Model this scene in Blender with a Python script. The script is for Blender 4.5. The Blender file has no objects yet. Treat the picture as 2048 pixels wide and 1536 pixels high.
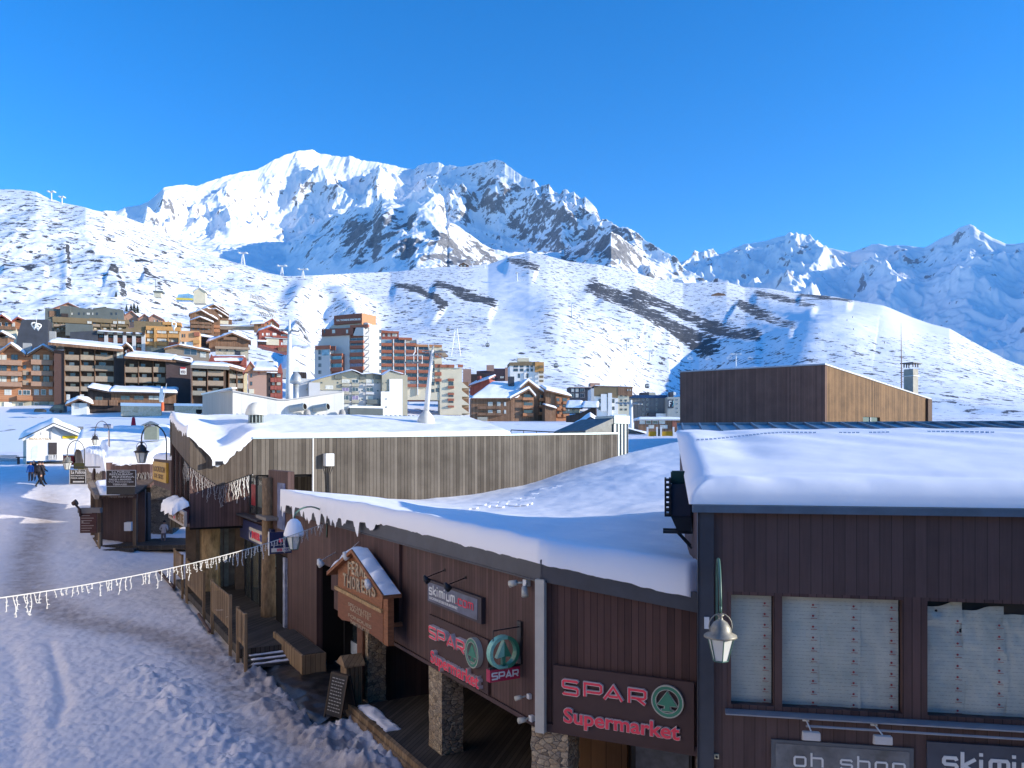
import bpy, bmesh, math, random
import numpy as np
from mathutils import Vector, Matrix
R = math.radians
S = bpy.context.scene
COL = S.collection
random.seed(7)
FPX, CX, HY, CZ = 1600.0, 1024.0, 900.0, 7.0      # focal length in photo pixels, centre column, horizon row, eye height
# ------------------------------------------------------------------ camera, sky, sun, exposure
cam = bpy.data.objects.new('camera', bpy.data.cameras.new('camera'))
COL.objects.link(cam)
cam.location = (0, 0, CZ); cam.rotation_euler = (R(90), 0, 0)
cam.data.sensor_width = 36; cam.data.lens = FPX * 36 / 2048
cam.data.shift_y = (HY - 768) / 2048
cam.data.clip_start = .1; cam.data.clip_end = 30000
S.camera = cam
SUN_AZ, SUN_EL = R(-8), R(15.5)                     # azimuth measured from +X towards +Y
w = bpy.data.worlds.new('World'); S.world = w; w.use_nodes = True
n = w.node_tree.nodes; l = w.node_tree.links
sky = n.new('ShaderNodeTexSky'); sky.sky_type = 'NISHITA'; sky.sun_disc = False
sky.sun_elevation = SUN_EL; sky.sun_rotation = math.pi / 2 - SUN_AZ
sky.altitude = 2300; sky.air_density = 1.0; sky.dust_density = .3; sky.ozone_density = 3.0
hs = n.new('ShaderNodeHueSaturation'); hs.inputs['Saturation'].default_value = 1.33; hs.inputs['Hue'].default_value = .506; l.new(sky.outputs[0], hs.inputs['Color'])
l.new(hs.outputs[0], n['Background'].inputs[0]); n['Background'].inputs[1].default_value = .145
sl = bpy.data.lights.new('sun', 'SUN'); sl.energy = 3.0; sl.angle = R(.5); sl.color = (1, .91, .78)
so = bpy.data.objects.new('sun', sl); COL.objects.link(so)
SD = Vector((math.cos(SUN_AZ) * math.cos(SUN_EL), math.sin(SUN_AZ) * math.cos(SUN_EL), math.sin(SUN_EL)))
so.rotation_euler = SD.to_track_quat('Z', 'Y').to_euler(); so.location = (60, -60, 60)
S.view_settings.view_transform = 'Standard'; S.view_settings.look = 'None'
S.view_settings.exposure = 1.18; S.view_settings.gamma = 1
S.cycles.max_bounces = 6; S.cycles.diffuse_bounces = 4; S.cycles.glossy_bounces = 2; S.cycles.transmission_bounces = 4
# ------------------------------------------------------------------ numeric noise
def _h(ix, iy, s):
    v = np.sin(ix * 127.1 + iy * 311.7 + s * 74.7) * 43758.5453
    return v - np.floor(v)
def pn(x, y, s=0):
    x = np.asarray(x, float); y = np.asarray(y, float)
    ix = np.floor(x); iy = np.floor(y); fx = x - ix; fy = y - iy
    u = fx * fx * fx * (fx * (fx * 6 - 15) + 10); v = fy * fy * fy * (fy * (fy * 6 - 15) + 10)
    def g(a, b):
        t = _h(ix + a, iy + b, s) * 6.28318
        return np.cos(t) * (fx - a) + np.sin(t) * (fy - b)
    a = g(0, 0) * (1 - u) + g(1, 0) * u; b = g(0, 1) * (1 - u) + g(1, 1) * u
    return (a * (1 - v) + b * v) * 1.5
def fbm(x, y, o=4, s=0, g=.5):
    t = 0; a = 1
    for k in range(o):
        t = t + a * pn(x, y, s + k * 3); x = x * 2.03 + 5.1; y = y * 2.03 + 1.7; a *= g
    return t
def ridge(x, y, o=4, s=0, g=.55):
    t = 0; a = 1; w_ = 1
    for k in range(o):
        r = 1 - np.abs(pn(x, y, s + k * 3)) * 1.6; r = np.clip(r, 0, 1) ** 2
        t = t + a * r * w_; w_ = np.clip(r * 1.3, 0, 1); x = x * 2.03 + 3.1; y = y * 2.03 + 7.7; a *= g
    return t
def sm(a, b, x):
    t = np.clip((x - a) / (b - a), 0, 1); return t * t * (3 - 2 * t)
def tps(pts, lam=0.0):                              # thin-plate height field through control points
    P_ = np.array([p[:2] for p in pts], float); z = np.array([p[2] for p in pts], float); m = len(P_)
    def U(r2): return .5 * r2 * np.log(r2 + 1e-9)
    K = U(((P_[:, None] - P_[None]) ** 2).sum(-1)) + lam * np.eye(m)
    A = np.zeros((m + 3, m + 3)); A[:m, :m] = K; A[:m, m] = 1; A[:m, m + 1:] = P_
    A[m, :m] = 1; A[m + 1:, :m] = P_.T
    c = np.linalg.solve(A, np.concatenate([z, [0, 0, 0]]))
    def f(x, y):
        x = np.asarray(x, float); y = np.asarray(y, float); o = c[m] + c[m + 1] * x + c[m + 2] * y
        for k in range(m): o = o + c[k] * U((x - P_[k, 0]) ** 2 + (y - P_[k, 1]) ** 2)
        return o
    return f
def pdist(x, y, pts):                               # distance to a polyline, and side (+ = left of travel)
    best = np.full(np.shape(x), 1e9); side = np.zeros(np.shape(x)); tt = np.zeros(np.shape(x))
    n_ = len(pts) - 1
    for k in range(n_):
        (ax, ay), (bx, by) = pts[k][:2], pts[k + 1][:2]
        dx, dy = bx - ax, by - ay; L2 = dx * dx + dy * dy + 1e-9
        t = np.clip(((x - ax) * dx + (y - ay) * dy) / L2, 0, 1)
        qx, qy = x - ax - t * dx, y - ay - t * dy; d = np.hypot(qx, qy)
        m_ = d < best; best = np.where(m_, d, best); side = np.where(m_, np.sign(dx * qy - dy * qx), side)
        tt = np.where(m_, (k + t) / n_, tt)
    return best, side, tt
# ------------------------------------------------------------------ materials
MC = {}
def nodes(name):
    m = bpy.data.materials.new(name); m.use_nodes = True
    nd = m.node_tree.nodes; return m, nd, m.node_tree.links, nd['Principled BSDF']
def c4(c): return (c[0], c[1], c[2], 1)
def noise_(nd, lk, vec, scale, det=4, rough=.6):
    t = nd.new('ShaderNodeTexNoise'); t.inputs['Scale'].default_value = scale
    t.inputs['Detail'].default_value = det; t.inputs['Roughness'].default_value = rough
    if vec: lk.new(vec, t.inputs['Vector'])
    return t
def ramp(nd, lk, src, stops):
    r = nd.new('ShaderNodeValToRGB'); lk.new(src, r.inputs[0]); e = r.color_ramp.elements
    while len(e) < len(stops): e.new(.5)
    for k, (p, c) in enumerate(stops): e[k].position = p; e[k].color = c4(c) if len(c) == 3 else c
    return r
def mp(nd, lk, sc=(1, 1, 1)):
    tc = nd.new('ShaderNodeTexCoord'); m = nd.new('ShaderNodeMapping'); m.inputs['Scale'].default_value = sc
    lk.new(tc.outputs['Object'], m.inputs[0]); return m.outputs[0]
def bump(nd, lk, b, h, st=.3, dist=.02):
    u = nd.new('ShaderNodeBump'); u.inputs['Strength'].default_value = st; u.inputs['Distance'].default_value = dist
    lk.new(h, u.inputs['Height']); lk.new(u.outputs[0], b.inputs['Normal'])
def mk(name, c, rough=.75, spec=.3, metal=0, var=.12, vs=3, bp=0, bs=30, sc=(1, 1, 1)):
    if name in MC: return MC[name]
    m, nd, lk, b = nodes(name)
    b.inputs['Roughness'].default_value = rough; b.inputs['Metallic'].default_value = metal
    b.inputs['Specular IOR Level'].default_value = spec
    v = mp(nd, lk, sc); t = noise_(nd, lk, v, vs)
    r = ramp(nd, lk, t.outputs[0], [(.3, tuple(x * (1 - var) for x in c)), (.7, tuple(min(1, x * (1 + var)) for x in c))])
    lk.new(r.outputs[0], b.inputs['Base Color'])
    if bp:
        t2 = noise_(nd, lk, v, bs, 5); bump(nd, lk, b, t2.outputs[0], bp, .02)
    MC[name] = m; return m
def mth(nd, lk, op, a, b=None, c=None):
    q = nd.new('ShaderNodeMath'); q.operation = op
    for k, s in enumerate((a, b, c)):
        if s is None: continue
        if isinstance(s, (int, float)): q.inputs[k].default_value = s
        else: lk.new(s, q.inputs[k])
    return q.outputs[0]
def boards(name, c1, c2, wd=.14, groove=.06, horiz=False, rough=.7, knots=False, bv=.45, gd=.25):
    """planks: colour differs plank by plank, dark joints, lengthwise grain"""
    if name in MC: return MC[name]
    m, nd, lk, b = nodes(name); b.inputs['Roughness'].default_value = rough; b.inputs['Specular IOR Level'].default_value = .25
    tc = nd.new('ShaderNodeTexCoord'); sp = nd.new('ShaderNodeSeparateXYZ'); lk.new(tc.outputs['Object'], sp.inputs[0])
    a = sp.outputs['Z'] if horiz else mth(nd, lk, 'ADD', sp.outputs['X'], sp.outputs['Y'])
    u = mth(nd, lk, 'MULTIPLY', a, 1 / wd); fl = mth(nd, lk, 'FLOOR', u); fr = mth(nd, lk, 'FRACT', u)
    wn = nd.new('ShaderNodeTexWhiteNoise'); wn.noise_dimensions = '1D'; lk.new(fl, wn.inputs['W'])
    mpn = nd.new('ShaderNodeMapping'); lk.new(tc.outputs['Object'], mpn.inputs[0])
    mpn.inputs['Scale'].default_value = (2, 2, 30) if horiz else (28, 28, 1.2)
    g = noise_(nd, lk, mpn.outputs[0], 1, 5, .65)
    big = noise_(nd, lk, tc.outputs['Object'], .7, 4, .6)
    f = mth(nd, lk, 'ADD', mth(nd, lk, 'MULTIPLY', wn.outputs['Value'], bv), mth(nd, lk, 'MULTIPLY', g.outputs[0], 1 - bv))
    f = mth(nd, lk, 'ADD', f, mth(nd, lk, 'MULTIPLY', mth(nd, lk, 'SUBTRACT', big.outputs[0], .5), .9))
    r = ramp(nd, lk, f, [(.2, c1), (.8, c2)])
    e = mth(nd, lk, 'LESS_THAN', fr, groove)
    mx = nd.new('ShaderNodeMix'); mx.data_type = 'RGBA'; lk.new(e, mx.inputs[0]); lk.new(r.outputs[0], mx.inputs[6])
    mx.inputs[7].default_value = c4(tuple(x * gd for x in c1)); out = mx.outputs[2]
    if knots:
        vo = nd.new('ShaderNodeTexVoronoi'); mm = nd.new('ShaderNodeMapping'); lk.new(tc.outputs['Object'], mm.inputs[0])
        mm.inputs['Scale'].default_value = (3, 3, 1.6); lk.new(mm.outputs[0], vo.inputs['Vector'])
        k_ = mth(nd, lk, 'LESS_THAN', vo.outputs['Distance'], .075)
        m2 = nd.new('ShaderNodeMix'); m2.data_type = 'RGBA'; lk.new(k_, m2.inputs[0]); lk.new(out, m2.inputs[6])
        m2.inputs[7].default_value = c4(tuple(x * .3 for x in c1)); out = m2.outputs[2]
    lk.new(out, b.inputs['Base Color'])
    hh = mth(nd, lk, 'SUBTRACT', mth(nd, lk, 'MULTIPLY', g.outputs[0], .25), e)
    bump(nd, lk, b, hh, .5, .02)
    MC[name] = m; return m
def stone(name, cs, scale=12, mortar=(.1, .09, .08), sq=(1, 1, 1.6)):
    if name in MC: return MC[name]
    m, nd, lk, b = nodes(name); b.inputs['Roughness'].default_value = .85; b.inputs['Specular IOR Level'].default_value = .2
    v = mp(nd, lk, tuple(s * scale for s in sq))
    dn = noise_(nd, lk, v, .8, 2); va = nd.new('ShaderNodeVectorMath'); va.operation = 'MULTIPLY_ADD'
    lk.new(dn.outputs['Color'], va.inputs[0]); va.inputs[1].default_value = (.5, .5, .5); lk.new(v, va.inputs[2])
    vo = nd.new('ShaderNodeTexVoronoi'); lk.new(va.outputs[0], vo.inputs['Vector']); vo.inputs['Scale'].default_value = 1
    ve = nd.new('ShaderNodeTexVoronoi'); ve.feature = 'DISTANCE_TO_EDGE'; lk.new(va.outputs[0], ve.inputs['Vector']); ve.inputs['Scale'].default_value = 1
    sp = nd.new('ShaderNodeSeparateColor'); lk.new(vo.outputs['Color'], sp.inputs[0])
    r = ramp(nd, lk, sp.outputs[0], [(k / (len(cs) - 1), c) for k, c in enumerate(cs)])
    dt = noise_(nd, lk, v, 3, 5); mu = nd.new('ShaderNodeMix'); mu.data_type = 'RGBA'; mu.blend_type = 'MULTIPLY'; mu.inputs[0].default_value = .6
    lk.new(r.outputs[0], mu.inputs[6]); lk.new(dt.outputs['Color'], mu.inputs[7])
    e = mth(nd, lk, 'LESS_THAN', ve.outputs['Distance'], .03)
    mx = nd.new('ShaderNodeMix'); mx.data_type = 'RGBA'; lk.new(e, mx.inputs[0]); lk.new(r.outputs[0], mx.inputs[6]); mx.inputs[7].default_value = c4(mortar)
    m3 = nd.new('ShaderNodeMix'); m3.data_type = 'RGBA'; m3.blend_type = 'MULTIPLY'; m3.inputs[0].default_value = .55
    lk.new(mx.outputs[2], m3.inputs[6]); r2 = ramp(nd, lk, dt.outputs[0], [(.3, (.35, .33, .3)), (.65, (1.2, 1.15, 1.1))]); lk.new(r2.outputs[0], m3.inputs[7])
    lk.new(m3.outputs[2], b.inputs['Base Color'])
    hh = mth(nd, lk, 'ADD', mth(nd, lk, 'MINIMUM', ve.outputs['Distance'], .2), mth(nd, lk, 'MULTIPLY', dt.outputs[0], .15))
    bump(nd, lk, b, hh, .9, .08); MC[name] = m; return m
def snowmat(name, c=(.86, .88, .92), bs=3, st=.25, dist=.05, dirt=None, fine=40):
    if name in MC: return MC[name]
    m, nd, lk, b = nodes(name); b.inputs['Roughness'].default_value = .65; b.inputs['Specular IOR Level'].default_value = .25
    tc = nd.new('ShaderNodeTexCoord'); t = noise_(nd, lk, tc.outputs['Object'], bs, 6, .6); t2 = noise_(nd, lk, tc.outputs['Object'], fine, 4, .7)
    h = mth(nd, lk, 'ADD', t.outputs[0], mth(nd, lk, 'MULTIPLY', t2.outputs[0], .25)); bump(nd, lk, b, h, st, dist)
    if dirt:
        at = nd.new('ShaderNodeAttribute'); at.attribute_name = 'dirt'
        t3 = noise_(nd, lk, tc.outputs['Object'], 1.3, 6, .65)
        f = mth(nd, lk, 'MULTIPLY', at.outputs['Fac'], mth(nd, lk, 'MULTIPLY_ADD', t3.outputs[0], 1.6, -.05))
        mx = nd.new('ShaderNodeMix'); mx.data_type = 'RGBA'; lk.new(f, mx.inputs[0]); mx.clamp_factor = True
        r = ramp(nd, lk, t3.outputs[0], [(.35, tuple(x * .9 for x in c)), (.6, c)]); lk.new(r.outputs[0], mx.inputs[6]); mx.inputs[7].default_value = c4(dirt)
        lk.new(mx.outputs[2], b.inputs['Base Color'])
    else: b.inputs['Base Color'].default_value = c4(c)
    MC[name] = m; return m
def rocksnow(name, rockc=((.06, .06, .065), (.2, .19, .18)), bs=.02, nz=.03, snow=(.88, .9, .93), bst=.4):
    """snow over rock: attribute 'rock' says how bare the slope is, fine noise breaks the border"""
    m, nd, lk, b = nodes(name); b.inputs['Roughness'].default_value = .7; b.inputs['Specular IOR Level'].default_value = .145
    ge = nd.new('ShaderNodeNewGeometry'); at = nd.new('ShaderNodeAttribute'); at.attribute_name = 'rock'
    n1 = noise_(nd, lk, ge.outputs['Position'], nz, 7, .7); n2 = noise_(nd, lk, ge.outputs['Position'], nz * 4, 5, .65)
    f = mth(nd, lk, 'MULTIPLY_ADD', n1.outputs[0], 2.2, at.outputs['Fac'])
    r = ramp(nd, lk, mth(nd, lk, 'SUBTRACT', f, .6), [(.46, (0, 0, 0)), (.54, (1, 1, 1))])
    rc = ramp(nd, lk, n2.outputs[0], [(.3, rockc[0]), (.7, rockc[1])])
    mx = nd.new('ShaderNodeMix'); mx.data_type = 'RGBA'; lk.new(r.outputs[0], mx.inputs[0])
    mx.inputs[6].default_value = c4(snow); lk.new(rc.outputs[0], mx.inputs[7]); lk.new(mx.outputs[2], b.inputs['Base Color'])
    h = mth(nd, lk, 'ADD', n1.outputs[0], mth(nd, lk, 'MULTIPLY', r.outputs[0], .08)); bump(nd, lk, b, h, bst, .12 / nz)
    MC[name] = m; return m
def glass(name, c=(.03, .04, .05), rough=.06):
    if name in MC: return MC[name]
    m, nd, lk, b = nodes(name); b.inputs['Base Color'].default_value = c4(c); b.inputs['Roughness'].default_value = rough
    b.inputs['Specular IOR Level'].default_value = .8; MC[name] = m; return m
# ------------------------------------------------------------------ objects
ID4 = Matrix.Identity(4)
W = {}                                              # world matrices
def link(o, parent=None, M=None):
    M = M or Matrix.Identity(4)
    COL.objects.link(o); W[o.name] = M
    if parent is not None:
        o.parent = parent; o.matrix_basis = W[parent.name].inverted() @ M
    else: o.matrix_basis = M
    return o
def tag(o, label=None, cat=None, group=None, kind=None):
    if label: o['label'] = label
    if cat: o['category'] = cat
    if group: o['group'] = group
    if kind: o['kind'] = kind
    return o
class Fr:                                           # local frame: x along the wall, y into the building, z up
    def __init__(s, x, y, deg=0, z=0):
        s.th = R(deg); s.M = Matrix.Translation((x, y, z)) @ Matrix.Rotation(s.th, 4, 'Z'); s.I = s.M.inverted()
        s.c = s.I @ Vector((0, 0, CZ))
    def ray(s, px, py):
        d = Vector(((px - CX) / FPX, 1, (HY - py) / FPX)); return s.I.to_3x3() @ d
    def hy(s, px, py, y=0):                         # pixel -> (x, z) on plane local y
        d = s.ray(px, py); t = (y - s.c.y) / d.y; p = s.c + d * t; return p.x, p.z
    def hx(s, px, py, x=0):                         # pixel -> (y, z) on plane local x
        d = s.ray(px, py); t = (x - s.c.x) / d.x; p = s.c + d * t; return p.y, p.z
    def w(s, x, y, z): return s.M @ Vector((x, y, z))
    def rect(s, x0, y0, x1, y1, yy=0):              # pixel rectangle -> local x0,x1,z0,z1
        ym = (y0 + y1) / 2; xm = (x0 + x1) / 2
        a = s.hy(x0, ym, yy)[0]; b = s.hy(x1, ym, yy)[0]; zt = s.hy(xm, y0, yy)[1]; zb = s.hy(xm, y1, yy)[1]
        return a, b, zb, zt
def Pw(px, py, Y): return Vector(((px - CX) / FPX * Y, Y, CZ + (HY - py) / FPX * Y))
def FrP(px, py, Y, deg=0): p = Pw(px, py, Y); return Fr(p.x, p.y, deg, p.z)
def thing(name, label, cat, fr, group=None):
    o = bpy.data.objects.new(name, None); o.empty_display_size = .3
    link(o, None, fr.M if isinstance(fr, Fr) else fr); return tag(o, label, cat, group)
class MB:
    def __init__(s): s.v = []; s.f = []; s.m = []; s.sm = False
    def add(s, vs, fs, m=0):
        k = len(s.v); s.v += [tuple(p) for p in vs]
        for f in fs: s.f.append(tuple(i + k for i in f)); s.m.append(m)
        return s
    def box(s, x0, x1, y0, y1, z0, z1, m=0):
        if x0 > x1: x0, x1 = x1, x0
        if y0 > y1: y0, y1 = y1, y0
        if z0 > z1: z0, z1 = z1, z0
        return s.add([(x0, y0, z0), (x1, y0, z0), (x1, y1, z0), (x0, y1, z0), (x0, y0, z1), (x1, y0, z1), (x1, y1, z1), (x0, y1, z1)],
              [(0, 3, 2, 1), (4, 5, 6, 7), (0, 1, 5, 4), (1, 2, 6, 5), (2, 3, 7, 6), (3, 0, 4, 7)], m)
    def hexa(s, p, m=0):                            # 8 corners: bottom 4 ccw, top 4 ccw
        return s.add(p, [(0, 3, 2, 1), (4, 5, 6, 7), (0, 1, 5, 4), (1, 2, 6, 5), (2, 3, 7, 6), (3, 0, 4, 7)], m)
    def pxz(s, pts, y0, y1, m=0):                   # polygon in xz, extruded along y
        k = len(pts); v = [(x, y0, z) for x, z in pts] + [(x, y1, z) for x, z in pts]
        return s.add(v, [tuple(range(k)), tuple(range(2 * k - 1, k - 1, -1))] + [(i, k + i, k + (i + 1) % k, (i + 1) % k) for i in range(k)], m)
    def pyz(s, pts, x0, x1, m=0):
        k = len(pts); v = [(x0, y, z) for y, z in pts] + [(x1, y, z) for y, z in pts]
        return s.add(v, [tuple(range(k)), tuple(range(2 * k - 1, k - 1, -1))] + [(i, k + i, k + (i + 1) % k, (i + 1) % k) for i in range(k)], m)
    def pxy(s, pts, z0, z1, m=0):
        k = len(pts); v = [(x, y, z0) for x, y in pts] + [(x, y, z1) for x, y in pts]
        return s.add(v, [tuple(range(k)), tuple(range(2 * k - 1, k - 1, -1))] + [(i, k + i, k + (i + 1) % k, (i + 1) % k) for i in range(k)], m)
    def tube(s, pts, r, n=8, m=0, cap=True):
        pts = [Vector(p) for p in pts]; rs = r if isinstance(r, (list, tuple)) else [r] * len(pts)
        base = len(s.v); up = None
        for i, p in enumerate(pts):
            d = (pts[min(i + 1, len(pts) - 1)] - pts[max(i - 1, 0)]).normalized()
            if up is None:
                a = Vector((0, 0, 1)) if abs(d.z) < .9 else Vector((1, 0, 0)); up = d.cross(a).normalized()
            else:
                up = (up - d * up.dot(d)).normalized()
            b = d.cross(up)
            for k in range(n):
                t = 2 * math.pi * k / n; s.v.append(tuple(p + (up * math.cos(t) + b * math.sin(t)) * rs[i]))
        for i in range(len(pts) - 1):
            for k in range(n):
                q = (k + 1) % n; s.f.append((base + i * n + k, base + i * n + q, base + (i + 1) * n + q, base + (i + 1) * n + k)); s.m.append(m)
        if cap:
            s.f.append(tuple(base + k for k in range(n - 1, -1, -1))); s.m.append(m)
            e = base + (len(pts) - 1) * n; s.f.append(tuple(e + k for k in range(n))); s.m.append(m)
        return s
    def lathe(s, c, prof, n=12, m=0, rot=0):
        base = len(s.v)
        for r, z in prof:
            for k in range(n):
                t = 2 * math.pi * k / n + rot; s.v.append((c[0] + r * math.cos(t), c[1] + r * math.sin(t), c[2] + z))
        for i in range(len(prof) - 1):
            for k in range(n):
                q = (k + 1) % n; s.f.append((base + i * n + k, base + i * n + q, base + (i + 1) * n + q, base + (i + 1) * n + k)); s.m.append(m)
        s.f.append(tuple(base + k for k in range(n - 1, -1, -1))); s.m.append(m)
        e = base + (len(prof) - 1) * n; s.f.append(tuple(e + k for k in range(n))); s.m.append(m)
        return s
    def build(s, name, mats, parent=None, fr=None, smooth=False, bevel=0):
        me = bpy.data.meshes.new(name); me.from_pydata(s.v, [], s.f)
        for m in (mats if isinstance(mats, (list, tuple)) else [mats]): me.materials.append(m)
        if any(s.m): me.polygons.foreach_set('material_index', s.m)
        if bevel or smooth:
            bm = bmesh.new(); bm.from_mesh(me)
            if bevel: bmesh.ops.bevel(bm, geom=[e for e in bm.edges if e.is_manifold and e.calc_face_angle(0) > .6], offset=bevel, segments=2, affect='EDGES')
            bm.to_mesh(me); bm.free()
        if smooth: me.polygons.foreach_set('use_smooth', [True] * len(me.polygons))
        me.update()
        o = bpy.data.objects.new(name, me)
        M = fr.M if isinstance(fr, Fr) else (fr if fr is not None else (W[parent.name] if parent is not None else None))
        return link(o, parent, M)
def gridobj(name, X, Y, Z, mat, parent=None, attr=None, smooth=True, M=None, skirt=0):
    """a height-field sheet; X, Y, Z are 2-D arrays"""
    a, b = X.shape; co = np.stack([X, Y, Z], -1).reshape(-1, 3).astype(np.float32)
    i = np.arange(a * b).reshape(a, b)
    q = np.stack([i[:-1, :-1], i[1:, :-1], i[1:, 1:], i[:-1, 1:]], -1).reshape(-1, 4)
    me = bpy.data.meshes.new(name); me.vertices.add(a * b); me.vertices.foreach_set('co', co.ravel())
    me.loops.add(q.size); me.loops.foreach_set('vertex_index', q.ravel().astype(np.int32))
    me.polygons.add(len(q)); me.polygons.foreach_set('loop_start', np.arange(0, q.size, 4, dtype=np.int32))
    me.polygons.foreach_set('loop_total', np.full(len(q), 4, dtype=np.int32)); me.update(calc_edges=True)
    me.polygons.foreach_set('use_smooth', np.full(len(q), smooth))
    for k, v in (attr or {}).items():
        at = me.attributes.new(k, 'FLOAT', 'POINT'); at.data.foreach_set('value', np.asarray(v, np.float32).ravel())
    me.materials.append(mat); me.validate()
    o = bpy.data.objects.new(name, me); return link(o, parent, M if M is not None else (W[parent.name] if parent is not None else None))
# ------------------------------------------------------------------ ground: one height function, two sheets
G_Y = np.array([-14, 20, 36, 44, 50, 55, 62, 70, 85, 100, 125, 150, 175, 205, 260, 340, 420])
G_ROWS = {  # photo column -> height of the ground (metres above the near street) along the depths G_Y
    -900: [0, 0, 0, .2, .9, 1.7, 3.0, 4.0, 5.4, 6.0, 8.5, 11.5, 14, 16.8, 28, 45, 70],
    0:   [0, 0, 0, .2, .9, 1.7, 3.0, 4.0, 5.0, 5.6, 8.0, 11, 13.5, 16.6, 28, 45, 70],
    170: [0, 0, 0, .1, .6, 1.2, 2.4, 3.6, 4.7, 5.5, 8.0, 11, 13.5, 16.4, 26, 42, 66],
    340: [0, 0, 0, 0, .1, .5, 1.6, 3.0, 4.6, 5.6, 8.0, 11, 13.5, 16.2, 24, 38, 60],
    600: [0, 0, 0, 0, .2, 1, 2, 3, 4.6, 5.6, 8, 10, 12, 14, 19, 32, 50],
    1000: [0, 0, 0, 0, .3, 1.5, 3, 4, 6, 7.5, 9, 10.5, 12, 13.5, 17, 24, 34],
    1180: [0, 0, 0, .5, 4, 6, 7, 7.6, 8.3, 9, 10, 11, 12, 13.5, 17, 22, 30],
    1360: [0, 0, 0, 1, 6, 6.5, 7.2, 7.8, 8.4, 9, 10, 11, 12, 13.5, 16, 21, 28],
    2100: [0, 0, 0, 1, 6, 7, 8, 8.6, 9.2, 9.8, 11, 12, 13.5, 15.5, 20, 28, 38],
    3400: [0, 0, 0, 1, 6, 7, 8, 8.6, 9.2, 9.8, 11, 12, 13.5, 15.5, 20, 28, 38]}
_gx = np.array(list(G_ROWS)); _gz = np.array(list(G_ROWS.values()), float)
def ground(X, Y):
    X = np.asarray(X, float); Y = np.asarray(Y, float)
    px = CX + FPX * X / np.maximum(Y, 8); px = np.clip(px, -900, 3400)
    j = np.clip(np.searchsorted(G_Y, Y) - 1, 0, len(G_Y) - 2); t = np.clip((Y - G_Y[j]) / (G_Y[j + 1] - G_Y[j]), 0, 1)
    i = np.clip(np.searchsorted(_gx, px) - 1, 0, len(_gx) - 2); u = np.clip((px - _gx[i]) / (_gx[i + 1] - _gx[i]), 0, 1); u = u * u * (3 - 2 * u)
    z = (_gz[i, j] * (1 - t) + _gz[i, j + 1] * t) * (1 - u) + (_gz[i + 1, j] * (1 - t) + _gz[i + 1, j + 1] * t) * u
    return z
def gz(x, y): return float(ground(x, y))
def gp(px, py, z=0):                                # pixel on the near ground plane
    Y = (CZ - z) * FPX / (py - HY); return ((px - CX) / FPX * Y, Y)
def onground(px, py):                               # march the ray to the ground
    for Y in np.arange(10, 420, .1):
        z = CZ + (HY - py) / FPX * Y
        if z <= gz((px - CX) / FPX * Y, Y): return Vector(((px - CX) / FPX * Y, Y, z))
    return Pw(px, py, 200)
near_snow = snowmat('trampled_snow', (.88, .86, .88), 5, .6, .05, dirt=(.40, .35, .33), fine=28)
# near street sheet
V = np.concatenate([np.linspace(-12, 8, 12, endpoint=False), np.geomspace(8, 112, 620)])
U = np.linspace(-1.05, .9, 720)
YY, UU = np.meshgrid(V, U, indexing='ij'); XX = UU * np.maximum(YY, 14)
ZZ = ground(XX, YY)
path = [gp(*p) for p in [(60, 1010), (100, 1070), (60, 1130), (60, 1190), (150, 1235), (300, 1262), (400, 1290), (470, 1330), (560, 1420), (690, 1536), (900, 1700)]]
path2 = [gp(*p) for p in [(600, 1540), (560, 1470), (500, 1330), (430, 1290), (330, 1285), (250, 1250)]]
entry = [gp(*p) for p in [(500, 1318), (400, 1290), (300, 1270)]]
bank = [gp(*p) for p in [(525, 1412), (600, 1452), (660, 1492), (740, 1540), (850, 1620)]]
bank3 = [gp(*p) for p in [(490, 1320), (540, 1362), (600, 1385), (640, 1420), (690, 1470), (760, 1520)]]
bank2 = [gp(*p) for p in [(285, 1340), (330, 1380), (400, 1440), (450, 1490), (500, 1560)]]
rut = [gp(*p) for p in [(100, 1285), (118, 1340), (130, 1400), (112, 1450)]]
rut2 = [gp(*p) for p in [(20, 1290), (45, 1400), (40, 1536)]]
d1, _, _ = pdist(XX, YY, path); d2, _, _ = pdist(XX, YY, entry); d3, _, _ = pdist(XX, YY, bank); d4, _, _ = pdist(XX, YY, bank2); d7, _, _ = pdist(XX, YY, bank3)
d5, _, _ = pdist(XX, YY, rut); d6, _, _ = pdist(XX, YY, rut2)
pth = np.maximum(np.exp(-(d1 / 1.25) ** 2), .9 * np.exp(-(d2 / .9) ** 2))
nearw = np.clip(60 / np.maximum(YY, 8), .0, 1) * sm(110, 60, YY)
lump = fbm(XX * 1.1, YY * 1.1, 5, 3) ; fine_ = fbm(XX * 4.5, YY * 4.5, 3, 11)
clod = np.clip(ridge(XX * 1.7, YY * 1.7, 3, 5) - .7, 0, 2)
ZZ = ZZ + nearw * ((1 - pth * .85) * (lump * .042 + fine_ * .024) + .035 * fine_ * pth - .10 * pth)
ZZ += np.exp(-(d3 / .42) ** 2) * (.24 + .1 * lump + .05 * fine_) + np.exp(-(d7 / .6) ** 2) * (.07 + .2 * lump + .10 * fine_) + np.exp(-(d4 / .7) ** 2) * (.10 + .11 * lump + .07 * fine_)
ZZ += sm(40, 16, YY) * .022 * fbm(XX * 9, YY * 9, 3, 61) * (1 - .5 * pth)
ZZ -= .09 * np.exp(-(d5 / .16) ** 2) + .07 * np.exp(-(d6 / .3) ** 2)
ZZ += sm(75, 95, YY) * .12 * fbm(XX * .35, YY * .35, 4, 8)
dirt = np.clip(pth * 1.1 + .28 * np.clip(lump, 0, 1) * sm(14, 30, YY) + .25 * sm(.35, -.3, lump) * sm(60, 20, YY), 0, 1.4) * sm(78, 60, YY)
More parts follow.
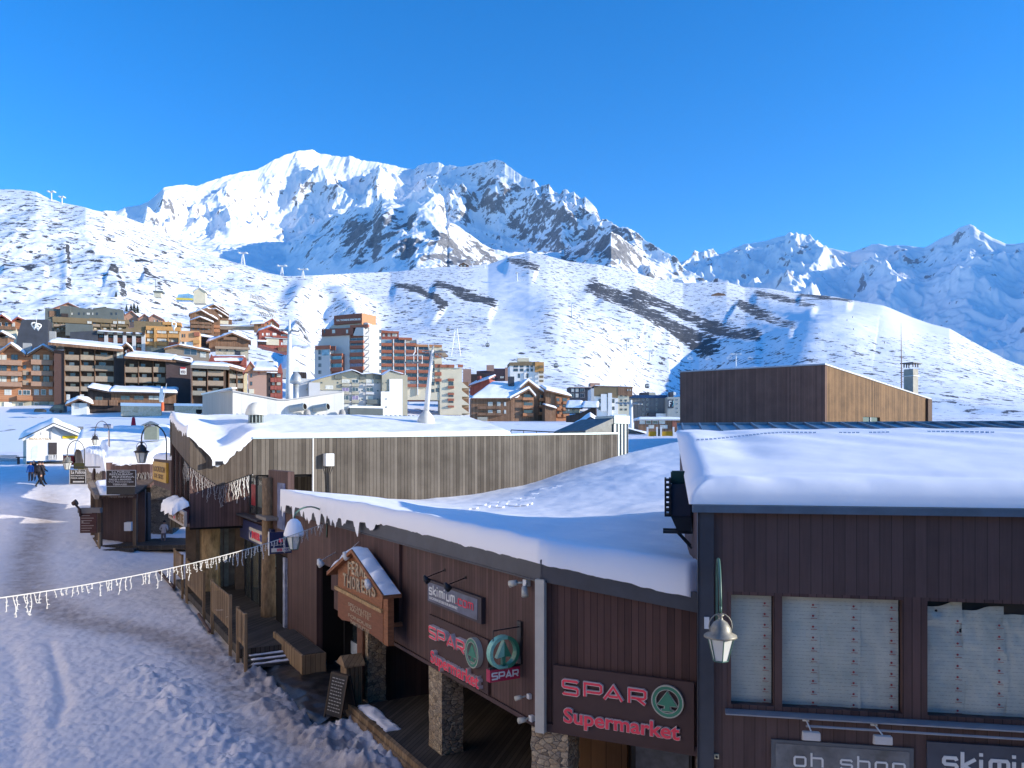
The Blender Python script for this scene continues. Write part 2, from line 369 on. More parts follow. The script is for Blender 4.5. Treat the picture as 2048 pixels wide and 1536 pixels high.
dirt = np.maximum(dirt, .35 * sm(78, 40, YY) * sm(-.95, -.5, XX / np.maximum(YY, 8)))
_c, _s = math.cos(R(60.4)), math.sin(R(60.4)); _dx, _dy = XX + 8.29, YY - 29.55
XL = _dx * _c - _dy * _s; YL = _dx * _s + _dy * _c             # along / across the shop fronts
edge_ = np.where(XL > 9.6, -.72, np.where(XL > 2.2, -1.7, -2.3)) + .12 * fine_ * (XL < 9.4)
ZZ = np.where((YL > edge_) & (YY < 47) & (XL > -14), np.minimum(ZZ, -.12), ZZ)
ZZ = np.where((YL > edge_ + .6) & (YY < 47) & (XL > -14), -.3, ZZ)
o = gridobj('snowy_street', XX, YY, ZZ, near_snow, attr={'dirt': dirt}); tag(o, 'trampled snow covering the street between the shops', kind='structure')
# ---------------------------------------------------------------- hills and mountains as layers of traced crests, each at its own distance
def layer(name, label, lines, nx, ny, px0, px1, mat, disp, soft=()):
    """lines: list of polylines [(px, py, Y)...] from the foot to the back; rows run between them"""
    pxs = np.linspace(px0, px1, nx); Yk = []; yk = []
    for ln in lines:
        a = np.array(ln, float); a = a[a[:, 0].argsort()]
        yk.append(np.interp(pxs, a[:, 0], a[:, 1])); Yk.append(np.interp(pxs, a[:, 0], a[:, 2]))
    for q in soft:
        kk = np.hanning(int(nx * 90 / (px1 - px0)) | 1); kk /= kk.sum(); h_ = len(kk) // 2
        for arr in (yk, Yk): arr[q] = np.convolve(np.pad(arr[q], h_, 'edge'), kk, 'valid')
    Yk = np.array(Yk); zk = CZ + (HY - np.array(yk)) / FPX * Yk; K = len(lines)
    ts = []
    for k in range(K - 1): ts.append(np.linspace(k, k + 1, ny[k], endpoint=False))
    ts = np.concatenate(ts + [[K - 1]])
    i0 = np.clip(ts.astype(int), 0, K - 2); f = (ts - i0)[:, None]
    Y = Yk[i0] * (1 - f) + Yk[i0 + 1] * f; z = zk[i0] * (1 - f) + zk[i0 + 1] * f
    X = (pxs[None] - CX) / FPX * Y; T = np.repeat(ts[:, None], nx, 1)
    Z, rock = disp(X, Y, z, T, np.repeat(pxs[None], len(ts), 0))
    o = gridobj(name, X, Y, Z, mat, attr={'rock': rock}); tag(o, label, kind='structure'); return o
def slope_of(X, Y, Z):
    dXu = np.gradient(X, axis=1); dYu = np.gradient(Y, axis=1); dZu = np.gradient(Z, axis=1)
    dXv = np.gradient(X, axis=0); dYv = np.gradient(Y, axis=0); dZv = np.gradient(Z, axis=0)
    nx = dYu * dZv - dZu * dYv; ny = dZu * dXv - dXu * dZv; nz = dXu * dYv - dYu * dXv
    return np.abs(nz) / np.sqrt(nx * nx + ny * ny + nz * nz + 1e-9), nx, ny
def spix(px, py, pts, w_):                         # gaussian around a polyline in the view of the slope, used to place real bumps
    d, s, t = pdist(px, py, pts); return np.exp(-(d / w_) ** 2), s, d, t
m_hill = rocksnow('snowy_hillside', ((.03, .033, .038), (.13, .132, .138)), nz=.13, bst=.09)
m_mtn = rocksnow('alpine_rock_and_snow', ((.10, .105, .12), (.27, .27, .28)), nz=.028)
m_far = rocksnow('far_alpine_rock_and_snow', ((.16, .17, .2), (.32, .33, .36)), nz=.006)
crest1 = [(-300, 350, 900), (0, 377, 900), (39, 378, 900), (73, 384, 890), (98, 397, 880), (122, 406, 870), (146, 412, 860), (171, 415, 850), (186, 420, 850), (208, 425, 860),
          (240, 432, 900), (300, 452, 950), (360, 478, 950), (405, 499, 930), (456, 519, 900), (507, 536, 880), (542, 548, 860), (576, 553, 860), (627, 553, 880), (661, 549, 950), (700, 546, 1050), (781, 543, 1150),
          (808, 541, 1150), (850, 536, 1180), (917, 533, 1200), (976, 529, 1250), (1020, 513, 1300), (1058, 505, 1320), (1093, 511, 1300), (1137, 523, 1280), (1195, 529, 1280), (1269, 544, 1300), (1313, 558, 1320), (1366, 566, 1350),
          (1453, 564, 1350), (1490, 575, 1320), (1537, 577, 1300), (1610, 590, 1250), (1665, 595, 1200), (1713, 606, 1150), (1767, 621, 1080), (1826, 639, 1000), (1899, 657, 930), (1957, 690, 880), (2012, 719, 830), (2048, 732, 800), (2350, 850, 700)]
def off(ln, dy, fy): return [(x, y + dy, Y * fy) for x, y, Y in ln]
foot = [(x, HY - (gz((x - CX) / FPX * 108, 108) - .25 - CZ) * FPX / 108, 108) for x in range(-300, 2400, 30)]
l175 = [(x, HY - (gz((x - CX) / FPX * 175, 175) - CZ) * FPX / 175, 175) for x in range(-300, 2400, 30)]
l260 = [(-300, 765, 260), (0, 762, 260), (200, 768, 260), (400, 775, 260), (600, 800, 260), (700, 825, 270), (850, 838, 270), (1000, 838, 270), (1200, 838, 280), (1400, 842, 290), (2350, 842, 260)]
l420 = [(-300, 620, 420), (0, 628, 420), (200, 634, 420), (330, 650, 420), (440, 660, 420), (560, 700, 420), (620, 735, 420), (700, 745, 420), (850, 740, 440), (1000, 745, 450), (1150, 752, 470), (1250, 770, 480), (1360, 800, 480), (1500, 815, 430), (1700, 825, 400), (1900, 825, 380), (2350, 830, 350)]
l650 = [(-300, 500, 640), (0, 515, 640), (200, 530, 640), (330, 560, 640), (440, 600, 620), (520, 620, 620), (600, 650, 640), (680, 665, 680), (800, 650, 720), (900, 640, 740), (1000, 640, 760), (1100, 655, 760), (1200, 690, 760), (1300, 715, 740), (1400, 728, 720), (1500, 715, 700), (1600, 690, 680), (1700, 690, 660), (1850, 720, 620), (1957, 750, 600), (2048, 775, 580), (2350, 840, 520)]
back1 = off(crest1, 45, 1.35); back1b = off(crest1, 120, 1.9)
def disp1(X, Y, z, T, PX):
    PY = HY - (z - CZ) * FPX / Y
    amp = sm(190, 520, Y) * sm(5.25, 4.9, T) 
    soft = fbm(X / 130, Y / 130, 4, 2) * 6 + ridge(X / 260 + .3, Y / 420, 3, 9) * 5 - 3.5
    calm = 1 - .72 * sm(420, 620, (X / Y * FPX + CX)) ; soft = soft * calm
    fin = fbm(X / 22, Y / 22, 4, 21) * 1.3 * calm
    Z = z + amp * (soft + fin) * np.where(T > 4.5, .35 + .65 * sm(5, 4.3, T), 1)
    rock = -.15 + .0 * Z
    # traced knolls and hollows
    def bump_(pts, w_, h, asym=.5):
        g, s, d, t = spix(PX, PY, pts, w_); e = sm(0, .35, t) * sm(1, .65, t)
        return g * h * e
    Z += bump_([(700, 575), (690, 605), (705, 640), (690, 660)], 36, 13)           # knoll with the blue hollow on its left
    Z -= bump_([(640, 590), (640, 640), (660, 690)], 34, 12)
    Z += bump_([(570, 570), (600, 600), (610, 640), (640, 690)], 34, 9)
    Z += bump_([(1000, 600), (1130, 650), (1260, 690), (1400, 700)], 48, 13)       # rib above the blue slope
    Z -= bump_([(1180, 690), (1260, 740), (1340, 760), (1400, 740), (1500, 735)], 56, 22)
    Z += bump_([(1540, 700), (1640, 660), (1760, 640), (1850, 690)], 44, 8)
    Z += bump_([(560, 720), (600, 730), (640, 740)], 22, 7)
    # bare slabs of rock running down to the right
    def slab(pts, w_, k=1.0, st=3):
        nonlocal Z, rock
        d, s, t = pdist(PX, PY, pts); e = sm(0, .12, t) * sm(1, .88, t)
        q = fbm(X / 60, Y / 60, 3, 31) * 6
        g = sm(w_ + q, w_ * .4 + q, d) * e; rock = np.maximum(rock, g * k * .42 - .17 - sm(.3, 0, g) + .34 * fbm(X / 24 - Y / 40, Y / 9, 3, 91))
        Z += np.where(s > 0, 1, -1) * 0 + st * sm(-w_, w_, np.where(s > 0, d, -d)) * e * sm(w_ * 4, w_, d)
    slab([(780, 568), (830, 580), (870, 600), (895, 622)], 13, 1.1); slab([(860, 568), (905, 580), (960, 597), (998, 610)], 14, 1.25)
    slab([(1165, 562), (1210, 588), (1270, 620), (1330, 655), (1400, 683), (1450, 690)], 22, 1.05)
    slab([(1240, 580), (1300, 600), (1360, 625), (1420, 655), (1500, 676), (1530, 680)], 18, 1.0)
    slab([(1470, 600), (1500, 620), (1550, 645), (1600, 668)], 17, 1.1); slab([(1500, 585), (1580, 605), (1640, 625)], 9, .85)
    slab([(1590, 592), (1650, 598), (1710, 612)], 9, .9); slab([(1010, 520), (1050, 528), (1080, 540)], 10, .9)
    slab([(1200, 600), (1260, 640), (1330, 672)], 10, .8)
    slab([(0, 525), (30, 532), (60, 537), (100, 535)], 7, .8); slab([(135, 490), (138, 540), (138, 590)], 5, .8, 1)
    slab([(215, 545), (240, 560), (250, 590)], 9, .9, 2); slab([(285, 550), (315, 565), (345, 583)], 7, .9, 2); slab([(268, 520), (290, 516), (305, 522)], 7, 1.3, 2)
    slab([(640, 635), (660, 650), (690, 660)], 9, .7); slab([(700, 655), (720, 668)], 6, .6); slab([(590, 650), (620, 690), (640, 710)], 10, .45)
    # speckled scree on the sunlit flanks
    sp = fbm(X / 34 + Y / 90, Y / 20, 4, 41)
    left = sm(330, 180, PX) * sm(700, 600, PY); right = sm(1560, 1700, PX) * sm(620, 680, PY); mid = sm(1000, 1100, PX) * sm(1400, 1250, PX) * sm(650, 560, PY)
    rock = np.maximum(rock, -.70 + .36 * sp + .22 * fbm(X / 210, Y / 210, 3, 71) + .36 * np.maximum(np.maximum(left, right * .62), mid * .75) - .16 * sm(420, 640, PX))
    ratr = sm(1500, 1560, PX) * sm(1980, 1800, PX) * sm(600, 640, PY) * sm(700, 650, PY)
    rock -= .25 * ratr
    piste = np.exp(-(pdist(PX, PY, [(990, 545), (1050, 610), (1010, 680), (980, 740)])[0] / 26) ** 2); rock -= .4 * piste
    rock = rock * sm(150, 420, Y) - .3 * sm(420, 150, Y)
    rock = np.where(T > 5.02, -.1, rock)
    return Z, rock
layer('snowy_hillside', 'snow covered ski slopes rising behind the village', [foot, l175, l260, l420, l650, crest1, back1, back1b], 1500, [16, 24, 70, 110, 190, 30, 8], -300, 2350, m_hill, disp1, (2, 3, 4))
# main massif
sky2 = [(-200, 440), (150, 435), (208, 421), (232, 420), (249, 414), (281, 409), (300, 400), (318, 385), (327, 375), (352, 371), (376, 370), (391, 373), (419, 364), (446, 353), (470, 348), (501, 341), (515, 339), (528, 331), (542, 323), (569, 311), (593, 302),
        (612, 300), (624, 298), (637, 306), (661, 309), (678, 312), (690, 314), (699, 310), (723, 319), (747, 324), (781, 330), (795, 333), (808, 336), (829, 338), (838, 331), (849, 328), (877, 324), (890, 332), (897, 331), (926, 333), (955, 328), (973, 325), (990, 318),
        (1005, 324), (1029, 339), (1049, 356), (1072, 365), (1082, 374), (1090, 371), (1098, 372), (1108, 381), (1119, 388), (1126, 382), (1131, 380), (1137, 388), (1142, 387), (1149, 383), (1155, 391), (1160, 394), (1165, 396), (1169, 391), (1181, 403), (1193, 418), (1201, 438), (1210, 450), (1231, 466),
        (1257, 491), (1283, 511), (1313, 529), (1342, 544), (1368, 563), (1420, 600), (1700, 700)]
def dep(x): return float(np.interp(x, [-200, 300, 640, 820, 1240, 1700], [2600, 3300, 4500, 4600, 3000, 2400]))
crest2 = [(x, y, dep(x)) for x, y in sky2]
pyr = [(-200, 520, 1700), (230, 500, 1800), (330, 492, 2000), (430, 488, 2200), (540, 486, 2300), (572, 485, 2300), (600, 468, 2300), (627, 447, 2300), (678, 427, 2300), (713, 415, 2300), (747, 417, 2300), (756, 405, 2300), (764, 398, 2300), (781, 400, 2300), (800, 410, 2280), (815, 412, 2260), (825, 404, 2240), (832, 403, 2230),
       (849, 412, 2220), (870, 430, 2200), (885, 448, 2180), (894, 461, 2170), (899, 446, 2100), (906, 445, 2090), (932, 462, 2060), (961, 485, 2030), (990, 498, 2000), (1026, 506, 1990), (1080, 505, 2000), (1128, 500, 2050), (1150, 492, 2080), (1180, 477, 2100), (1205, 468, 2100), (1222, 465, 2100), (1240, 472, 2100),
       (1262, 492, 2100), (1285, 512, 2100), (1313, 531, 2080), (1342, 546, 2050), (1368, 565, 2000), (1430, 600, 2000), (1700, 700, 2000)]
foot2 = [(-200, 600, 1400), (300, 560, 1700), (560, 575, 2000), (760, 600, 1450), (900, 600, 1250), (1000, 590, 1400), (1200, 580, 1500), (1400, 610, 1500), (1700, 720, 1500)]
_py = [-200, 500, 572, 764, 894, 900, 1026, 1128, 1222, 1313, 1368, 1700]; _pY = [1900, 2900, 3150, 2250, 1850, 1960, 1980, 2300, 1990, 2150, 2200, 2400]
pyr = [(x, y, float(np.interp(x, _py, _pY))) for x, y, Y in pyr]
dip2 = [(x, y + (22 if x > 560 else 2) + (0 if x < 1230 else -18), max(Y + 120, float(np.interp(x, [-200, 300, 572, 760, 900, 1100, 1368], [2100, 2600, 3300, 3500, 3200, 2700, 2350])))) for x, y, Y in pyr]
mid2 = []
for x in range(-200, 1701, 20):
    a = np.interp(x, [p[0] for p in crest2], [p[1] for p in crest2]); b = np.interp(x, [p[0] for p in dip2], [p[1] for p in dip2])
    Ya = np.interp(x, [p[0] for p in crest2], [p[2] for p in crest2]); Yb = np.interp(x, [p[0] for p in dip2], [p[2] for p in dip2])
    mid2.append((x, a * .42 + b * .58, Ya * .55 + Yb * .45))
def disp2(X, Y, z, T, PX):
    PY = HY - (z - CZ) * FPX / Y
    big = ridge(X / 520 + Y / 1500, Y / 1500 + .4, 5, 4, .55); r2 = ridge(X / 150 - Y / 700, Y / 420, 4, 14, .6)
    near = sm(0, .5, T) * sm(1.02, .75, T); far = sm(2.1, 2.6, T) * (sm(4.0, 3.1, T) * .92 + .04)
    Z = z + near * ((big - .8) * 34 + (r2 - .8) * 12) + far * ((big - .8) * 85 + (r2 - .8) * 14) + sm(1, 1.2, T) * sm(2.4, 2, T) * -20
    Z += fbm(X / 60, Y / 60, 4, 8) * 6 * (.3 + .7 * sm(4.0, 3.6, T))
    Z += np.where(T > 3.5, 1, .4) * sm(4.3, 4, T) * fbm(X / 28, Y / 28 * 0 + 3.3, 3, 77) * np.interp(PX, [200, 500, 900, 1020, 1090, 1200, 1300], [2, 4, 5, 5, 13, 9, 3]) * np.clip(T - 3, 0, 1)
    def add(pts, w_, h):
        nonlocal Z
        g, s, d, t = spix(PX, PY, pts, w_); Z = Z + g * h * .55 * sm(0, .35, t) * sm(1, .65, t) * sm(2.1, 2.4, T) * sm(3.8, 3.2, T)
    add([(640, 330), (660, 370), (600, 400), (560, 440)], 20, 150); add([(560, 330), (545, 360), (530, 385)], 12, 90); add([(700, 330), (740, 370), (790, 385)], 22, 110)
    add([(440, 375), (460, 400), (480, 415)], 12, 60); add([(380, 420), (400, 430)], 14, 60); add([(500, 440), (520, 450)], 12, 60); add([(460, 395), (430, 385)], 8, 40)
    add([(990, 330), (1000, 380), (960, 420)], 18, 150); add([(1064, 425), (1110, 460), (1150, 490)], 22, 130); add([(930, 390), (925, 420), (900, 440)], 14, 90); add([(1060, 370), (1110, 430), (1180, 470)], 16, 100)
    add([(860, 345), (870, 380), (840, 400)], 18, 70)
    nz, nx_, ny_ = slope_of(X, Y, Z)
    st = 1 - nz
    rk = fbm(X / 90, Y / 90, 5, 55); xr = np.interp(PX, [0, 300, 420, 640, 780, 900, 1000, 1200, 1400], [-.16, -.14, -.10, -.09, -.07, .03, .09, .15, .05])
    rock = -.60 + st * 1.05 + .2 * rk + xr
    pyrm = near * sm(560, 720, PX) * sm(585, 540, PY)
    rock = rock + pyrm * (.36 + .25 * fbm(X / 50, Y / 50, 3, 66)) - .3 * near * sm(640, 520, PX)
    rock -= near * sm(1120, 1180, PX) * .24
    rock -= .35 * np.exp(-(pdist(PX, PY, [(760, 345), (780, 375), (860, 410)])[0] / 22) ** 2) + .3 * np.exp(-(pdist(PX, PY, [(990, 430), (985, 440)])[0] / 16) ** 2)
    return Z, np.clip(rock, -.5, .6)
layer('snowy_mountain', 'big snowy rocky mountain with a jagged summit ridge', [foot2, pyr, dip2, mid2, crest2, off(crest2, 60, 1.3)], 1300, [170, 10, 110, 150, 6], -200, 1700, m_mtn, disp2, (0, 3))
# far range on the right
sky3 = [(1200, 560), (1290, 545), (1329, 530), (1373, 520), (1400, 513), (1446, 508), (1472, 495), (1490, 488), (1519, 484), (1545, 477), (1570, 471), (1577, 464), (1581, 463), (1590, 470), (1610, 475), (1636, 482), (1650, 492), (1665, 498), (1702, 504), (1715, 500), (1731, 495), (1745, 489), (1757, 487), (1775, 491), (1793, 489), (1820, 492),
        (1848, 495), (1862, 489), (1884, 475), (1905, 466), (1918, 455), (1930, 451), (1939, 447), (1948, 451), (1960, 461), (1968, 464), (1985, 475), (2012, 487), (2030, 487), (2048, 484), (2150, 460), (2400, 430)]
crest3 = [(x, y, 8200 - (x - 1200) * 4.4) for x, y in sky3]
foot3 = [(1200, 720, 2600), (1500, 740, 2600), (1800, 800, 2300), (2100, 850, 2100), (2400, 850, 2100)]
mid3 = [(x, y * .45 + .55 * np.interp(x, [1200, 1500, 1800, 2100, 2400], [700, 720, 770, 820, 820]) - 20, (8200 - (x - 1200) * 4.4) * .66) for x, y in sky3]
def disp3(X, Y, z, T, PX):
    big = ridge(X / 900 - Y / 2400, Y / 1900, 5, 24, .55); r2 = ridge(X / 240, Y / 700, 4, 34, .6)
    e = sm(0, .4, T) * sm(2.02, 1.8, T)
    Z = z + e * ((big - .8) * 110 + (r2 - .8) * 26) + fbm(X / 45, Y / 400, 4, 3) * 6 * sm(2.3, 2, T)
    nz, a, b = slope_of(X, Y, Z)
    rock = -.56 + (1 - nz) * .72 + .18 * fbm(X / 160, Y / 160, 4, 5) + .08 * sm(1.3, 1.9, T)
    return Z, np.clip(rock, -.5, .35)
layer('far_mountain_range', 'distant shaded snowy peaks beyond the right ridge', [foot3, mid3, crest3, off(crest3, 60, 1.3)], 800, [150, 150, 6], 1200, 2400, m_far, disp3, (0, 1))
# ------------------------------------------------------------------ palette
wood_dk = boards('dark_brown_boards', (.064, .037, .033), (.128, .075, .066), .12, .07)
wood_dk2 = boards('dark_brown_boards_wide', (.072, .046, .043), (.120, .078, .072), .16, .05, gd=.5, bv=.3)
wood_red = boards('reddish_brown_boards', (.052, .027, .024), (.105, .056, .048), .12, .07)
wood_gy = boards('weathered_grey_boards', (.062, .05, .038), (.155, .132, .105), .19, .11, knots=True, gd=.2, bv=.6)
wood_lt = boards('golden_larch_boards', (.075, .037, .014), (.23, .125, .055), .10, .07, gd=.35)
wood_deck = boards('wet_deck_boards', (.03, .026, .024), (.085, .072, .062), .14, .1, horiz=False)
wood_raw = boards('raw_timber', (.16, .10, .055), (.36, .25, .145), .16, .06)
panel_br = mk('brown_sign_panel', (.070, .040, .038), .6, .3, var=.1)
metal_dk = mk('dark_grey_flashing', (.055, .062, .078), .45, .5, metal=.3, var=.15, vs=2)
metal_bl = mk('blue_grey_roof_metal', (.14, .20, .26), .4, .5, metal=.5, var=.15)
metal_lt = mk('pale_green_grey_metal', (.42, .47, .45), .45, .4, metal=.2, var=.06)
white_pt = mk('white_paint', (.72, .72, .69), .5, .4, var=.06)
black_pt = mk('black_iron', (.018, .018, .02), .5, .5, var=.1)
green_pt = mk('green_painted_iron', (.06, .14, .11), .45, .5, var=.2)
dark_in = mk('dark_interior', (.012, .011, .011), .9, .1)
glass_dk = glass('dark_window_glass', (.02, .028, .033), .05)
snow_m = snowmat('roof_snow', (.89, .90, .92), 2.2, .15, .04, fine=55)
snow_far = snowmat('far_roof_snow', (.88, .90, .93), .8, .2, .1)
stone_m = stone('rubble_stone', [(.20, .16, .12), (.48, .37, .24), (.34, .28, .21), (.58, .47, .32), (.28, .24, .19)], 7)
stone_g = stone('grey_rubble_stone', [(.12, .10, .085), (.25, .21, .17), (.18, .15, .12)], 5)
gold = mk('old_brass', (.26, .25, .21), .5, .5, metal=.3, var=.25, vs=9)
def snowslab(name, parent, fr, x0, x1, y0, y1, zf, th, nx=60, ny=40, rad=.35, seed_=1, mat=None, amp=.05, sc=.8, over=0., ragged=0.0, hole=None, extra=None):
    """a thick, soft-edged layer of snow lying on zf(x, y)"""
    u = np.linspace(0, 1, nx); v = np.linspace(0, 1, ny)
    u = u + .0 * u; ue = .5 - .5 * np.cos(np.pi * u); ve = .5 - .5 * np.cos(np.pi * v)
    u = .6 * ue + .4 * u; v = .6 * ve + .4 * v
    A, B = np.meshgrid(u, v, indexing='ij'); X = x0 + (x1 - x0) * A; Y = y0 + (y1 - y0) * B
    dx = np.minimum(X - x0, x1 - X); dy = np.minimum(Y - y0, y1 - Y); d = np.clip(np.minimum(dx, dy) / rad, 0, 1)
    h = np.sqrt(np.clip(1 - (1 - d) ** 2, 0, 1))
    nz = fbm(X * sc, Y * sc, 4, seed_) * amp
    Z = zf(X, Y) + h * (th + nz + (extra(X, Y) if extra is not None else 0))
    if ragged:
        e = np.clip(1 - d, 0, 1) ** 3; cxm = (x0 + x1) / 2
        rg = ragged * fbm(X * 2.3 + 9, Y * 2.3, 3, seed_ + 5)
        Y = Y + np.where(Y < (y0 + y1) / 2, -1, 1) * rg * e * np.where(dy < dx, 1, 0); X = X + np.where(X < cxm, -1, 1) * rg * e * np.where(dx <= dy, 1, 0)
        Z = Z - e * (1 - h) * (ragged * .6 + np.abs(rg))
    # tuck the border under
    return gridobj(name, X, Y, Z, mat or snow_m, parent, M=fr.M)
# ------------------------------------------------------------------ lettering
_tc = {}
def text_mesh(s, depth=.02, bold=0, spacing=1.0):
    k = (s, depth, bold, spacing)
    if k in _tc: return _tc[k]
    cu = bpy.data.curves.new('t', 'FONT'); cu.body = s; cu.size = 1; cu.extrude = .5; cu.offset = bold; cu.space_character = spacing; cu.resolution_u = 3
    ob = bpy.data.objects.new('t', cu); COL.objects.link(ob)
    dg = bpy.context.evaluated_depsgraph_get(); dg.update(); me = bpy.data.meshes.new_from_object(ob.evaluated_get(dg))
    v = [tuple(p.co) for p in me.vertices]; f = [tuple(p.vertices) for p in me.polygons]
    bpy.data.objects.remove(ob); bpy.data.curves.remove(cu); bpy.data.meshes.remove(me)
    _tc[k] = (v, f); return v, f
def lettering(s, mat, parent, fr, box, y, depth=.02, name='lettering', bold=0, spacing=1.0, keep=False, shear=0, back=None):
    """text fitted to box (x0, x1, z0, z1) on the plane local y, standing out by depth"""
    v, f = text_mesh(s, depth, bold, spacing)
    xs = [p[0] for p in v]; ys = [p[1] for p in v]; ax, bx, ay, by = min(xs), max(xs), min(ys), max(ys)
    x0, x1, z0, z1 = box; sx = (x1 - x0) / (bx - ax); sz = (z1 - z0) / (by - ay)
    m = MB(); m.add([(x0 + (p[0] - ax) * sx + shear * (p[1] - ay) * sz, y - depth * (p[2] + .5), z0 + (p[1] - ay) * sz) for p in v], f)
    return m.build(name, mat, parent, fr)
def strokes(m, pls, ox, oz, sx, sz, y0, y1, w_, mi=0):
    """flat letters built of wide pen strokes with mitred joints"""
    for pl in pls:
        P_ = [Vector((ox + x * sx, oz + z * sz)) for x, z in pl]
        L = []; Rr = []
        for i, p in enumerate(P_):
            a = (P_[i] - P_[i - 1]).normalized() if i else (P_[1] - P_[0]).normalized()
            b = (P_[i + 1] - P_[i]).normalized() if i < len(P_) - 1 else a
            na = Vector((-a.y, a.x)); nb = Vector((-b.y, b.x)); nn = (na + nb); nn = nn.normalized() if nn.length > .1 else na
            k = w_ / 2 / max(.45, nn.dot(na)); L.append(p + nn * k); Rr.append(p - nn * k)
        for i in range(len(P_) - 1):
            q = [L[i], L[i + 1], Rr[i + 1], Rr[i]]
            m.pxz([(t.x, t.y) for t in q][::-1], y0, y1, mi)
SP = {'S': [[(1, .92), (.93, 1), (.07, 1), (0, .92), (0, .6), (.07, .52), (.93, .48), (1, .4), (1, .08), (.93, 0), (.07, 0), (0, .08)]],
      'P': [[(0, 0), (0, 1), (.88, 1), (1, .9), (1, .5), (.88, .38), (.12, .38)]],
      'A': [[(0, 0), (.5, 1), (1, 0)], [(.24, .27), (.76, .27)]],
      'R': [[(0, 0), (0, 1), (.88, 1), (1, .9), (1, .52), (.88, .4), (.12, .4)], [(.5, .38), (1, 0)]]}
def arc(cx, cz, r, a0, a1, n_=10): return [(cx + r * math.cos(R(a0 + (a1 - a0) * k / n_)), cz + r * math.sin(R(a0 + (a1 - a0) * k / n_))) for k in range(n_ + 1)]
RL = {'s': [[(1, .82), (.9, 1), (.1, 1), (0, .85), (0, .62), (.1, .52), (.9, .5), (1, .38), (1, .12), (.9, 0), (.1, 0), (0, .15)]],
      'k': [[(0, 0), (0, 1.5)], [(1, 1), (.12, .5), (1, 0)]], 'i': [[(0, 0), (0, 1)], [(0, 1.25), (0, 1.5)]],
      'm': [[(0, 0), (0, .85), (.08, 1), (.92, 1), (1, .85), (1, 0)], [(.5, 1), (.5, 0)]], 'u': [[(0, 1), (0, .15), (.1, 0), (.9, 0), (1, .15), (1, 1)]],
      'o': [[(0, .5), (0, .15), (.1, 0), (.9, 0), (1, .15), (1, .85), (.9, 1), (.1, 1), (0, .85), (0, .5)]], 'h': [[(0, 0), (0, 1.55)], [(0, 1), (.9, 1), (1, .85), (1, 0)]],
      'p': [[(0, -.5), (0, 1)], [(0, 1), (.9, 1), (1, .85), (1, .15), (.9, 0), (0, 0)]], 'c': [[(1, .85), (.9, 1), (.1, 1), (0, .85), (0, .15), (.1, 0), (.9, 0), (1, .15)]],
      'l': [[(0, 0), (0, 1.5)]], '.': [[(0, 0), (0, .16)]]}
RW = {'i': .0, 'l': 0, '.': 0, 'm': 1.35}
def pen(s, mat, parent, fr, x0, z0, w_, h, gap, y, d, pw, tbl=RL, name='lettering'):
    m = MB(); x = x0
    for ch in s:
        if ch == ' ': x += w_ * 1.1; continue
        k = RW.get(ch, 1.0) if tbl is RL else 1.0
        strokes(m, tbl[ch], x, z0, w_ * k, h, y - d, y, pw); x += w_ * k + gap + (pw if k == 0 else 0)
    return m.build(name, mat, parent, fr), x
# ================================================================== SHOP WITH THE PAPERED WINDOWS (right)
F4 = Fr(2.87, 12.2, -10.76)
B4 = thing('brown_shop', 'large dark brown boarded shop on the right with papered windows under thick roof snow', 'building', F4)
L4 = 16.0; D4 = 16.0
ze4 = F4.hy(1700, 1010)[1]; zr4 = 7 + (HY - 850) * 27.9 / FPX      # eave and ridge heights
def roof4(x, y): return ze4 + (zr4 - ze4) * (y / D4)
x_w0, x_w1, zwb, zwt = F4.rect(1466, 1190, 1803, 1416)
zsill = F4.hy(1600, 1421)[1]; zwt4 = F4.hy(1600, 1190)[1]
wx = [F4.hy(p, 1300)[0] for p in (1456, 1548, 1560, 1806, 1846, 2200)]
m = MB()
m.box(0, L4, 0, .2, 0, zsill - .06); m.box(0, L4, 0, .2, zwt4 + .02, ze4 - .12)
m.box(0, wx[0], 0, .2, zsill - .06, zwt4 + .02)
m.box(wx[5], L4, 0, .2, zsill - .06, zwt4 + .02)
m.build('front_wall', wood_dk2, B4, F4)
m = MB(); m.pyz([(.2, 0), (D4, 0), (D4, zr4 - .1), (.2, ze4 - .1)], 0, .2); m.build('side_wall', wood_dk, B4, F4)
MB().box(L4 - .2, L4, .2, D4, 0, ze4 - .2).box(.2, L4 - .2, D4 - .2, D4, 0, zr4 - .2).build('rear_wall', wood_dk, B4, F4)
m = MB(); m.box(-.035, .20, -.05, -.003, 0, ze4 - .12); m.box(-.04, -.004, -.05, .16, 0, ze4 - .14); m.build('corner_trim', metal_dk, B4, F4)
m = MB(); m.box(-.12, L4, -.16, -.01, ze4 - .13, ze4 - .02); m.build('eave_gutter', metal_bl, B4, F4)
m = MB(); m.add([(-.1, -.12, ze4 - .02), (L4, -.12, ze4 - .02), (L4, D4, zr4), (-.1, D4, zr4), (-.1, -.12, ze4 - .1), (L4, -.12, ze4 - .1), (L4, D4, zr4 - .1), (-.1, D4, zr4 - .1)], [(0, 1, 2, 3), (7, 6, 5, 4), (0, 4, 5, 1), (1, 5, 6, 2), (2, 6, 7, 3), (3, 7, 4, 0)])
for k in range(28):
    x = .05 + k * .58; zz = lambda y: roof4(x, y) + .01
    m.hexa([(x, D4 - 3.0, zz(D4 - 3.0) - .02), (x + .05, D4 - 3.0, zz(D4 - 3.0) - .02), (x + .05, D4, zz(D4) - .02), (x, D4, zz(D4) - .02),
            (x, D4 - 3.0, zz(D4 - 3.0) + .06), (x + .05, D4 - 3.0, zz(D4 - 3.0) + .06), (x + .05, D4, zz(D4) + .07), (x, D4, zz(D4) + .07)])
m.box(-.1, L4, D4, D4 + .1, zr4 - .1, zr4 + .08)
m.build('metal_roof', metal_bl, B4, F4)
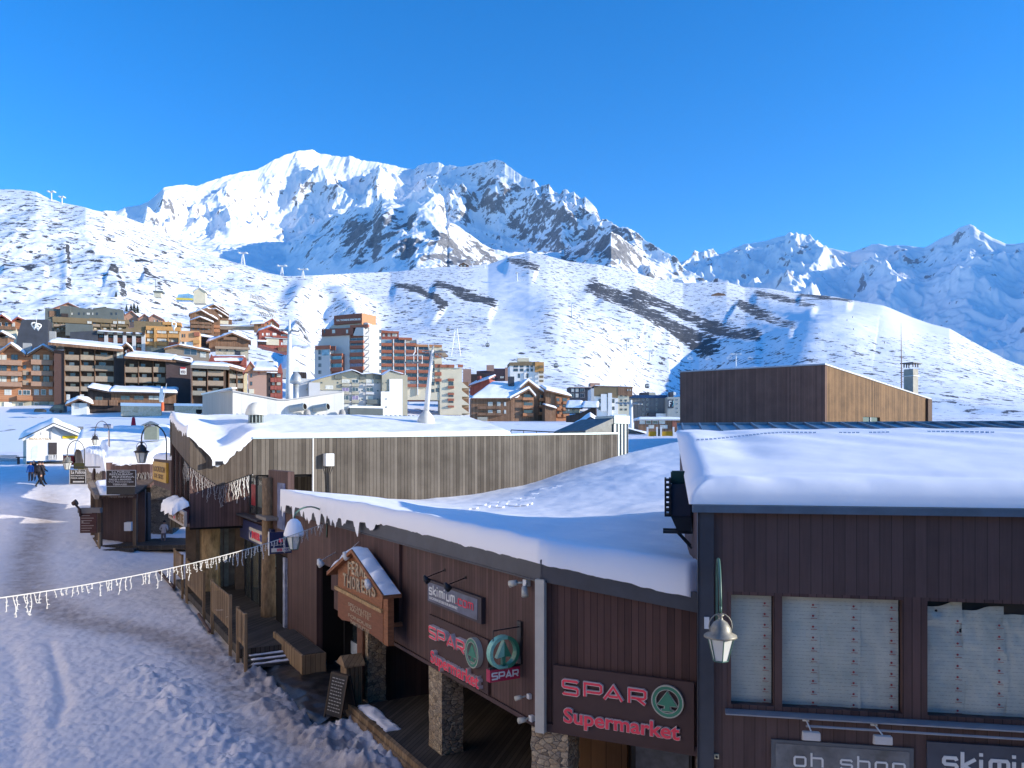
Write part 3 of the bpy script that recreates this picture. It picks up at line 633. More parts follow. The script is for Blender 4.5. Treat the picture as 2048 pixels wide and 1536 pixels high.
def ex4(X, Y):
    g = .03 * np.exp(-((Y - .25) / .3) ** 2) * (.35 + fbm(X * 1.1, Y * .5, 2, 4)) * sm(6, 1, X)
    g += -.07 * np.exp(-((X - 1.1) / .5) ** 2) * sm(2, 4, Y) - .05 * np.exp(-((Y - 1.1 - .3 * np.sin(X)) / .3) ** 2)
    g = g - .25 * sm(8, 13, Y)
    return g + .014 * np.sin((X + Y * .55) * 2 * math.pi / 1.9) * sm(3, 7, Y)
sn = snowslab('roof_snow', B4, F4, -.17, L4, -.1, D4 - 2.7, roof4, .34, 260, 170, .42, 3, None, .012, .7, extra=ex4, ragged=.0)
m = MB(); rr = random.Random(5)                    # bird tracks across the roof snow, as small marks with the pits' shade in their colour
for k in range(70):
    t = k / 70; x = .2 + t * 7.0; y = 6.6 + 1.9 * sm(0, .35, t) + .15 * math.sin(t * 9) - (.3 * max(0, t - .8) * 5)
    if .42 < t < .5 or .56 < t < .6 or .66 < t < .8: continue
    z = roof4(x, y) + .375
    m.box(x, x + .07, y, y + .035, z - .03, z + .004)
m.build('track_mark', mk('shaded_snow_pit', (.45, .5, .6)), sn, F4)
# windows of printed paper
pap, nd, lk, b = nodes('printed_paper'); b.inputs['Roughness'].default_value = .25; b.inputs['Specular IOR Level'].default_value = .5
tc = nd.new('ShaderNodeTexCoord'); sp = nd.new('ShaderNodeSeparateXYZ'); lk.new(tc.outputs['Object'], sp.inputs[0])
fr_ = mth(nd, lk, 'FRACT', mth(nd, lk, 'MULTIPLY', sp.outputs['Z'], 1 / .055)); ln_ = mth(nd, lk, 'LESS_THAN', fr_, .2)
mpp = nd.new('ShaderNodeMapping'); lk.new(tc.outputs['Object'], mpp.inputs[0]); mpp.inputs['Scale'].default_value = (5, 1, 18)
tn = noise_(nd, lk, mpp.outputs[0], 6, 3); gt = mth(nd, lk, 'GREATER_THAN', tn.outputs[0], .5); f = mth(nd, lk, 'MULTIPLY', ln_, gt)
bn = noise_(nd, lk, tc.outputs['Object'], .9, 4); rb = ramp(nd, lk, bn.outputs[0], [(.3, (.36, .39, .33)), (.7, (.56, .57, .48))])
mx = nd.new('ShaderNodeMix'); mx.data_type = 'RGBA'; lk.new(mth(nd, lk, 'MULTIPLY', f, .45), mx.inputs[0]); lk.new(rb.outputs[0], mx.inputs[6]); mx.inputs[7].default_value = (.16, .17, .18, 1)
lk.new(mx.outputs[2], b.inputs['Base Color']); bump(nd, lk, b, bn.outputs[0], .4, .1)
red_dot = mk('dark_red_print', (.28, .04, .05), .5)
def paper_strip(parent, xa, xb, za, zb, y, tear=0, seed_=0):
    n1, n2 = 26, 40; u = np.linspace(0, 1, n1); v = np.linspace(0, 1, n2); A, B = np.meshgrid(u, v, indexing='ij')
    X = xa + (xb - xa) * A; Z = za + (zb - za) * B; Yv = y + .012 * fbm(X * 3, Z * 2, 3, seed_) + tear * .05 * np.abs(fbm(X * 2.4 + 3, Z * 2.4, 3, seed_ + 2)) * B
    Z = Z - tear * .10 * (1 - A) * B ** 3 - tear * .12 * A * B ** 4 * (.5 + fbm(X * 2, Z * 0, 2, seed_)); X = X + tear * .03 * np.sin(B * 5)
    p = gridobj('paper_sheet', X, Yv, Z, pap, parent, M=F4.M)
    d = MB(); k = 0; z = zb - .13
    while z > za + .04:
        if not (tear and z > zb - .28): d.add([(xb - .1 + .017 * math.cos(t * .785), y - .022, z + .017 * math.sin(t * .785)) for t in range(8)] , [tuple(range(7, -1, -1))]); d.box(xb - .13, xb - .04, y - .021, y - .019, z - .042, z - .036)
        z -= .163
    d.build('printed_roundel', red_dot, p, F4)
def pane(x0, x1, strips, tear=0):
    f_ = MB(); zb, zt = zsill - .03, zwt4 + .02
    f_.box(x0, x1, .0, .16, zt - .05, zt).box(x0, x1, .0, .16, zb, zb + .07).box(x0, x0 + .06, .0, .16, zb + .07, zt - .05).box(x1 - .06, x1, .0, .16, zb + .07, zt - .05)
    f_ = f_.build('window', wood_dk, B4, F4)
    MB().box(x0 + .05, x1 - .05, .17, .175, zb, zt).build('pane', glass_dk, f_, F4)
    for k, (a, b_) in enumerate(strips): paper_strip(f_, a, b_, zb + .075, zt - .052 - (0 if not tear else .04 * k), .135 - .006 * (k % 2), tear, 3 * k + int(x0 * 7))
px4 = lambda p: F4.hy(p, 1300)[0]
pane(px4(1454), px4(1556), [(px4(1466) - .02, px4(1545))])
pane(px4(1556), px4(1814), [(px4(1563), px4(1643)), (px4(1642), px4(1725)), (px4(1723), px4(1802))])
pane(px4(1846), px4(2160), [(px4(1852), px4(1936)), (px4(1934), px4(2020)), (px4(2018), px4(2100))], 1)
MB().box(px4(1814), px4(1846), .0, .16, zsill - .03, zwt4 + .02).build('mullion', wood_dk, B4, F4)
m = MB(); x0s = F4.hy(1450, 1413)[0]; m.hexa([(x0s, -.13, zsill - .09), (L4, -.13, zsill - .09), (L4, .05, zsill - .09), (x0s, .05, zsill - .09), (x0s, -.13, zsill - .07), (L4, -.13, zsill - .07), (L4, .05, zsill - .02), (x0s, .05, zsill - .02)])
m.build('window_sill', mk('zinc_sill', (.33, .35, .38), .4, .5, metal=.5), B4, F4)
xr0, zr0 = F4.hy(1612, 1452, -.12); m = MB().tube([(xr0, -.12, zr0), (L4, -.12, zr0)], .018, 8)
m.build('conduit_rail', mk('grey_conduit', (.3, .31, .33), .5), B4, F4)
m = MB(); x_, z_ = F4.hy(1433, 1512, 0); m.box(x_ - .035, x_ + .035, -.03, -.002, z_ - .035, z_ + .035); m.tube([(x_, -.03, z_), (x_, -.05, z_)], .018, 8, 1)
m.build('wall_socket', [mk('cream_plastic', (.6, .53, .36), .5), black_pt], B4, F4)
def floodlight(px, py, pxb, pyb, label):
    x, z = F4.hy(px, py, 0); t = thing('floodlight', label, 'lamp', Fr(*F4.w(x, 0, z).xy, math.degrees(F4.th), z), 'white flat floodlights above the shop signs')
    fr = Fr(*F4.w(x, 0, z).xy, math.degrees(F4.th), z); x2, z2 = fr.hy(pxb, pyb, -.34)
    MB().box(-.045, .045, -.04, -.002, -.03, .05).tube([(0, -.03, 0), (x2, -.34, z2 + .1)], .011, 6).build('arm', white_pt, t, fr)
    m = MB(); m.hexa([(x2 - .125, -.40, z2 - .02), (x2 + .125, -.40, z2 - .02), (x2 + .125, -.30, z2 - .05), (x2 - .125, -.30, z2 - .05), (x2 - .12, -.40, z2 + .10), (x2 + .12, -.40, z2 + .10), (x2 + .12, -.30, z2 + .09), (x2 - .12, -.30, z2 + .09)])
    m.build('lamp_head', mk('lamp_white', (.62, .6, .57), .4), t, fr, bevel=.008)
floodlight(1611, 1437, 1622, 1476, 'white flat floodlight above the grey sign reading oh shop')
floodlight(1747, 1446, 1765, 1484, 'white flat floodlight between the two grey shop signs, at the upper right')
# signs of the right shop
def signframe(fr, px0, py0, px1, py1, yy=0, zrow=None):
    x0, x1, z0, z1 = fr.rect(px0, py0, px1, py1, yy); return x0, x1, z0, z1
x0 = px4(1542); zt = F4.hy(1680, 1486)[1]; x1 = F4.hy(1826, 1500)[0]
T = thing('shop_sign', 'grey glossy sign reading oh shop in thin white letters, below the papered windows', 'sign', Fr(*F4.w(x0, 0, zt - .5).xy, math.degrees(F4.th), zt - .5))
gsheen = mk('glossy_grey_sign', (.13, .14, .15), .18, .6, var=.5, vs=2.5)
MB().box(x0, x1, -.035, -.004, zt - .62, zt).build('frame', mk('sign_edge_grey', (.12, .13, .14), .4), T, F4)
MB().box(x0 + .06, x1 - .06, -.042, -.036, zt - .58, zt - .05).build('panel', gsheen, T, F4)
w_ = .155; xx = F4.hy(1588, 1530)[0]; zb = F4.hy(1600, 1529)[1]
pen('oh shop', white_pt, T, F4, xx, zb, w_, .13, .085, -.043, .012, .028)
x0 = F4.hy(1852, 1500)[0]; zt = F4.hy(1950, 1487)[1]
T = thing('shop_sign', 'dark blue grey sign at the right edge reading SKIMIUM in bold white letters', 'sign', Fr(*F4.w(x0, 0, zt - .5).xy, math.degrees(F4.th), zt - .5))
MB().box(x0, x0 + 3.0, -.05, -.004, zt - .62, zt).build('panel', mk('slate_blue_sign', (.055, .065, .09), .35, .5, var=.15), T, F4)
pen('skimium', white_pt, T, F4, F4.hy(1885, 1530)[0], F4.hy(1885, 1538)[1], .17, .19, .075, -.051, .014, .048)
# ---------------------------------------------------------------- street lanterns
frost = mk('frosted_lamp_glass', (.62, .64, .60), .35, .5, var=.1)
def lantern(label, attach, tip, s, mat_arm, mat_body, snow=0, rise=None, bracket=True):
    """arched bracket from the wall point to the tip, lantern hanging below the tip"""
    a = Vector(attach); b_ = Vector(tip); fr = Matrix.Translation(a); T = thing('street_lantern', label, 'street lamp', fr)
    d = b_ - a; n_ = 14; rise = rise or .5 * Vector((d.x, d.y)).length
    pts = [(0, 0, -rise * 1.1), (0, 0, -rise * .2)] + [tuple(Vector((d.x, d.y, 0)) * (.5 - .5 * math.cos(math.pi * k / n_)) + Vector((0, 0, d.z * k / n_ + rise * math.sin(math.pi * k / n_)))) for k in range(0, n_ + 1)]
    MB().tube(pts, .022 * s, 8).tube([tuple(d), tuple(d - Vector((0, 0, .1 * s)))], .022 * s).build('arm', mat_arm, T, fr, smooth=True)
    c = d - Vector((0, 0, .1 * s)); c = tuple(c)
    hoop = [(c[0] + .17 * s * math.cos(R(t)), c[1], c[2] - .2 * s + .19 * s * math.sin(R(t))) for t in range(-40, 221, 20)]
    mb = MB().tube(hoop, .009 * s, 6)
    mb.lathe(c, [(.03 * s, -.02 * s), (.055 * s, -.03 * s), (.03 * s, -.06 * s), (.04 * s, -.1 * s), (.1 * s, -.14 * s), (.15 * s, -.22 * s), (.16 * s, -.29 * s), (.24 * s, -.33 * s), (.245 * s, -.36 * s), (.2 * s, -.36 * s)], 16)
    mb.build('cap', mat_body, T, fr, smooth=True)
    MB().lathe(c, [(.19 * s, -.365 * s), (.105 * s, -.70 * s)], 6, 0, R(30)).build('lamp_glass', frost, T, fr)
    mb = MB()
    for k in range(6):
        t = R(30 + 60 * k); t2 = R(90 + 60 * k); p = lambda r, z, q: (c[0] + r * s * math.cos(q), c[1] + r * s * math.sin(q), c[2] + z * s)
        mb.tube([p(.196, -.36, t), p(.11, -.705, t)], .009 * s, 5).tube([p(.11, -.705, t), p(.11, -.705, t2)], .01 * s, 5).tube([p(.198, -.365, t), p(.198, -.365, t2)], .01 * s, 5)
    mb.build('glass_bars', mat_arm, T, fr)
    if snow:
        mb = MB(); mb.lathe((c[0], c[1], c[2]), [(.26 * s, -.36 * s), (.27 * s, -.3 * s), (.23 * s, -.16 * s), (.17 * s, 0), (.09 * s, .08 * s), (.02 * s, .1 * s)], 14)
        o = mb.build('snow_cap', snow_m, T, fr, smooth=True)
    return T
p1 = F4.w(px4(1440) - .05, -.02, F4.hy(1440, 1180)[1]); tip = Pw(1441, 1212, 10.9)
lantern('brass topped lantern on a green arched bracket in front of the papered windows', (p1.x, p1.y, p1.z), (tip.x, tip.y, tip.z), .92, green_pt, gold, rise=.55)
MB().box(F4.hy(1408, 1240)[0], F4.hy(1418, 1240)[0], -.09, -.052, F4.hy(1410, 1255)[1], F4.hy(1410, 1232)[1]).build('junction_box', white_pt, B4, F4)
# ---------------------------------------------------------------- fan unit bracketed on the side of the right shop
Fv = Fr(*F4.w(-.02, 0, 0).xy, math.degrees(F4.th))
T = thing('ventilation_unit', 'black metal ventilation unit on brackets beside the snowy roof of the right shop', 'machine', Fr(*F4.w(-.5, 2.6, 4.7).xy, math.degrees(F4.th), 4.7))
y_a = 3.0
def vz(px, py): return F4.hy(px, py, y_a)
xa, zt = vz(1342, 968); xb, zb = vz(1374, 1034)
m = MB().box(xa, -.03, y_a, y_a + 1.1, zb, zt - .0); m.build('housing', mk('blue_black_sheet', (.03, .035, .055), .5), T, F4, bevel=.02)
xc, zc = vz(1349, 1054); MB().hexa([(xa + .12, y_a + .1, zb - .28), (-.03, y_a + .1, zb - .28), (-.03, y_a + .9, zb - .28), (xa + .12, y_a + .9, zb - .28), (xa, y_a, zb), (-.03, y_a, zb), (-.03, y_a + 1.1, zb), (xa, y_a + 1.1, zb)]).build('hopper', black_pt, T, F4)
xp, zp = vz(1329, 956); xq, zq = vz(1337, 1033)
m = MB()
for a, b_ in ((0, .035), (.085, .12)): m.box(xp + a, xp + b_, y_a - .05, y_a + .5, zq, zp)
for k in range(8): m.box(xp, xp + .12, y_a - .05, y_a + .5, zq + (zp - zq) * k / 7.6, zq + (zp - zq) * (k / 7.6 + .05))
m.build('side_grille', black_pt, T, F4)
x2, z2 = vz(1342, 972); m = MB().box(x2, x2 + .36, y_a + .1, y_a + .6, z2 + .03, z2 + .28).tube([(x2 + .3, y_a, z2 + .25), (x2 + .55, y_a, z2)], .015, 6); m.build('motor', mk('dark_green_motor', (.012, .045, .035), .5), T, F4, bevel=.02)
m = MB()
for q in (0, .5): m.box(xa - .15, -.01, y_a + q + .2, y_a + q + .26, zb - .34, zb - .29).tube([(xa + .1, y_a + q + .23, zb - .3), (-.02, y_a + q + .23, zb - .62)], .022, 6)
m.build('bracket', black_pt, T, F4)
T = thing('metal_ladder', 'black slatted metal walkway behind the snow lip at the side of the right shop', 'ladder', Fr(*F4.w(-.3, 1.6, 4.0).xy, 0, 4.0))
m = MB()
for k in range(5): m.box(-.62 + .1 * k, -.01, 1.3 + .16 * k, 1.38 + .16 * k, 4.62 - .0 * k, 4.66 + .02 * k)
m.build('slat', black_pt, T, F4)
# ================================================================== LOW SUPERMARKET BUILDING (centre), two front walls meeting at the downpipe
F3 = Fr(.575, 13.95, -25.7); F2 = Fr(-8.29, 29.55, -60.4); L2 = 17.94; L3 = 2.66
def x2(px, y=0, py=1250): return F2.hy(px, py, y)[0]
def x3(px, y=0, py=1400): return F3.hy(px, py, y)[0]
BS = thing('low_shop_building', 'low brown boarded shop building with stone pillars under a curved snowy roof', 'building', F2)
zb_, zf_ = 2.13, 4.74
m = MB()
m.box(0, x2(633), 0, .2, 0, zf_)                                   # wall down to the ground
m.box(x2(633), x2(668), 0, .2, 3.35, zf_)
m.box(x2(668), L2, 0, .2, zb_, zf_)
m.build('front_wall', wood_dk, BS, F2)
xq = x2(805, 0, 1140); m = MB().box(x2(668), xq, -.09, -.002, 2.72, zf_ - .02); m.build('upper_panel', wood_red, BS, F2)
m = MB().pxz([(0, zb_), (L3 + .3, zb_ + .02), (L3 + .3, 4.38), (0, zf_)], 0, .2); m.build('front_wall', wood_red, BS, F3)
m = MB().box(-.03, L3 + .3, -.04, -.003, zb_ - .02, zb_ + .12); m.build('base_board', panel_br, BS, F3)
m = MB().box(x2(720), L2, -.05, -.003, zb_ - .03, zb_ + .05); m.build('base_board', panel_br, BS, F2)
# flashing
m = MB().box(x2(572), L2 + .05, -.10, -.004, zf_ - .01, 5.10).box(x2(572), L2 + .03, -.12, -.004, zf_ - .04, zf_ - .012); m.build('roof_flashing', metal_dk, BS, F2)
m = MB().pxz([(-.05, zf_ - .02), (L3 + .25, 4.39), (L3 + .25, 4.70), (-.05, 5.09)], -.10, -.004); m.build('roof_flashing', metal_dk, BS, F3)
# ceiling, arcade back wall, interior
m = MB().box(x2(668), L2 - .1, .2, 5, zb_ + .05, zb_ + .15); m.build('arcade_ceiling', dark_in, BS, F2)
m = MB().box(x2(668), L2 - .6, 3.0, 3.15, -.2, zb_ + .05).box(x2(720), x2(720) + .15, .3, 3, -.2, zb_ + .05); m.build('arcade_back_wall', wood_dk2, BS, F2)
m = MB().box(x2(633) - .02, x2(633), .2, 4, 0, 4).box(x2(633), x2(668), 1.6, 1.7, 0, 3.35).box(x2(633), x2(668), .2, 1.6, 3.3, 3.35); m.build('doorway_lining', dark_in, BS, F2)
m = MB().box(x2(668) + .1, x2(722), .55, .62, .75, 3.3); m.build('display_window', glass_dk, BS, F2)
m = MB().box(x2(668) + .02, x2(668) + .1, .3, .7, .2, 2.9).box(x2(668) + .02, x2(722), .3, .7, .2, .62); m.build('display_frame', dark_in, BS, F2)
m = MB().box(x2(668) + .1, x2(720), .50, .53, .72, 1.1); m.build('window_notice', mk('pale_notice', (.32, .36, .40), .5, var=.3, vs=6), BS, F2)
# arcade under the second front wall
m = MB().box(-.6, L3 + 1.5, 2.2, 2.35, .2, zb_ + .05); m.build('arcade_back_wall', wood_dk2, BS, F3)
m = MB().box(x3(1140, 1.5, 1500), x3(1254, 1.5, 1500), 1.5, 1.58, .2, zb_ - .05); m.build('wooden_door', boards('warm_door_boards', (.10, .05, .02), (.2, .105, .05), .3, .03), BS, F3)
m = MB().box(x3(1262, 1.5, 1500), x3(1384, 1.5, 1500), 1.5, 1.58, .2, zb_ - .03); dw = m.build('entrance_window', black_pt, BS, F3)
m = MB().box(x3(1272, 1.5, 1500), x3(1378, 1.5, 1500), 1.48, 1.497, .9, zb_ - .16); m.build('poster', mk('grey_poster', (.16, .17, .19), .4, var=.3, vs=5), dw, F3)
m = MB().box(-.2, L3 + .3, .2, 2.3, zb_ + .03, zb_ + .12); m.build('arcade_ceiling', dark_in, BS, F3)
# rear and roof body so the block is solid from other sides
def pillar(fr, x0, x1, y0, y1, z0, z1, mat, label=None):
    m = MB(); nz = 14; n0 = len(m.v)
    nseg = 5; ring = []
    per = [(x0 + (x1 - x0) * k / nseg, y0) for k in range(nseg)] + [(x1, y0 + (y1 - y0) * k / nseg) for k in range(nseg)] + [(x1 - (x1 - x0) * k / nseg, y1) for k in range(nseg)] + [(x0, y1 - (y1 - y0) * k / nseg) for k in range(nseg)]
    cx, cy = (x0 + x1) / 2, (y0 + y1) / 2; rr = random.Random(int(x0 * 100)); n_ = len(per)
    for i in range(nz + 1):
        for (x, y) in per:
            k = 1 + rr.uniform(-.035, .035); m.v.append((cx + (x - cx) * k, cy + (y - cy) * k, z0 + (z1 - z0) * i / nz))
    for i in range(nz):
        for k in range(n_): q = (k + 1) % n_; m.f.append((i * n_ + k, i * n_ + q, (i + 1) * n_ + q, (i + 1) * n_ + k)); m.m.append(0)
    return m.build('stone_pillar', mat, BS, fr)
xA = x2(734, 0, 1300); pillar(F2, xA - .62, xA, .02, .55, 0, zb_ + .02, stone_m)
xB = x2(882, 0, 1400); pillar(F2, xB - .72, xB, .02, .55, .1, zb_ + .02, stone_m)
pillar(F3, x3(1062, .05, 1500), x3(1136, .05, 1500), .05, .6, 0, zb_, stone_m)
pillar(F3, x3(1392, .05, 1500), x3(1392, .05, 1500) + .4, .05, .6, 0, zb_, stone_m)
m = MB().box(xA - .66, xA - .2, -.06, 0.01, .1, 2.35); m.build('timber_post', mk('red_brown_timber', (.13, .055, .03), .7, var=.3, vs=6), BS, F2)
# downpipe at the corner
m = MB().box(-.12, .05, -.16, -.05, zb_ - .02, zf_ + .02); m.build('downpipe', mk('cream_metal', (.50, .48, .42), .5, .4, var=.08), BS, F3)
# deck in front of the arcade
D = thing('wooden_deck', 'long wet wooden deck with a timber edge in front of the stone pillars', 'deck', F2)
xd0 = x2(705, -.6, 1400)
m = MB().box(xd0, L2 + .6, -.58, 3.0, .08, .22); m.build('deck_boards', boards('wet_deck_boards_across', (.03, .026, .024), (.10, .085, .07), .15, .12), D, F2)
m = MB().box(xd0 - .05, L2 + .8, -.70, -.585, -.25, .27).box(xd0 - .05, L2 + .8, -.76, -.702, -.02, .14); m.build('timber_edge', wood_raw, D, F2)
m = MB().box(-.5, L3 + 2, .2, 2.2, .0, .2); m.build('deck_boards', wood_deck, D, F3)
snowslab('deck_snow', D, F2, xd0 + .05, xd0 + 2.3, -.55, -.12, lambda x, y: 0 * x + .215, .09, 40, 14, .2, 4, near_snow, .05, 2, ragged=.12)
# ---------------------------------------------------------------- the snow field on the curved roof between the shops
roofpts = [(-8.3, 29.5, -1.90), (-5, 23.7, -1.90), (-3.2, 20.6, -1.91), (-1.8, 18.1, -1.93), (-.6, 16, -1.96), (.575, 13.95, -1.98), (1.7, 13.4, -2.14), (2.9, 12.8, -2.34),
           (-.9, 32.8, -2.95), (3.5, 30, -2.75), (3.6, 18.5, -2.7), (1.1, 23, -2.75), (4.4, 24, -2.7), (5.6, 40, -1.75), (9, 48, -.6), (-9.4, 37.6, -2.4), (-4.46, 41, -2.95), (.7, 44.6, -2.35), (6.4, 48.6, -.8), (10.4, 50, -.05), (-5.5, 30, -2.2), (-3, 26, -2.35), (0, 20, -2.5), (13, 52, .2), (8, 36, -1.9), (7, 30, -2.4)]
rf = tps([(a, b_, c + CZ) for a, b_, c in roofpts], .05)
def plen(P_): P_ = np.array(P_, float); s = np.concatenate([[0], np.cumsum(np.hypot(*np.diff(P_, axis=0).T))]); return P_, s
def along(P_, n_):
    P_, s = plen(P_); q = np.linspace(0, s[-1], n_); return np.interp(q, s, P_[:, 0]), np.interp(q, s, P_[:, 1])
def loft(name, parent, front, back, zf, th, nx, ny, rad, seed_=1, amp=.05, sc=.7, ragged=.0, extra=None, mat=None, edges=(1, 1, 1, 1), M=None, warp=1.0):
    fx, fy = along(front, nx); bx, by = along(back, nx); t = np.linspace(0, 1, ny) ** warp
    X = fx[:, None] * (1 - t) + bx[:, None] * t; Y = fy[:, None] * (1 - t) + by[:, None] * t
    Ls = np.hypot(bx - fx, by - fy)[:, None]; s = np.concatenate([[0], np.cumsum(np.hypot(np.diff(fx), np.diff(fy)))]); s2 = np.concatenate([[0], np.cumsum(np.hypot(np.diff(bx), np.diff(by)))])
    S_ = s[:, None] * (1 - t) + s2[:, None] * t; E_ = s[-1] * (1 - t) + s2[-1] * t
    big = 1e3; d = np.minimum(np.minimum(t * Ls if edges[0] else big, (1 - t) * Ls if edges[1] else big), np.minimum(S_ if edges[2] else big, E_ - S_ if edges[3] else big))
    d = np.clip(d / rad, 0, 1); h = np.sqrt(np.clip(1 - (1 - d) ** 2, 0, 1)); Z = zf(X, Y) + h * (th + amp * fbm(X * sc, Y * sc, 4, seed_) + (extra(X, Y) if extra is not None else 0))
    if ragged:
        e = (1 - d) ** 3; rg = fbm(X * 2.1, Y * 2.1, 3, seed_ + 7); Z = Z - e * (1 - h) * (ragged(X, Y) if callable(ragged) else ragged) * (.35 + 1.3 * np.clip(rg + .25, 0, 1.4))
    return gridobj(name, X, Y, Z, mat or snow_m, parent, M=M or Matrix.Identity(4))
nrm = Vector((-.87, -.494)); e2 = lambda x, y: tuple(F2.w(x, y, 0).xy); e3 = lambda x, y: tuple(F3.w(x, y, 0).xy)
front = [e2(-.6, .0), e2(.1, -.30), e2(2, -.36), e2(4, -.36), e2(6.5, -.34), e2(8, -.22), e2(12, -.14), e2(15, -.12), e2(17.9, -.13), e3(.1, -.13), e3(1.2, -.13), e3(2.55, -.13), e3(2.72, .1)]
back = [(-11.2, 36.4), (-9.5, 37.4), (-4.46, 41), (.7, 44.6), (6.4, 48.6), (10.4, 51), (14, 54)]
lo_ = lambda X, Y: np.exp(-((np.hypot(X - 2.7, Y - 12.9)) / 1.2) ** 2) * .12
loft('roof_snow', BS, front, back, rf, .44, 420, 420, .34, 12, .03, .45, lambda X, Y: .30 * sm(20, 22.5, Y) + .03, mat=snow_m, edges=(1, 0, 1, 0), warp=1.7, extra=lambda X, Y: .05 * fbm(X * .25, Y * .25, 3, 4) + lo_(X, Y))
def footprints():
    m = MB(); rr = random.Random(3)
    for (a, b_, n_) in (((935, 1018), (1075, 993), 10), ((985, 1015), (1070, 1003), 7), ((1070, 985), (1130, 972), 5)):
        for k in range(n_):
            px = a[0] + (b_[0] - a[0]) * k / n_ + rr.uniform(-5, 5); py = a[1] + (b_[1] - a[1]) * k / n_ + rr.uniform(-4, 4)
            for Y in np.arange(20, 50, .2):
                X = (px - CX) / FPX * Y; z = CZ + (HY - py) / FPX * Y
                if z <= float(rf(X, Y)) + .46:
                    m.hexa([(X - .2, Y - .1, z - .02), (X + .12, Y - .14, z - .02), (X + .2, Y + .08, z - .02), (X - .12, Y + .14, z - .02), (X - .2, Y - .1, z + .015), (X + .12, Y - .14, z + .01), (X + .2, Y + .08, z + .05), (X - .12, Y + .14, z + .05)]); break
    return m.build('footprints', snow_m, BS, Matrix.Identity(4))
footprints()
# ---------------------------------------------------------------- signs on the low building
red_f = mk('red_letter_face', (.80, .035, .075), .35, .5, var=.12, vs=14); pale_e = mk('pale_letter_edge', (.62, .52, .50), .5, .4)
green_f = mk('green_logo_face', (.03, .20, .12), .35, .5, var=.15); green_l = mk('pale_green_logo', (.22, .52, .40), .4, .5, var=.2, vs=9); cream = mk('cream_logo', (.45, .45, .38), .5)
def treelogo(T, fr, cx, cz, r, y, d, ring=green_f, tree=green_f, rim=cream, base=None):
    m = MB(); ro = 28
    def annul(r0, r1, ya, yb, mi):
        for k in range(ro):
            a, b_ = 2 * math.pi * k / ro, 2 * math.pi * (k + 1) / ro
            m.pxz([(cx + r1 * math.cos(b_), cz + r1 * math.sin(b_)), (cx + r1 * math.cos(a), cz + r1 * math.sin(a)), (cx + r0 * math.cos(a), cz + r0 * math.sin(a)), (cx + r0 * math.cos(b_), cz + r0 * math.sin(b_))][::-1], ya, yb, mi)
    annul(r * .93, r, y - d, y, 1); annul(r * .74, r * .93, y - d + .006, y, 0); annul(r * .70, r * .74, y - d, y, 1)
    def P_(pts, ya, mi): m.pxz([(cx + a * r, cz + b_ * r) for a, b_ in pts][::-1], ya, y - .01, mi)
    tr = [(0, .62), (.60, -.22), (.14, -.26), (.16, -.45), (.34, -.5), (.34, -.58), (-.34, -.58), (-.34, -.5), (-.16, -.45), (-.14, -.26), (-.60, -.22)]
    tl = [(0, .68), (.68, -.26), (.2, -.30), (.24, -.45), (.42, -.5), (.42, -.64), (-.42, -.64), (-.42, -.5), (-.24, -.45), (-.2, -.30), (-.68, -.26)]
    P_(tl, y - d * .8, 1); P_(tr, y - d * .8 - .012, 2)
    return m.build('tree_logo', [ring, rim, tree], T, fr)
def sparword(T, fr, spans, zb, zt, y, d, pw, red=red_f, pale=pale_e):
    m = MB(); p2 = MB()
    for ch, (a, b_) in zip('SPAR', spans):
        strokes(m, SP[ch], a, zb, b_ - a, zt - zb, y - d, y, pw); strokes(p2, SP[ch], a, zb, b_ - a, zt - zb, y - d - .006, y - d - .001, pw * .6)
    m.build('letter_body', pale, T, fr); p2.build('lettering', red, T, fr)
# second wall: big panel
xa, za = F3.hy(1107, 1329, -.05); xb, zb2 = F3.hy(1389, 1503, -.05)
T = thing('supermarket_sign', 'brown panel with red SPAR Supermarket letters right of the pale downpipe', 'sign', Fr(*F3.w(xa, 0, zb2).xy, -25.7, zb2), 'SPAR Supermarket panels on the brown wall')
MB().box(xa, xb, -.07, -.004, zb2, za).build('panel', panel_br, T, F3, bevel=.006)
q = lambda px, py: F3.hy(px, py, -.1)
sparword(T, F3, [(q(1127, 1375)[0], q(1156, 1375)[0]), (q(1170, 1380)[0], q(1203, 1380)[0]), (q(1209, 1388)[0], q(1245, 1388)[0]), (q(1259, 1395)[0], q(1291, 1395)[0])], q(1140, 1388)[1], q(1140, 1362)[1], -.07, .045, .062)
cx_, cz_ = q(1335, 1403); treelogo(T, F3, cx_, cz_, .265, -.07, .05)
bx = (q(1127, 1440)[0], q(1361, 1465)[0], q(1172, 1461)[1], q(1136, 1415)[1])
lettering('Supermarket', pale_e, T, F3, bx, -.07, .045, 'letter_body', bold=.045); lettering('Supermarket', red_f, T, F3, (bx[0] + .01, bx[1] - .01, bx[2] + .01, bx[3] - .01), -.116, .006, bold=.022)
# first wall: foreshortened panel
xa, za = F2.hy(858, 1228, -.05); xb, _ = F2.hy(977, 1330, -.05)
T = thing('supermarket_sign', 'brown panel with red SPAR Supermarket letters below the grey skimium.com sign', 'sign', Fr(*F2.w(xa, 0, zb_).xy, -60.4, zb_), 'SPAR Supermarket panels on the brown wall')
MB().box(xa, xb, -.06, -.004, zb_ + .07, za).build('panel', panel_br, T, F2, bevel=.006)
q = lambda px, py: F2.hy(px, py, -.15); hw = q(860, 1253)[1]; lw = q(860, 1273)[1]; X0 = q(859, 1265)[0]; X1 = q(929, 1300)[0]; cw = (X1 - X0) / 4.9
sparword(T, F2, [(X0 + cw * 1.3 * k, X0 + cw * 1.3 * k + cw) for k in range(4)], lw, hw, -.06, .10, .065)
cx_, cz_ = F2.hy(943, 1306, -.17); treelogo(T, F2, cx_, cz_, .30, -.06, .11)
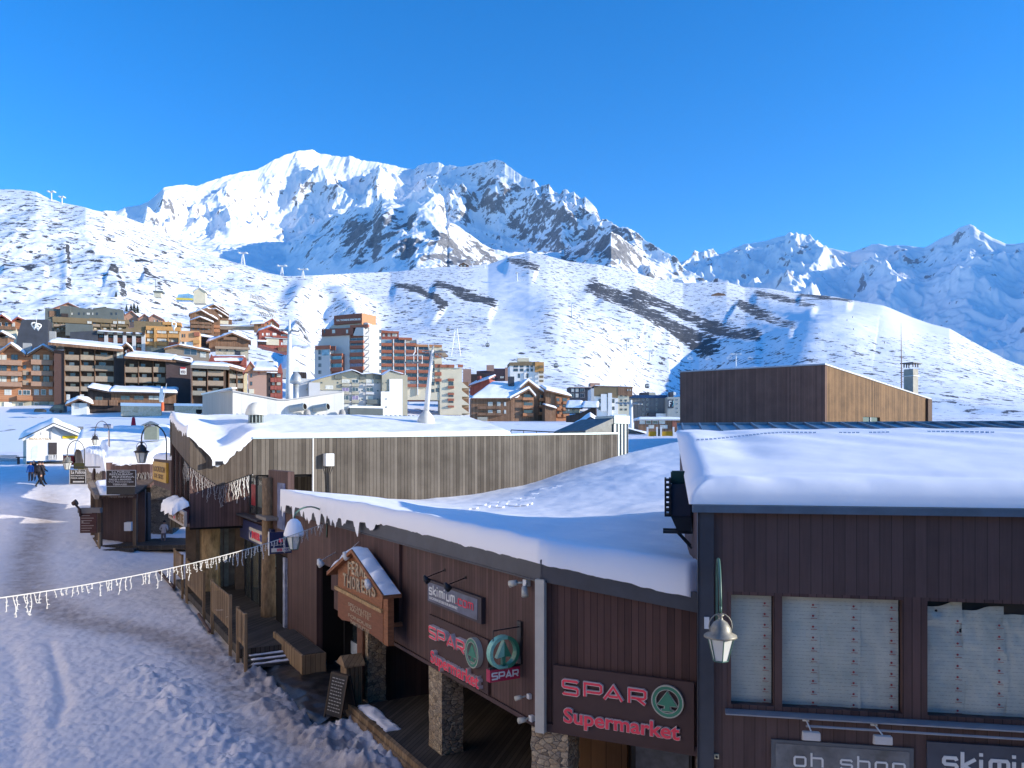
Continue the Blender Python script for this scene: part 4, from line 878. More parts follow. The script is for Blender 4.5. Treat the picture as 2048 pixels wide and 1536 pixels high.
bx = (q(861, 1310)[0], q(958, 1360)[0], F2.hy(862, 1324, -.15)[1] - .10, F2.hy(862, 1299, -.15)[1])
lettering('Supermarket', pale_e, T, F2, bx, -.06, .09, 'letter_body', bold=.04); lettering('Supermarket', red_f, T, F2, (bx[0] + .01, bx[1] - .01, bx[2] + .01, bx[3] - .01), -.151, .006, bold=.02)
# skimium.com sign
xa, za = F2.hy(859, 1160, -.05); xb, zc = F2.hy(967, 1242, -.05)
zt_ = F2.hy(913, 1177, -.05)[1]; zl_ = F2.hy(913, 1226, -.05)[1]
T = thing('shop_sign', 'grey skimium.com sign with red .com, mounted high on the brown wall', 'sign', Fr(*F2.w(xa, 0, zl_).xy, -60.4, zl_))
MB().box(xa, xb, -.10, -.004, zl_, zt_).build('frame', mk('sign_dark_frame', (.05, .04, .045), .5), T, F2)
MB().box(xa + .04, xb - .16, -.108, -.101, zl_ + .05, zt_ - .05).build('panel', mk('slate_grey_sign', (.10, .11, .15), .3, .5, var=.3, vs=5), T, F2)
lw_ = xb - xa; hh = zt_ - zl_
_, xe = pen('skimium', white_pt, T, F2, xa + .14, zl_ + hh * .42, lw_ * .053, hh * .27, lw_ * .028, -.109, .012, .035)
pen('.com', red_f, T, F2, xe + .0, zl_ + hh * .42, lw_ * .06, hh * .25, lw_ * .028, -.109, .01, .026, name='red_lettering')
lettering('LOCATION DE SKIS SUR INTERNET', white_pt, T, F2, (xa + .14, xa + lw_ * .60, zl_ + hh * .20, zl_ + hh * .31), -.109, .006, 'small_lettering', bold=.02)
# projecting round sign
xw = x2(1046, 0, 1290); Fq = Fr(*F2.w(xw, 0, 0).xy, 29.6)
T = thing('hanging_sign', 'round green tree logo over a red SPAR plate projecting from the wall', 'sign', Fr(*F2.w(xw, 0, 3).xy, 29.6, 3))
xo = Fq.hy(980, 1345)[0]; xi = Fq.hy(1040, 1340)[0]; zt_ = Fq.hy(1010, 1337)[1]; zl_ = Fq.hy(1010, 1361)[1]
MB().box(xo, xi, 0, .14, zl_, zt_).build('red_plate', mk('crimson_plate', (.42, .015, .06), .35, .5, var=.1), T, Fq)
wd = (xi - xo); m = MB()
for k, ch in enumerate('SPAR'): strokes(m, SP[ch], xo + wd * (.07 + .23 * k), zl_ + (zt_ - zl_) * .24, wd * .17, (zt_ - zl_) * .5, -.008, -.001, .026)
m.build('lettering', white_pt, T, Fq)
cx_, cz_ = Fq.hy(1010, 1306); r = .305
mb = MB()
for k in range(28):
    a, b_ = 2 * math.pi * k / 28, 2 * math.pi * (k + 1) / 28; f = lambda rr, t: (cx_ + rr * math.cos(t), cz_ + rr * math.sin(t))
    mb.pxz([f(r, b_), f(r, a), f(r * .80, a), f(r * .80, b_)][::-1], 0, .14, 0 if math.cos((a + b_) / 2) < .12 else 1)
mb.pxz([(cx_, cz_ + r * .72), (cx_ - r * .5, cz_ - r * .3), (cx_, cz_ - r * .22)], .02, .12, 0); mb.pxz([(cx_, cz_ - r * .22), (cx_ + r * .5, cz_ - r * .3), (cx_, cz_ + r * .72)][::1], .02, .12, 1)
mb.box(cx_ - r * .1, cx_ + r * .1, .03, .11, cz_ - r * .82, cz_ - r * .2, 1)
mb.build('tree_logo', [green_l, green_f], T, Fq)
MB().box(xo + .02, -.02, .04, .10, zt_ - .0, zt_ + .03).tube([(xo + .1, .07, cz_ + r + .1), (0, .07, cz_ + r + .12)], .012, 6).tube([(xo + .1, .07, cz_ + r + .1), (xo + .1, .07, cz_ + r * .7)], .01, 6).box(-.05, -.005, .0, .14, cz_ - .25, cz_ + r + .22).build('bracket', black_pt, T, Fq)
# small wall lamps
def spot(label, px, py, pxe, pye, off_, mat, fr=F2, group=None, head=.07):
    x, z = fr.hy(px, py, 0); t = thing('spotlight', label, 'lamp', Fr(*fr.w(x, 0, z).xy, math.degrees(fr.th), z), group); g = Fr(*fr.w(x, 0, z).xy, math.degrees(fr.th), z)
    xe, ze = g.hy(pxe, pye, -off_); MB().lathe((0, 0, 0), [(.03, -.03), (.03, .03)], 8).tube([(0, 0, 0), (xe, -off_, ze)], .011, 6).build('arm', mat, t, g)
    MB().tube([(xe, -off_, ze + head), (xe, -off_ + .03, ze - head * .2), (xe, -off_ + .1, ze - head * 1.2)], [head * .5, head, head * 1.25], 10).build('lamp_head', mat, t, g, smooth=True)
gr = 'spotlights on arms along the low brown wall'
spot('white spotlight left of the carved wooden sign, before the dark doorway', 676, 1102, 637, 1124, .75, white_pt, head=.09, group=gr)
spot('white spotlight on an arm above the peak of the carved wooden sign', 722, 1080, 688, 1110, .75, white_pt, head=.08, group=gr)
spot('white spotlight on an arm hanging over the word THORENS', 772, 1147, 733, 1166, .8, white_pt, head=.09, group=gr)
spot('black spotlight on an arm above the left end of the skimium.com sign', 890, 1140, 848, 1157, .65, black_pt, head=.06, group=gr)
spot('black spotlight on an arm over the middle of the skimium.com sign', 932, 1155, 890, 1172, .65, black_pt, head=.06, group=gr)
def cam_(label, px, py, fr, s=1.0, dx=-.18):
    x, z = fr.hy(px, py, 0); g = Fr(*fr.w(x, 0, z).xy, math.degrees(fr.th), z); t = thing('twin_spotlight', label, 'lamp', g)
    MB().box(-.06 * s, .06 * s, -.10 * s, -.002, -.06 * s, .06 * s).build('mount', white_pt, t, g, bevel=.004)
    MB().tube([(-.06 * s, -.08, 0), (dx, -.16, -.02)], .02 * s, 6).tube([(dx + .02, -.16, -.01), (dx - .10 * s, -.24, -.05)], [.05 * s, .065 * s], 10).build('lamp_head', mk('off_white_lamp', (.5, .49, .42), .5), t, g, smooth=True)
    if s > .9: MB().tube([(.06, -.08, 0), (.12, -.16, -.07)], .02, 6).tube([(.11, -.16, -.05), (.2, -.2, -.2)], [.05, .065], 10).build('lamp_head', mk('off_white_lamp', (.5, .49, .42), .5), t, g, smooth=True)
cam_('pair of white floodlights under the flashing beside the top of the downpipe', 1058, 1165, F2, 1.0)
cam_('small white spotlight low on the wall to the left of the downpipe', 1062, 1392, F2, .7, -.08)
cam_('cream wall fitting at the foot of the downpipe', 1068, 1436, F2, .85, -.05)
# ---------------------------------------------------------------- carved wooden house-shaped sign
yS = -.55; q = lambda px, py: F2.hy(px, py, yS)
T = thing('carved_sign', 'house shaped carved wooden sign reading FERME THORENS with snow on its little roof', 'sign', Fr(*F2.w(q(720, 1200)[0], yS, q(720, 1285)[1]).xy, -60.4, q(720, 1285)[1]))
wsg = mk('orange_brown_wood', (.26, .105, .045), .65, .3, var=.28, vs=5, sc=(1, 1, 5), bp=.3)
wsd = mk('red_brown_board', (.20, .078, .038), .65, .3, var=.2, vs=4, sc=(1, 1, 6))
pts = [q(676, 1174), q(764, 1222), q(766, 1184), q(713.8, 1104), q(676, 1139)]
MB().pxz([pts[0], pts[1], pts[2], pts[3], pts[4]], yS, yS + .10).build('gable_board', wsg, T, F2)
lo = [q(676, 1176), q(676, 1232), q(684, 1240), q(700, 1243), q(722, 1254), q(766, 1286), q(766, 1224)]
MB().pxz(lo[::1], yS, yS + .10).build('lower_board', wsd, T, F2)
bnd = [q(673, 1171), q(766, 1219), q(766, 1226), q(673, 1178)]
MB().pxz(bnd[::-1], yS - .06, yS + .11).build('bark_band', mk('bark_wood', (.38, .25, .12), .8, var=.4, vs=12), T, F2)
m = MB(); ap = q(713.8, 1098); le = q(664, 1143); re = q(778, 1190)
m.pxz([le, ap, (ap[0], ap[1] - .09), (le[0], le[1] - .1)], yS - .16, yS + .32).pxz([ap, re, (re[0], re[1] - .09), (ap[0], ap[1] - .09)], yS - .16, yS + .32)
m.build('little_roof', wsg, T, F2)
def strip(a, b_, h, y0, y1, seed_, n_=26):
    t = np.linspace(0, 1, n_); v = np.linspace(0, 1, 8); A, B = np.meshgrid(t, v, indexing='ij'); X = a[0] + (b_[0] - a[0]) * A; Z = a[1] + (b_[1] - a[1]) * A
    g = np.clip(.35 + 2.2 * fbm(X * 2.6, X * 0, 3, seed_), .0, 1.3); Z = Z + .004 + h * g * np.sin(B * math.pi) ** .5 * np.sin(np.clip(A, .02, .98) * math.pi) ** .4
    return gridobj('roof_snow', X, y0 + (y1 - y0) * B, Z, snow_m, T, M=F2.M)
strip(le, ap, .15, yS - .17, yS + .30, 3); strip(ap, re, .11, yS - .12, yS + .30, 8)
carv = mk('pale_carved_letters', (.42, .33, .22), .6, var=.2)
def carvedword(word, pxa, pya, pxb, pyb, h, wv=0):
    a = q(pxa, pya); b_ = q(pxb, pyb); n_ = len(word)
    for k, ch in enumerate(word): pass
    m = MB(); v0 = []
    for k, ch in enumerate(word):
        v, f = text_mesh(ch, 1, .02); xs = [p[0] for p in v]; ys = [p[1] for p in v]; t = (k + .5) / n_; cx = a[0] + (b_[0] - a[0]) * t; w_ = (b_[0] - a[0]) / n_ * .74; z0 = a[1] + (b_[1] - a[1]) * t + wv * (k % 2)
        sx = w_ / (max(xs) - min(xs)); sz = h / (max(ys) - min(ys)); m.add([(cx - w_ / 2 + (p[0] - min(xs)) * sx, yS - .001 - .035 * (p[2] + .5), z0 + (p[1] - min(ys)) * sz) for p in v], f)
    return m.build('lettering', carv, T, F2)
carvedword('FERME', 697, 1149, 738, 1158, .36, .03); carvedword('THORENS', 687, 1170, 755, 1196, .34, -.02)
for k, (s, y_) in enumerate((('SPECIALITES', 1206), ('RACLETTE', 1216), ('FONDUES', 1228), ('TARTIFLETTE', 1241))):
    a = q(697 + (4 if k % 2 else 0), y_); b_ = q(743 - (4 if k % 2 else 0), y_ + 10); lettering(s, carv, T, F2, (a[0], b_[0], a[1] - .06, a[1] + .03), yS, .012, 'small_lettering')
MB().box(q(766, 1240)[0], q(775, 1240)[0], yS + .01, yS + .16, q(770, 1290)[1], q(770, 1190)[1]).box(q(770, 1240)[0] - .1, q(770, 1240)[0], yS + .05, -.1, q(770, 1290)[1] + .4, q(770, 1290)[1] + .5).build('side_post', wsg, T, F2)
# chalkboard, bin
g = Fr(*gp(682, 1432, -.02), -25); T = thing('chalkboard', 'black chalkboard standing in the snow beside the wooden deck', 'board', Fr(*gp(682, 1432), -25, 0))
g = Fr(*gp(682, 1432), -38, -.08)
for s, nm in ((-1, 'front_board'), (1, 'rear_board')):
    m = MB(); f0, f1 = s * .30, s * .03; w2 = .34
    def bx_(a0, a1, z0, z1, mi, e=.02): m.hexa([(a0, f0 + (f1 - f0) * z0 / 1.2 - e, z0), (a1, f0 + (f1 - f0) * z0 / 1.2 - e, z0), (a1, f0 + (f1 - f0) * z0 / 1.2 + e, z0), (a0, f0 + (f1 - f0) * z0 / 1.2 + e, z0), (a0, f0 + (f1 - f0) * z1 / 1.2 - e, z1), (a1, f0 + (f1 - f0) * z1 / 1.2 - e, z1), (a1, f0 + (f1 - f0) * z1 / 1.2 + e, z1), (a0, f0 + (f1 - f0) * z1 / 1.2 + e, z1)], mi)
    bx_(-w2, w2, .15, 1.16, 0, .012); bx_(-w2, -w2 + .05, 0, 1.2, 1); bx_(w2 - .05, w2, 0, 1.2, 1); bx_(-w2 + .05, w2 - .05, 1.15, 1.2, 1)
    fb = m.build(nm, [mk('chalkboard_black', (.02, .02, .022), .6), mk('dark_wood_frame', (.05, .035, .025), .6)], T, g)
m = MB(); rr = random.Random(2)
for k in range(11):
    z = 1.06 - k * .08; y = -.30 + .27 * z / 1.2 - .016; x = -.24
    while x < .2: w_ = rr.uniform(.03, .1); m.box(x, min(x + w_, .24), y - .004, y, z, z + .025); x += w_ + .03
m.build('chalk_writing', mk('chalk', (.35, .35, .35), .9), T, g)
T = thing('litter_bin', 'slatted wooden litter bin with a small pitched roof beside the stone pillar', 'bin', Fr(*F2.w(x2(700, -.35, 1330), -.35, 0).xy, -60.4, .1))
xc = F2.hy(699, 1330, -.45)[0]; m = MB()
for k in range(5): m.box(xc - .25 + k * .1, xc - .165 + k * .1, -.62, -.58, .1, 1.15)
for k in range(4): m.box(xc + .25, xc + .29, -.62 + k * .11, -.53 + k * .11, .1, 1.15)
m.box(xc - .24, xc + .24, -.57, -.2, .12, 1.1, 1); m.build('slatted_case', [wood_raw, dark_in], T, F2)
MB().pxz([(xc - .34, 1.15), (xc + .36, 1.15), (xc + .34, 1.2), (xc + .02, 1.42), (xc - .34, 1.2)], -.70, -.12).build('bin_roof', wood_raw, T, F2)
# planter bench and the wet paving
T = thing('timber_planter', 'long raw timber planter box against the brown wall by the steps', 'planter', Fr(*F2.w(x2(600, -.4), -.4, 0).xy, -60.4))
xa = F2.hy(546, 1260, -.8)[0]; xb = F2.hy(604, 1295, -.8)[0]
MB().box(xa, xb, -.8, -.03, .02, .62).build('box', wood_raw, T, F2, bevel=.01); MB().box(xa + .06, xb - .06, -.74, -.08, .60, .64).build('soil', wood_deck, T, F2)
m = MB(); pv = [F2.w(*F2.hy(px, py, 0)[:1], 0, 0) for px, py in ()]
pm = mk('wet_black_paving', (.022, .022, .025), .35, .5, var=.5, vs=4, bp=.5, bs=9)
xs0, xs1 = x2(570) - .3, xd0 + .05
u = np.linspace(xs0, xs1, 80); v = np.linspace(-1.75, .6, 40); A, B = np.meshgrid(u, v, indexing='ij')
e_ = -.03 + .05 * fbm(A * 1.6, B * 1.6, 3, 2); e_ = e_ - .2 * sm(-1.35 + .25 * np.sin(A * 2.1), -1.75, B)
o = gridobj('wet_paving', A, B, e_ + .06, pm, None, M=F2.M); tag(o, 'wet black paving under the shop fronts', kind='structure')
# ================================================================== SPORTS SHOP with the grey timber band (behind, left)
F1 = Fr(-11.68, 36, 34.8); FB = Fr(-14.1, 35, 22.5); FA = Fr(-17.28, 40.6, -60.4)
LB = 2.62; LA = 6.44
BI = thing('sports_shop_building', 'flat grey timber clad shop building with a snowy folded roof and dark corner windows', 'building', F1)
vx, vz_ = FB.hy(430, 918); wvx, wvz = FB.hy(437, 973)
m = MB(); xj = F1.hy(625, 900)[0]; z1e = 7.97; L1 = 22.0; zt1 = lambda x: 7.5 + (z1e - 7.5) * x / L1
m.pxz([(0, 5.87), (xj, 5.87), (xj, zt1(xj)), (0, 7.5)], 0, .15)
m.pxz([(xj + .06, 3.2), (L1, 4.5), (L1, zt1(L1)), (xj + .06, zt1(xj))], 0, .15)
m.build('timber_band', wood_gy, BI, F1)
MB().box(xj, xj + .05, -.03, .1, 4.2, zt1(xj)).build('white_edge_trim', white_pt, BI, F1)
m = MB().pxz([(0, 7.5), (L1, z1e), (L1, z1e + .09), (0, 7.59)], -.06, .12); m.build('roof_edging', mk('pale_blue_flashing', (.45, .55, .58), .4, .5, metal=.4), BI, F1)
m = MB().pxz([(0, 5.94 + .35), (wvx, wvz), (LB, 5.87), (LB, 7.5), (vx, vz_ + .0), (0, 7.65)], 0, .15); m.build('timber_band', boards('brown_grey_boards', (.075, .056, .042), (.15, .12, .092), .13, .07), BI, FB)
m = MB().pxz([(0, 7.35), (LA, 6.29), (LA, 7.65), (0, 8.73)], 0, .15); m.build('timber_band', boards('brown_grey_boards', (.075, .056, .042), (.15, .12, .092), .13, .07), BI, FA)
m = MB().pxz([(0, 3.58), (LB, 3.62), (LB, 5.9), (wvx, wvz), (0, 6.3)], .02, .14); m.build('upper_wall', wood_dk, BI, FB)
xg0 = FA.hy(346, 940)[0]; zg = FA.hy(360, 998)[1]
m = MB().pxz([(0, 3.6), (LA, 3.6), (LA, 4.7), (0, 4.7)], .02, .14); m.build('upper_wall', wood_dk, BI, FA)
wn = MB().pxz([(.1, 4.7), (LA - .1, 4.7), (LA - .1, 6.25), (.1, 7.3)], .10, .13).build('window', glass_dk, BI, FA)
m = MB()
for k in range(5): x = .05 + k * (LA - .15) / 4; m.box(x, x + .1, .0, .15, 4.7, 7.35 - k * .26)
m.build('window_mullion', wood_dk, wn, FA)
# soffit, side blocks
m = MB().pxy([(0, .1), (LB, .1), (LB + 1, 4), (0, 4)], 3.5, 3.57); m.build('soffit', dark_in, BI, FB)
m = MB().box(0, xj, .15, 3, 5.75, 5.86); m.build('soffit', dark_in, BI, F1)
# shop front under and beside (continues the line of the low building)
fx = lambda px, py=1130: F2.hy(px, py, 0)[0]
m = MB(); xs = [fx(490), fx(503), fx(519), fx(536)]
for a, b_ in zip(xs[:-1], xs[1:]):
    g_ = MB().box(a + .05, b_ - .04, .02, .05, .35, 3.1).build('shop_window', glass('shop_window_glass', (.05, .06, .06), .08), BI, F2)
    MB().box(a - .04, a + .05, -.03, .08, .3, 3.15).box(a + .05, b_ - .04, -.02, .07, .3, .37).build('frame', black_pt, g_, F2)
    d_ = MB(); rr = random.Random(int(a * 10))
    for k in range(4): u_ = a + .2 + rr.random() * (b_ - a - .6); d_.box(u_, u_ + .35, .3, .5, .5 + .55 * k, .95 + .55 * k)
    d_.build('window_display', mk('shop_goods', (.22, .24, .22), .6, var=.7, vs=5), g_, F2)
ux = [fx(500, 1010), fx(513, 1010), fx(531, 1010)]
for a, b_, c in ((ux[0], ux[1], (.28, .03, .04)), (ux[1], ux[2], (.10, .12, .11))):
    g_ = MB().box(a + .05, b_ - .04, .02, .05, 4.25, 5.9).build('upper_window', glass('shop_window_glass', (.05, .06, .06), .08), BI, F2)
    MB().box(a - .05, a + .05, -.03, .06, 4.15, 5.9).build('frame', black_pt, g_, F2)
    MB().box(a + .25, b_ - .25, -.0, .015, 4.6, 5.5).build('poster', mk('poster_%d' % int(c[0] * 100), c, .4, var=.5, vs=4), g_, F2)
m = MB().box(xs[0] - 1, fx(537), -.02, .2, 3.1, 4.2).box(fx(537), 0, .0, .25, 3.2, 6.2, 0); m.build('wall_band', wood_dk, BI, F2)
MB().box(fx(556, 1000), fx(571, 1000), -.03, -.005, 4.0, 5.75).build('glass_panel', mk('blue_reflecting_glass', (.16, .2, .34), .12, .8, var=.4, vs=2), BI, F2)
MB().box(fx(553), fx(571), -.02, .05, 0.1, 3.0).build('doorway', dark_in, BI, F2)
MB().box(fx(571), fx(575), -.1, -.0, .3, 3.0).build('poster_strip', mk('blue_red_poster_strip', (.3, .33, .42), .4, var=.5, vs=3), BI, F2)
MB().box(xs[0] - 1.3, fx(536), -.45, .0, 4.10, 4.18).build('canopy_ledge', metal_dk, BI, F2)
MB().box(fx(537, 1062), fx(537, 1062) + 1.8, -.5, -.02, 4.3, 4.42).build('canopy_ledge', mk('grey_ledge', (.2, .18, .16), .6), BI, F2)
m = MB().lathe((fx(543), -.12, 0), [(.30, .15), (.28, 1), (.25, 3), (.24, 5.9)], 14); m.build('tree_trunk_post', mk('bark_post', (.22, .15, .09), .9, var=.45, vs=3, bp=1, bs=8, sc=(3, 3, 1)), BI, F2, smooth=True)
# ground floor under the overhang
gB = lambda px, py: FB.hy(px, py, 2.4)
m = MB().box(gB(385, 1100)[0] - .3, gB(392, 1100)[0], 2.2, 2.6, 0, 3.55).box(gB(470, 1100)[0], gB(486, 1100)[0] + .3, 2.2, 2.6, 0, 3.55).box(gB(385, 1100)[0], gB(486, 1100)[0] + .8, 3.6, 3.7, 0, 3.55, 1); m.build('ground_floor_wall', [mk('brown_post', (.10, .07, .05), .8, var=.3), mk('dim_shop_front', (.10, .09, .08), .35, .5, var=.5, vs=2)], BI, FB)
m = MB().lathe((gB(420, 1100)[0], 2.5, 0), [(.50, 0), (.44, 1.5), (.46, 3.55)], 14); m.build('tree_trunk_post', mk('pale_bark_post', (.34, .24, .13), .9, var=.45, vs=2.5, bp=1, bs=7, sc=(3, 3, 1)), BI, FB, smooth=True)
m = MB()
for a, b_ in ((438, 447), (450, 459)): m.box(gB(a, 1100)[0], gB(b_, 1100)[0], 3.2, 3.26, .4, 3.2)
m.build('glass_door', mk('grey_door_glass', (.2, .22, .2), .2, .6, var=.3), BI, FB)
# roof and its snow (coordinates of the grey wall frame)
def toF1(fr, x, y, z): p = F1.I @ (fr.M @ Vector((x, y, z))); return (p.x, p.y, z)
cp = [toF1(FA, 0, 0, 8.73), toF1(FA, LA, 0, 7.65), toF1(FB, vx, 0, vz_), (0, 0, 7.5), (7, 0, 7.66), (14.2, 0, 7.86), (22, 0, 7.97), (0, 7.5, 8.79), (8, 7.5, 8.92), (16, 7.5, 9.05), (4, 3.5, 8.15), (11, 3.5, 8.4), (1, 2.5, 7.75), (-1.2, 2.2, 7.35)]
_rt = tps(cp, .02)
def rf1(x, y):
    t = sm(-.6, .8, np.asarray(x, float)); return _rt(x, y) * (1 - t) + t * (7.5 + .0235 * x + (1.29 - .007 * x) * np.asarray(y) / 7.5)
f1f = [toF1(FA, .0, -.12, 0)[:2], toF1(FA, LA * .5, -.14, 0)[:2], toF1(FA, LA, -.14, 0)[:2], toF1(FB, vx, -.16, 0)[:2], toF1(FB, LB * .8, -.10, 0)[:2], (.1, -.02), (3, -.0), (7, .0), (14.2, .02)]
f1b = [toF1(FA, .3, .4, 0)[:2], (-1.2, 6.7), (1, 6.8), (4, 6.8), (8, 6.8), (12, 6.8), (15.6, 6.8)]
loft('roof_snow', BI, f1f, f1b, lambda X, Y: rf1(X, Y) + .07, .17, 240, 130, .32, 21, .04, .5, lambda X, Y: .22 * sm(.5, -.6, X), edges=(1, 1, 1, 1), M=F1.M, extra=lambda X, Y: .28 * sm(1.5, -1.2, X) * sm(4, 0, Y))
m = MB(); u = np.linspace(-1.9, 16.0, 60)
for k in range(59):
    a, b_ = u[k], u[k + 1]; z = lambda x, y: float(rf1(x, y))
    m.add([(a, 6.5, z(a, 6.5) + .02), (b_, 6.5, z(b_, 6.5) + .02), (b_, 7.6, z(b_, 7.5) + .05), (a, 7.6, z(a, 7.5) + .05)], [(0, 1, 2, 3)])
    m.hexa([(a, 6.4, z(a, 6.4)), (a + .05, 6.4, z(a, 6.4)), (a + .05, 7.6, z(a, 7.5)), (a, 7.6, z(a, 7.5)), (a, 6.4, z(a, 6.4) + .1), (a + .05, 6.4, z(a, 6.4) + .1), (a + .05, 7.6, z(a, 7.5) + .15), (a, 7.6, z(a, 7.5) + .15)])
m.build('ribbed_ridge', metal_bl, BI, F1)
m = MB(); P = [(14.25, .05), (16.05, 7.6)]
m.add([(14.2, .1, 7.86), (14.5, .1, 7.86), (16.4, 7.6, 9.05), (16.0, 7.6, 9.1), (14.5, .1, 5), (16.4, 7.6, 5)], [(0, 1, 2, 3), (1, 4, 5, 2)]); m.build('roof_verge', metal_bl, BI, F1)
m = MB().box(-1.9, 16, 7.55, 7.7, 3, 8.8).box(L1 - .1, L1, .15, 3, 4, 7.9); m.build('rear_wall', wood_gy, BI, F1)
MB().box(2, 16, 7.75, 14, 0, 8.3).build('added_shade_block', wood_dk, BI, F1)  # unseen block added to keep streaks of sun off the street
# icicle light curtain below the band
def icicle(m, p, L, rr, r=.012, along_=Vector((1, 0, 0))):
    p = Vector(p); pts = [tuple(p)]; n_ = max(4, int(L / .09)); off = 0
    for k in range(1, n_ + 1):
        off += rr.uniform(-.035, .035); q = p + along_ * off + Vector((0, rr.uniform(-.02, .02), -L * k / n_)); pts.append(tuple(q))
    m.tube(pts, r, 4)
    for k in range(1, n_, 2):
        q = Vector(pts[k]); m.tube([tuple(q), tuple(q + along_ * rr.uniform(-.07, .07) + Vector((0, 0, -.04)))], r * .9, 4)
led = mk('white_light_string', (.62, .61, .56), .5, .4, var=.1)
rr = random.Random(11); T = thing('icicle_lights', 'thick curtain of white icicle lights under the sagging timber band of the sports shop', 'lights', FB)
for k in range(46):
    t = k / 45
    if t < .30: fr, x, z0 = FA, LA - 1.1 + 1.1 * (t / .3), 6.3 + .18 * (1 - t / .3)
    else:
        u_ = (t - .3) / .7; fr, x = FB, LB * u_; z0 = np.interp(x, [0, wvx, LB], [6.26, wvz, 5.9])
    m = MB(); p = fr.w(x, -.07, float(z0)); icicle(m, tuple(p), rr.uniform(.35, 1.0) * (1 if t < .8 else 1.1), rr, .011 if t < .78 else .017, Vector((.9, .3, 0))); m.build('light_strand', led if t > .75 else mk('grey_light_string', (.35, .33, .31), .5), T, ID4)
MB().tube([tuple(FA.w(LA - 1.1, -.07, 6.5)), tuple(FA.w(LA, -.07, 6.3)), tuple(FB.w(wvx, -.07, wvz + .02)), tuple(FB.w(LB, -.07, 5.92))], .015, 5).build('cable', black_pt, T, ID4)
T = thing('wall_speaker', 'small black and white wall box under the tip of the snow on the sports shop', 'speaker', FB); a = FB.hy(424, 926); MB().box(a[0], a[0] + .12, -.35, -.02, a[1] - .12, a[1] + .1).box(a[0] + .12, a[0] + .45, -.3, -.02, a[1] - .08, a[1] + .08, 1).build('speaker_box', [white_pt, black_pt], T, FB)
# electric box
x0, x1, z0, z1 = F1.rect(646, 907, 663, 932); T = thing('electrical_cabinet', 'white electrical cabinet with hanging cables on the grey timber wall', 'cabinet', Fr(*F1.w(x0, 0, 0).xy, 34.8, z0))
MB().box(x0, x1, -.35, -.02, z0, z1).build('cabinet_box', white_pt, T, F1, bevel=.015); MB().lathe((x0 + .3, -.36, (z0 + z1) / 2), [(.02, -.02), (.02, .02)], 6).build('lock', black_pt, T, F1)
m = MB(); [m.tube([(x0 + .1 + .12 * k, -.1, z0), (x0 + .15 + .06 * k, -.05, z0 - .4), (x0 + .2 + .05 * k, -.04, 4.9)], .018, 5) for k in range(4)]; m.build('cables', black_pt, T, F1)
# rooftop objects
def on1(px, py):                                   # a point of the folded roof seen at a pixel
    d = F1.ray(px, py); c = F1.c
    for t in np.arange(30, 62, .05):
        p = c + d * (t / d.length * d.length); p = c + d * t
        if 0 < p.y < 9 and p.z <= float(rf1(p.x, p.y)) + .15: return p
    return c + d * 46
p = on1(512, 849); g = Fr(*(F1.M @ p).xy, 20, (F1.M @ p).z)
T = thing('roof_ventilator', 'mushroom roof ventilator with a round cap of snow on the grey timber shop', 'ventilator', g); s = 45 / 1600
MB().lathe((0, 0, 0), [(.52, -.1), (.5, .06), (.36, .08)], 16).lathe((0, 0, .08), [(.32, 0), (.32, .42)], 14, 1).build('base', [metal_lt, mk('shadow_grey', (.05, .06, .06), .8)], T, g)
m = MB(); [m.box(.34 * math.cos(t) - .02, .34 * math.cos(t) + .02, .34 * math.sin(t) - .02, .34 * math.sin(t) + .02, .08, .48) for t in np.arange(0, 6.28, .52)]; m.build('grille_bars', metal_lt, T, g)
MB().lathe((0, 0, .46), [(.50, 0), (.52, .05), (.47, .26), (.36, .48), (.2, .6), (.03, .64)], 18).build('snow_cap', mk('cream_cap', (.66, .64, .56), .7, var=.06), T, g, smooth=True)
def pylon_arm(m, c, w_, h, s, yaw=0, n_=2):
    """sheave battery: long beam with wheels"""
    v = Vector((math.cos(yaw), math.sin(yaw), 0)); u = Vector((-v.y, v.x, 0))
    for side in (-1, 1):
        b_ = Vector(c) + v * side * w_; m.tube([tuple(b_ - u * .0 + Vector((0, 0, -.1 * s))), tuple(b_ + Vector((0, 0, .25 * s)))], .12 * s, 6)
        m.tube([tuple(b_ - u * 1.6 * s), tuple(b_ + u * 1.6 * s)], .1 * s, 6)
        for k in range(-4, 5): q = b_ + u * k * .38 * s + Vector((0, 0, .14 * s)); m.tube([tuple(q - v * .06 * s), tuple(q + v * .06 * s)], .17 * s, 8)
    m.tube([tuple(Vector(c) - v * w_), tuple(Vector(c) + v * w_)], .14 * s, 6)
p = on1(852, 848); g = Fr(*(F1.M @ p).xy, 0, (F1.M @ p).z); top = Pw(865, 700, g.M.translation.y); h = top.z - g.M.translation.z; dx = top.x - g.M.translation.x
T = thing('leaning_lift_pylon', 'slightly leaning white tubular lift pylon with a flared round foot, behind the grey timber wall', 'pylon', g)
grw = mk('greyish_white_steel', (.66, .66, .64), .45, .4, var=.07, vs=2)
MB().lathe((0, 0, 0), [(.48, -.3), (.49, .15), (.47, .3), (.36, .5), (.22, .66), (.16, .74)], 22).build('foot', mk('ivory_cone', (.62, .60, .53), .6, var=.08), T, g, smooth=True)
MB().tube([(0, 0, .6), (dx, 0, h)], [.16, .085], 16).build('mast', grw, T, g, smooth=True)
m = MB(); m.tube([(dx, 0, h), (dx + .05, 0, h + .25)], .05, 8).tube([(dx, 0, h - .8), (dx - .25, 0, h + .3)], .05, 6).tube([(dx - .6, .3, h - .05), (dx + .9, -.3, h - .15)], .05, 6)
pylon_arm(m, (dx + .1, 0, h - .1), .6, 0, .17, R(-15)); m.build('sheave_arm', mk('galvanised_steel', (.30, .31, .31), .5, .5, metal=.3), T, g)
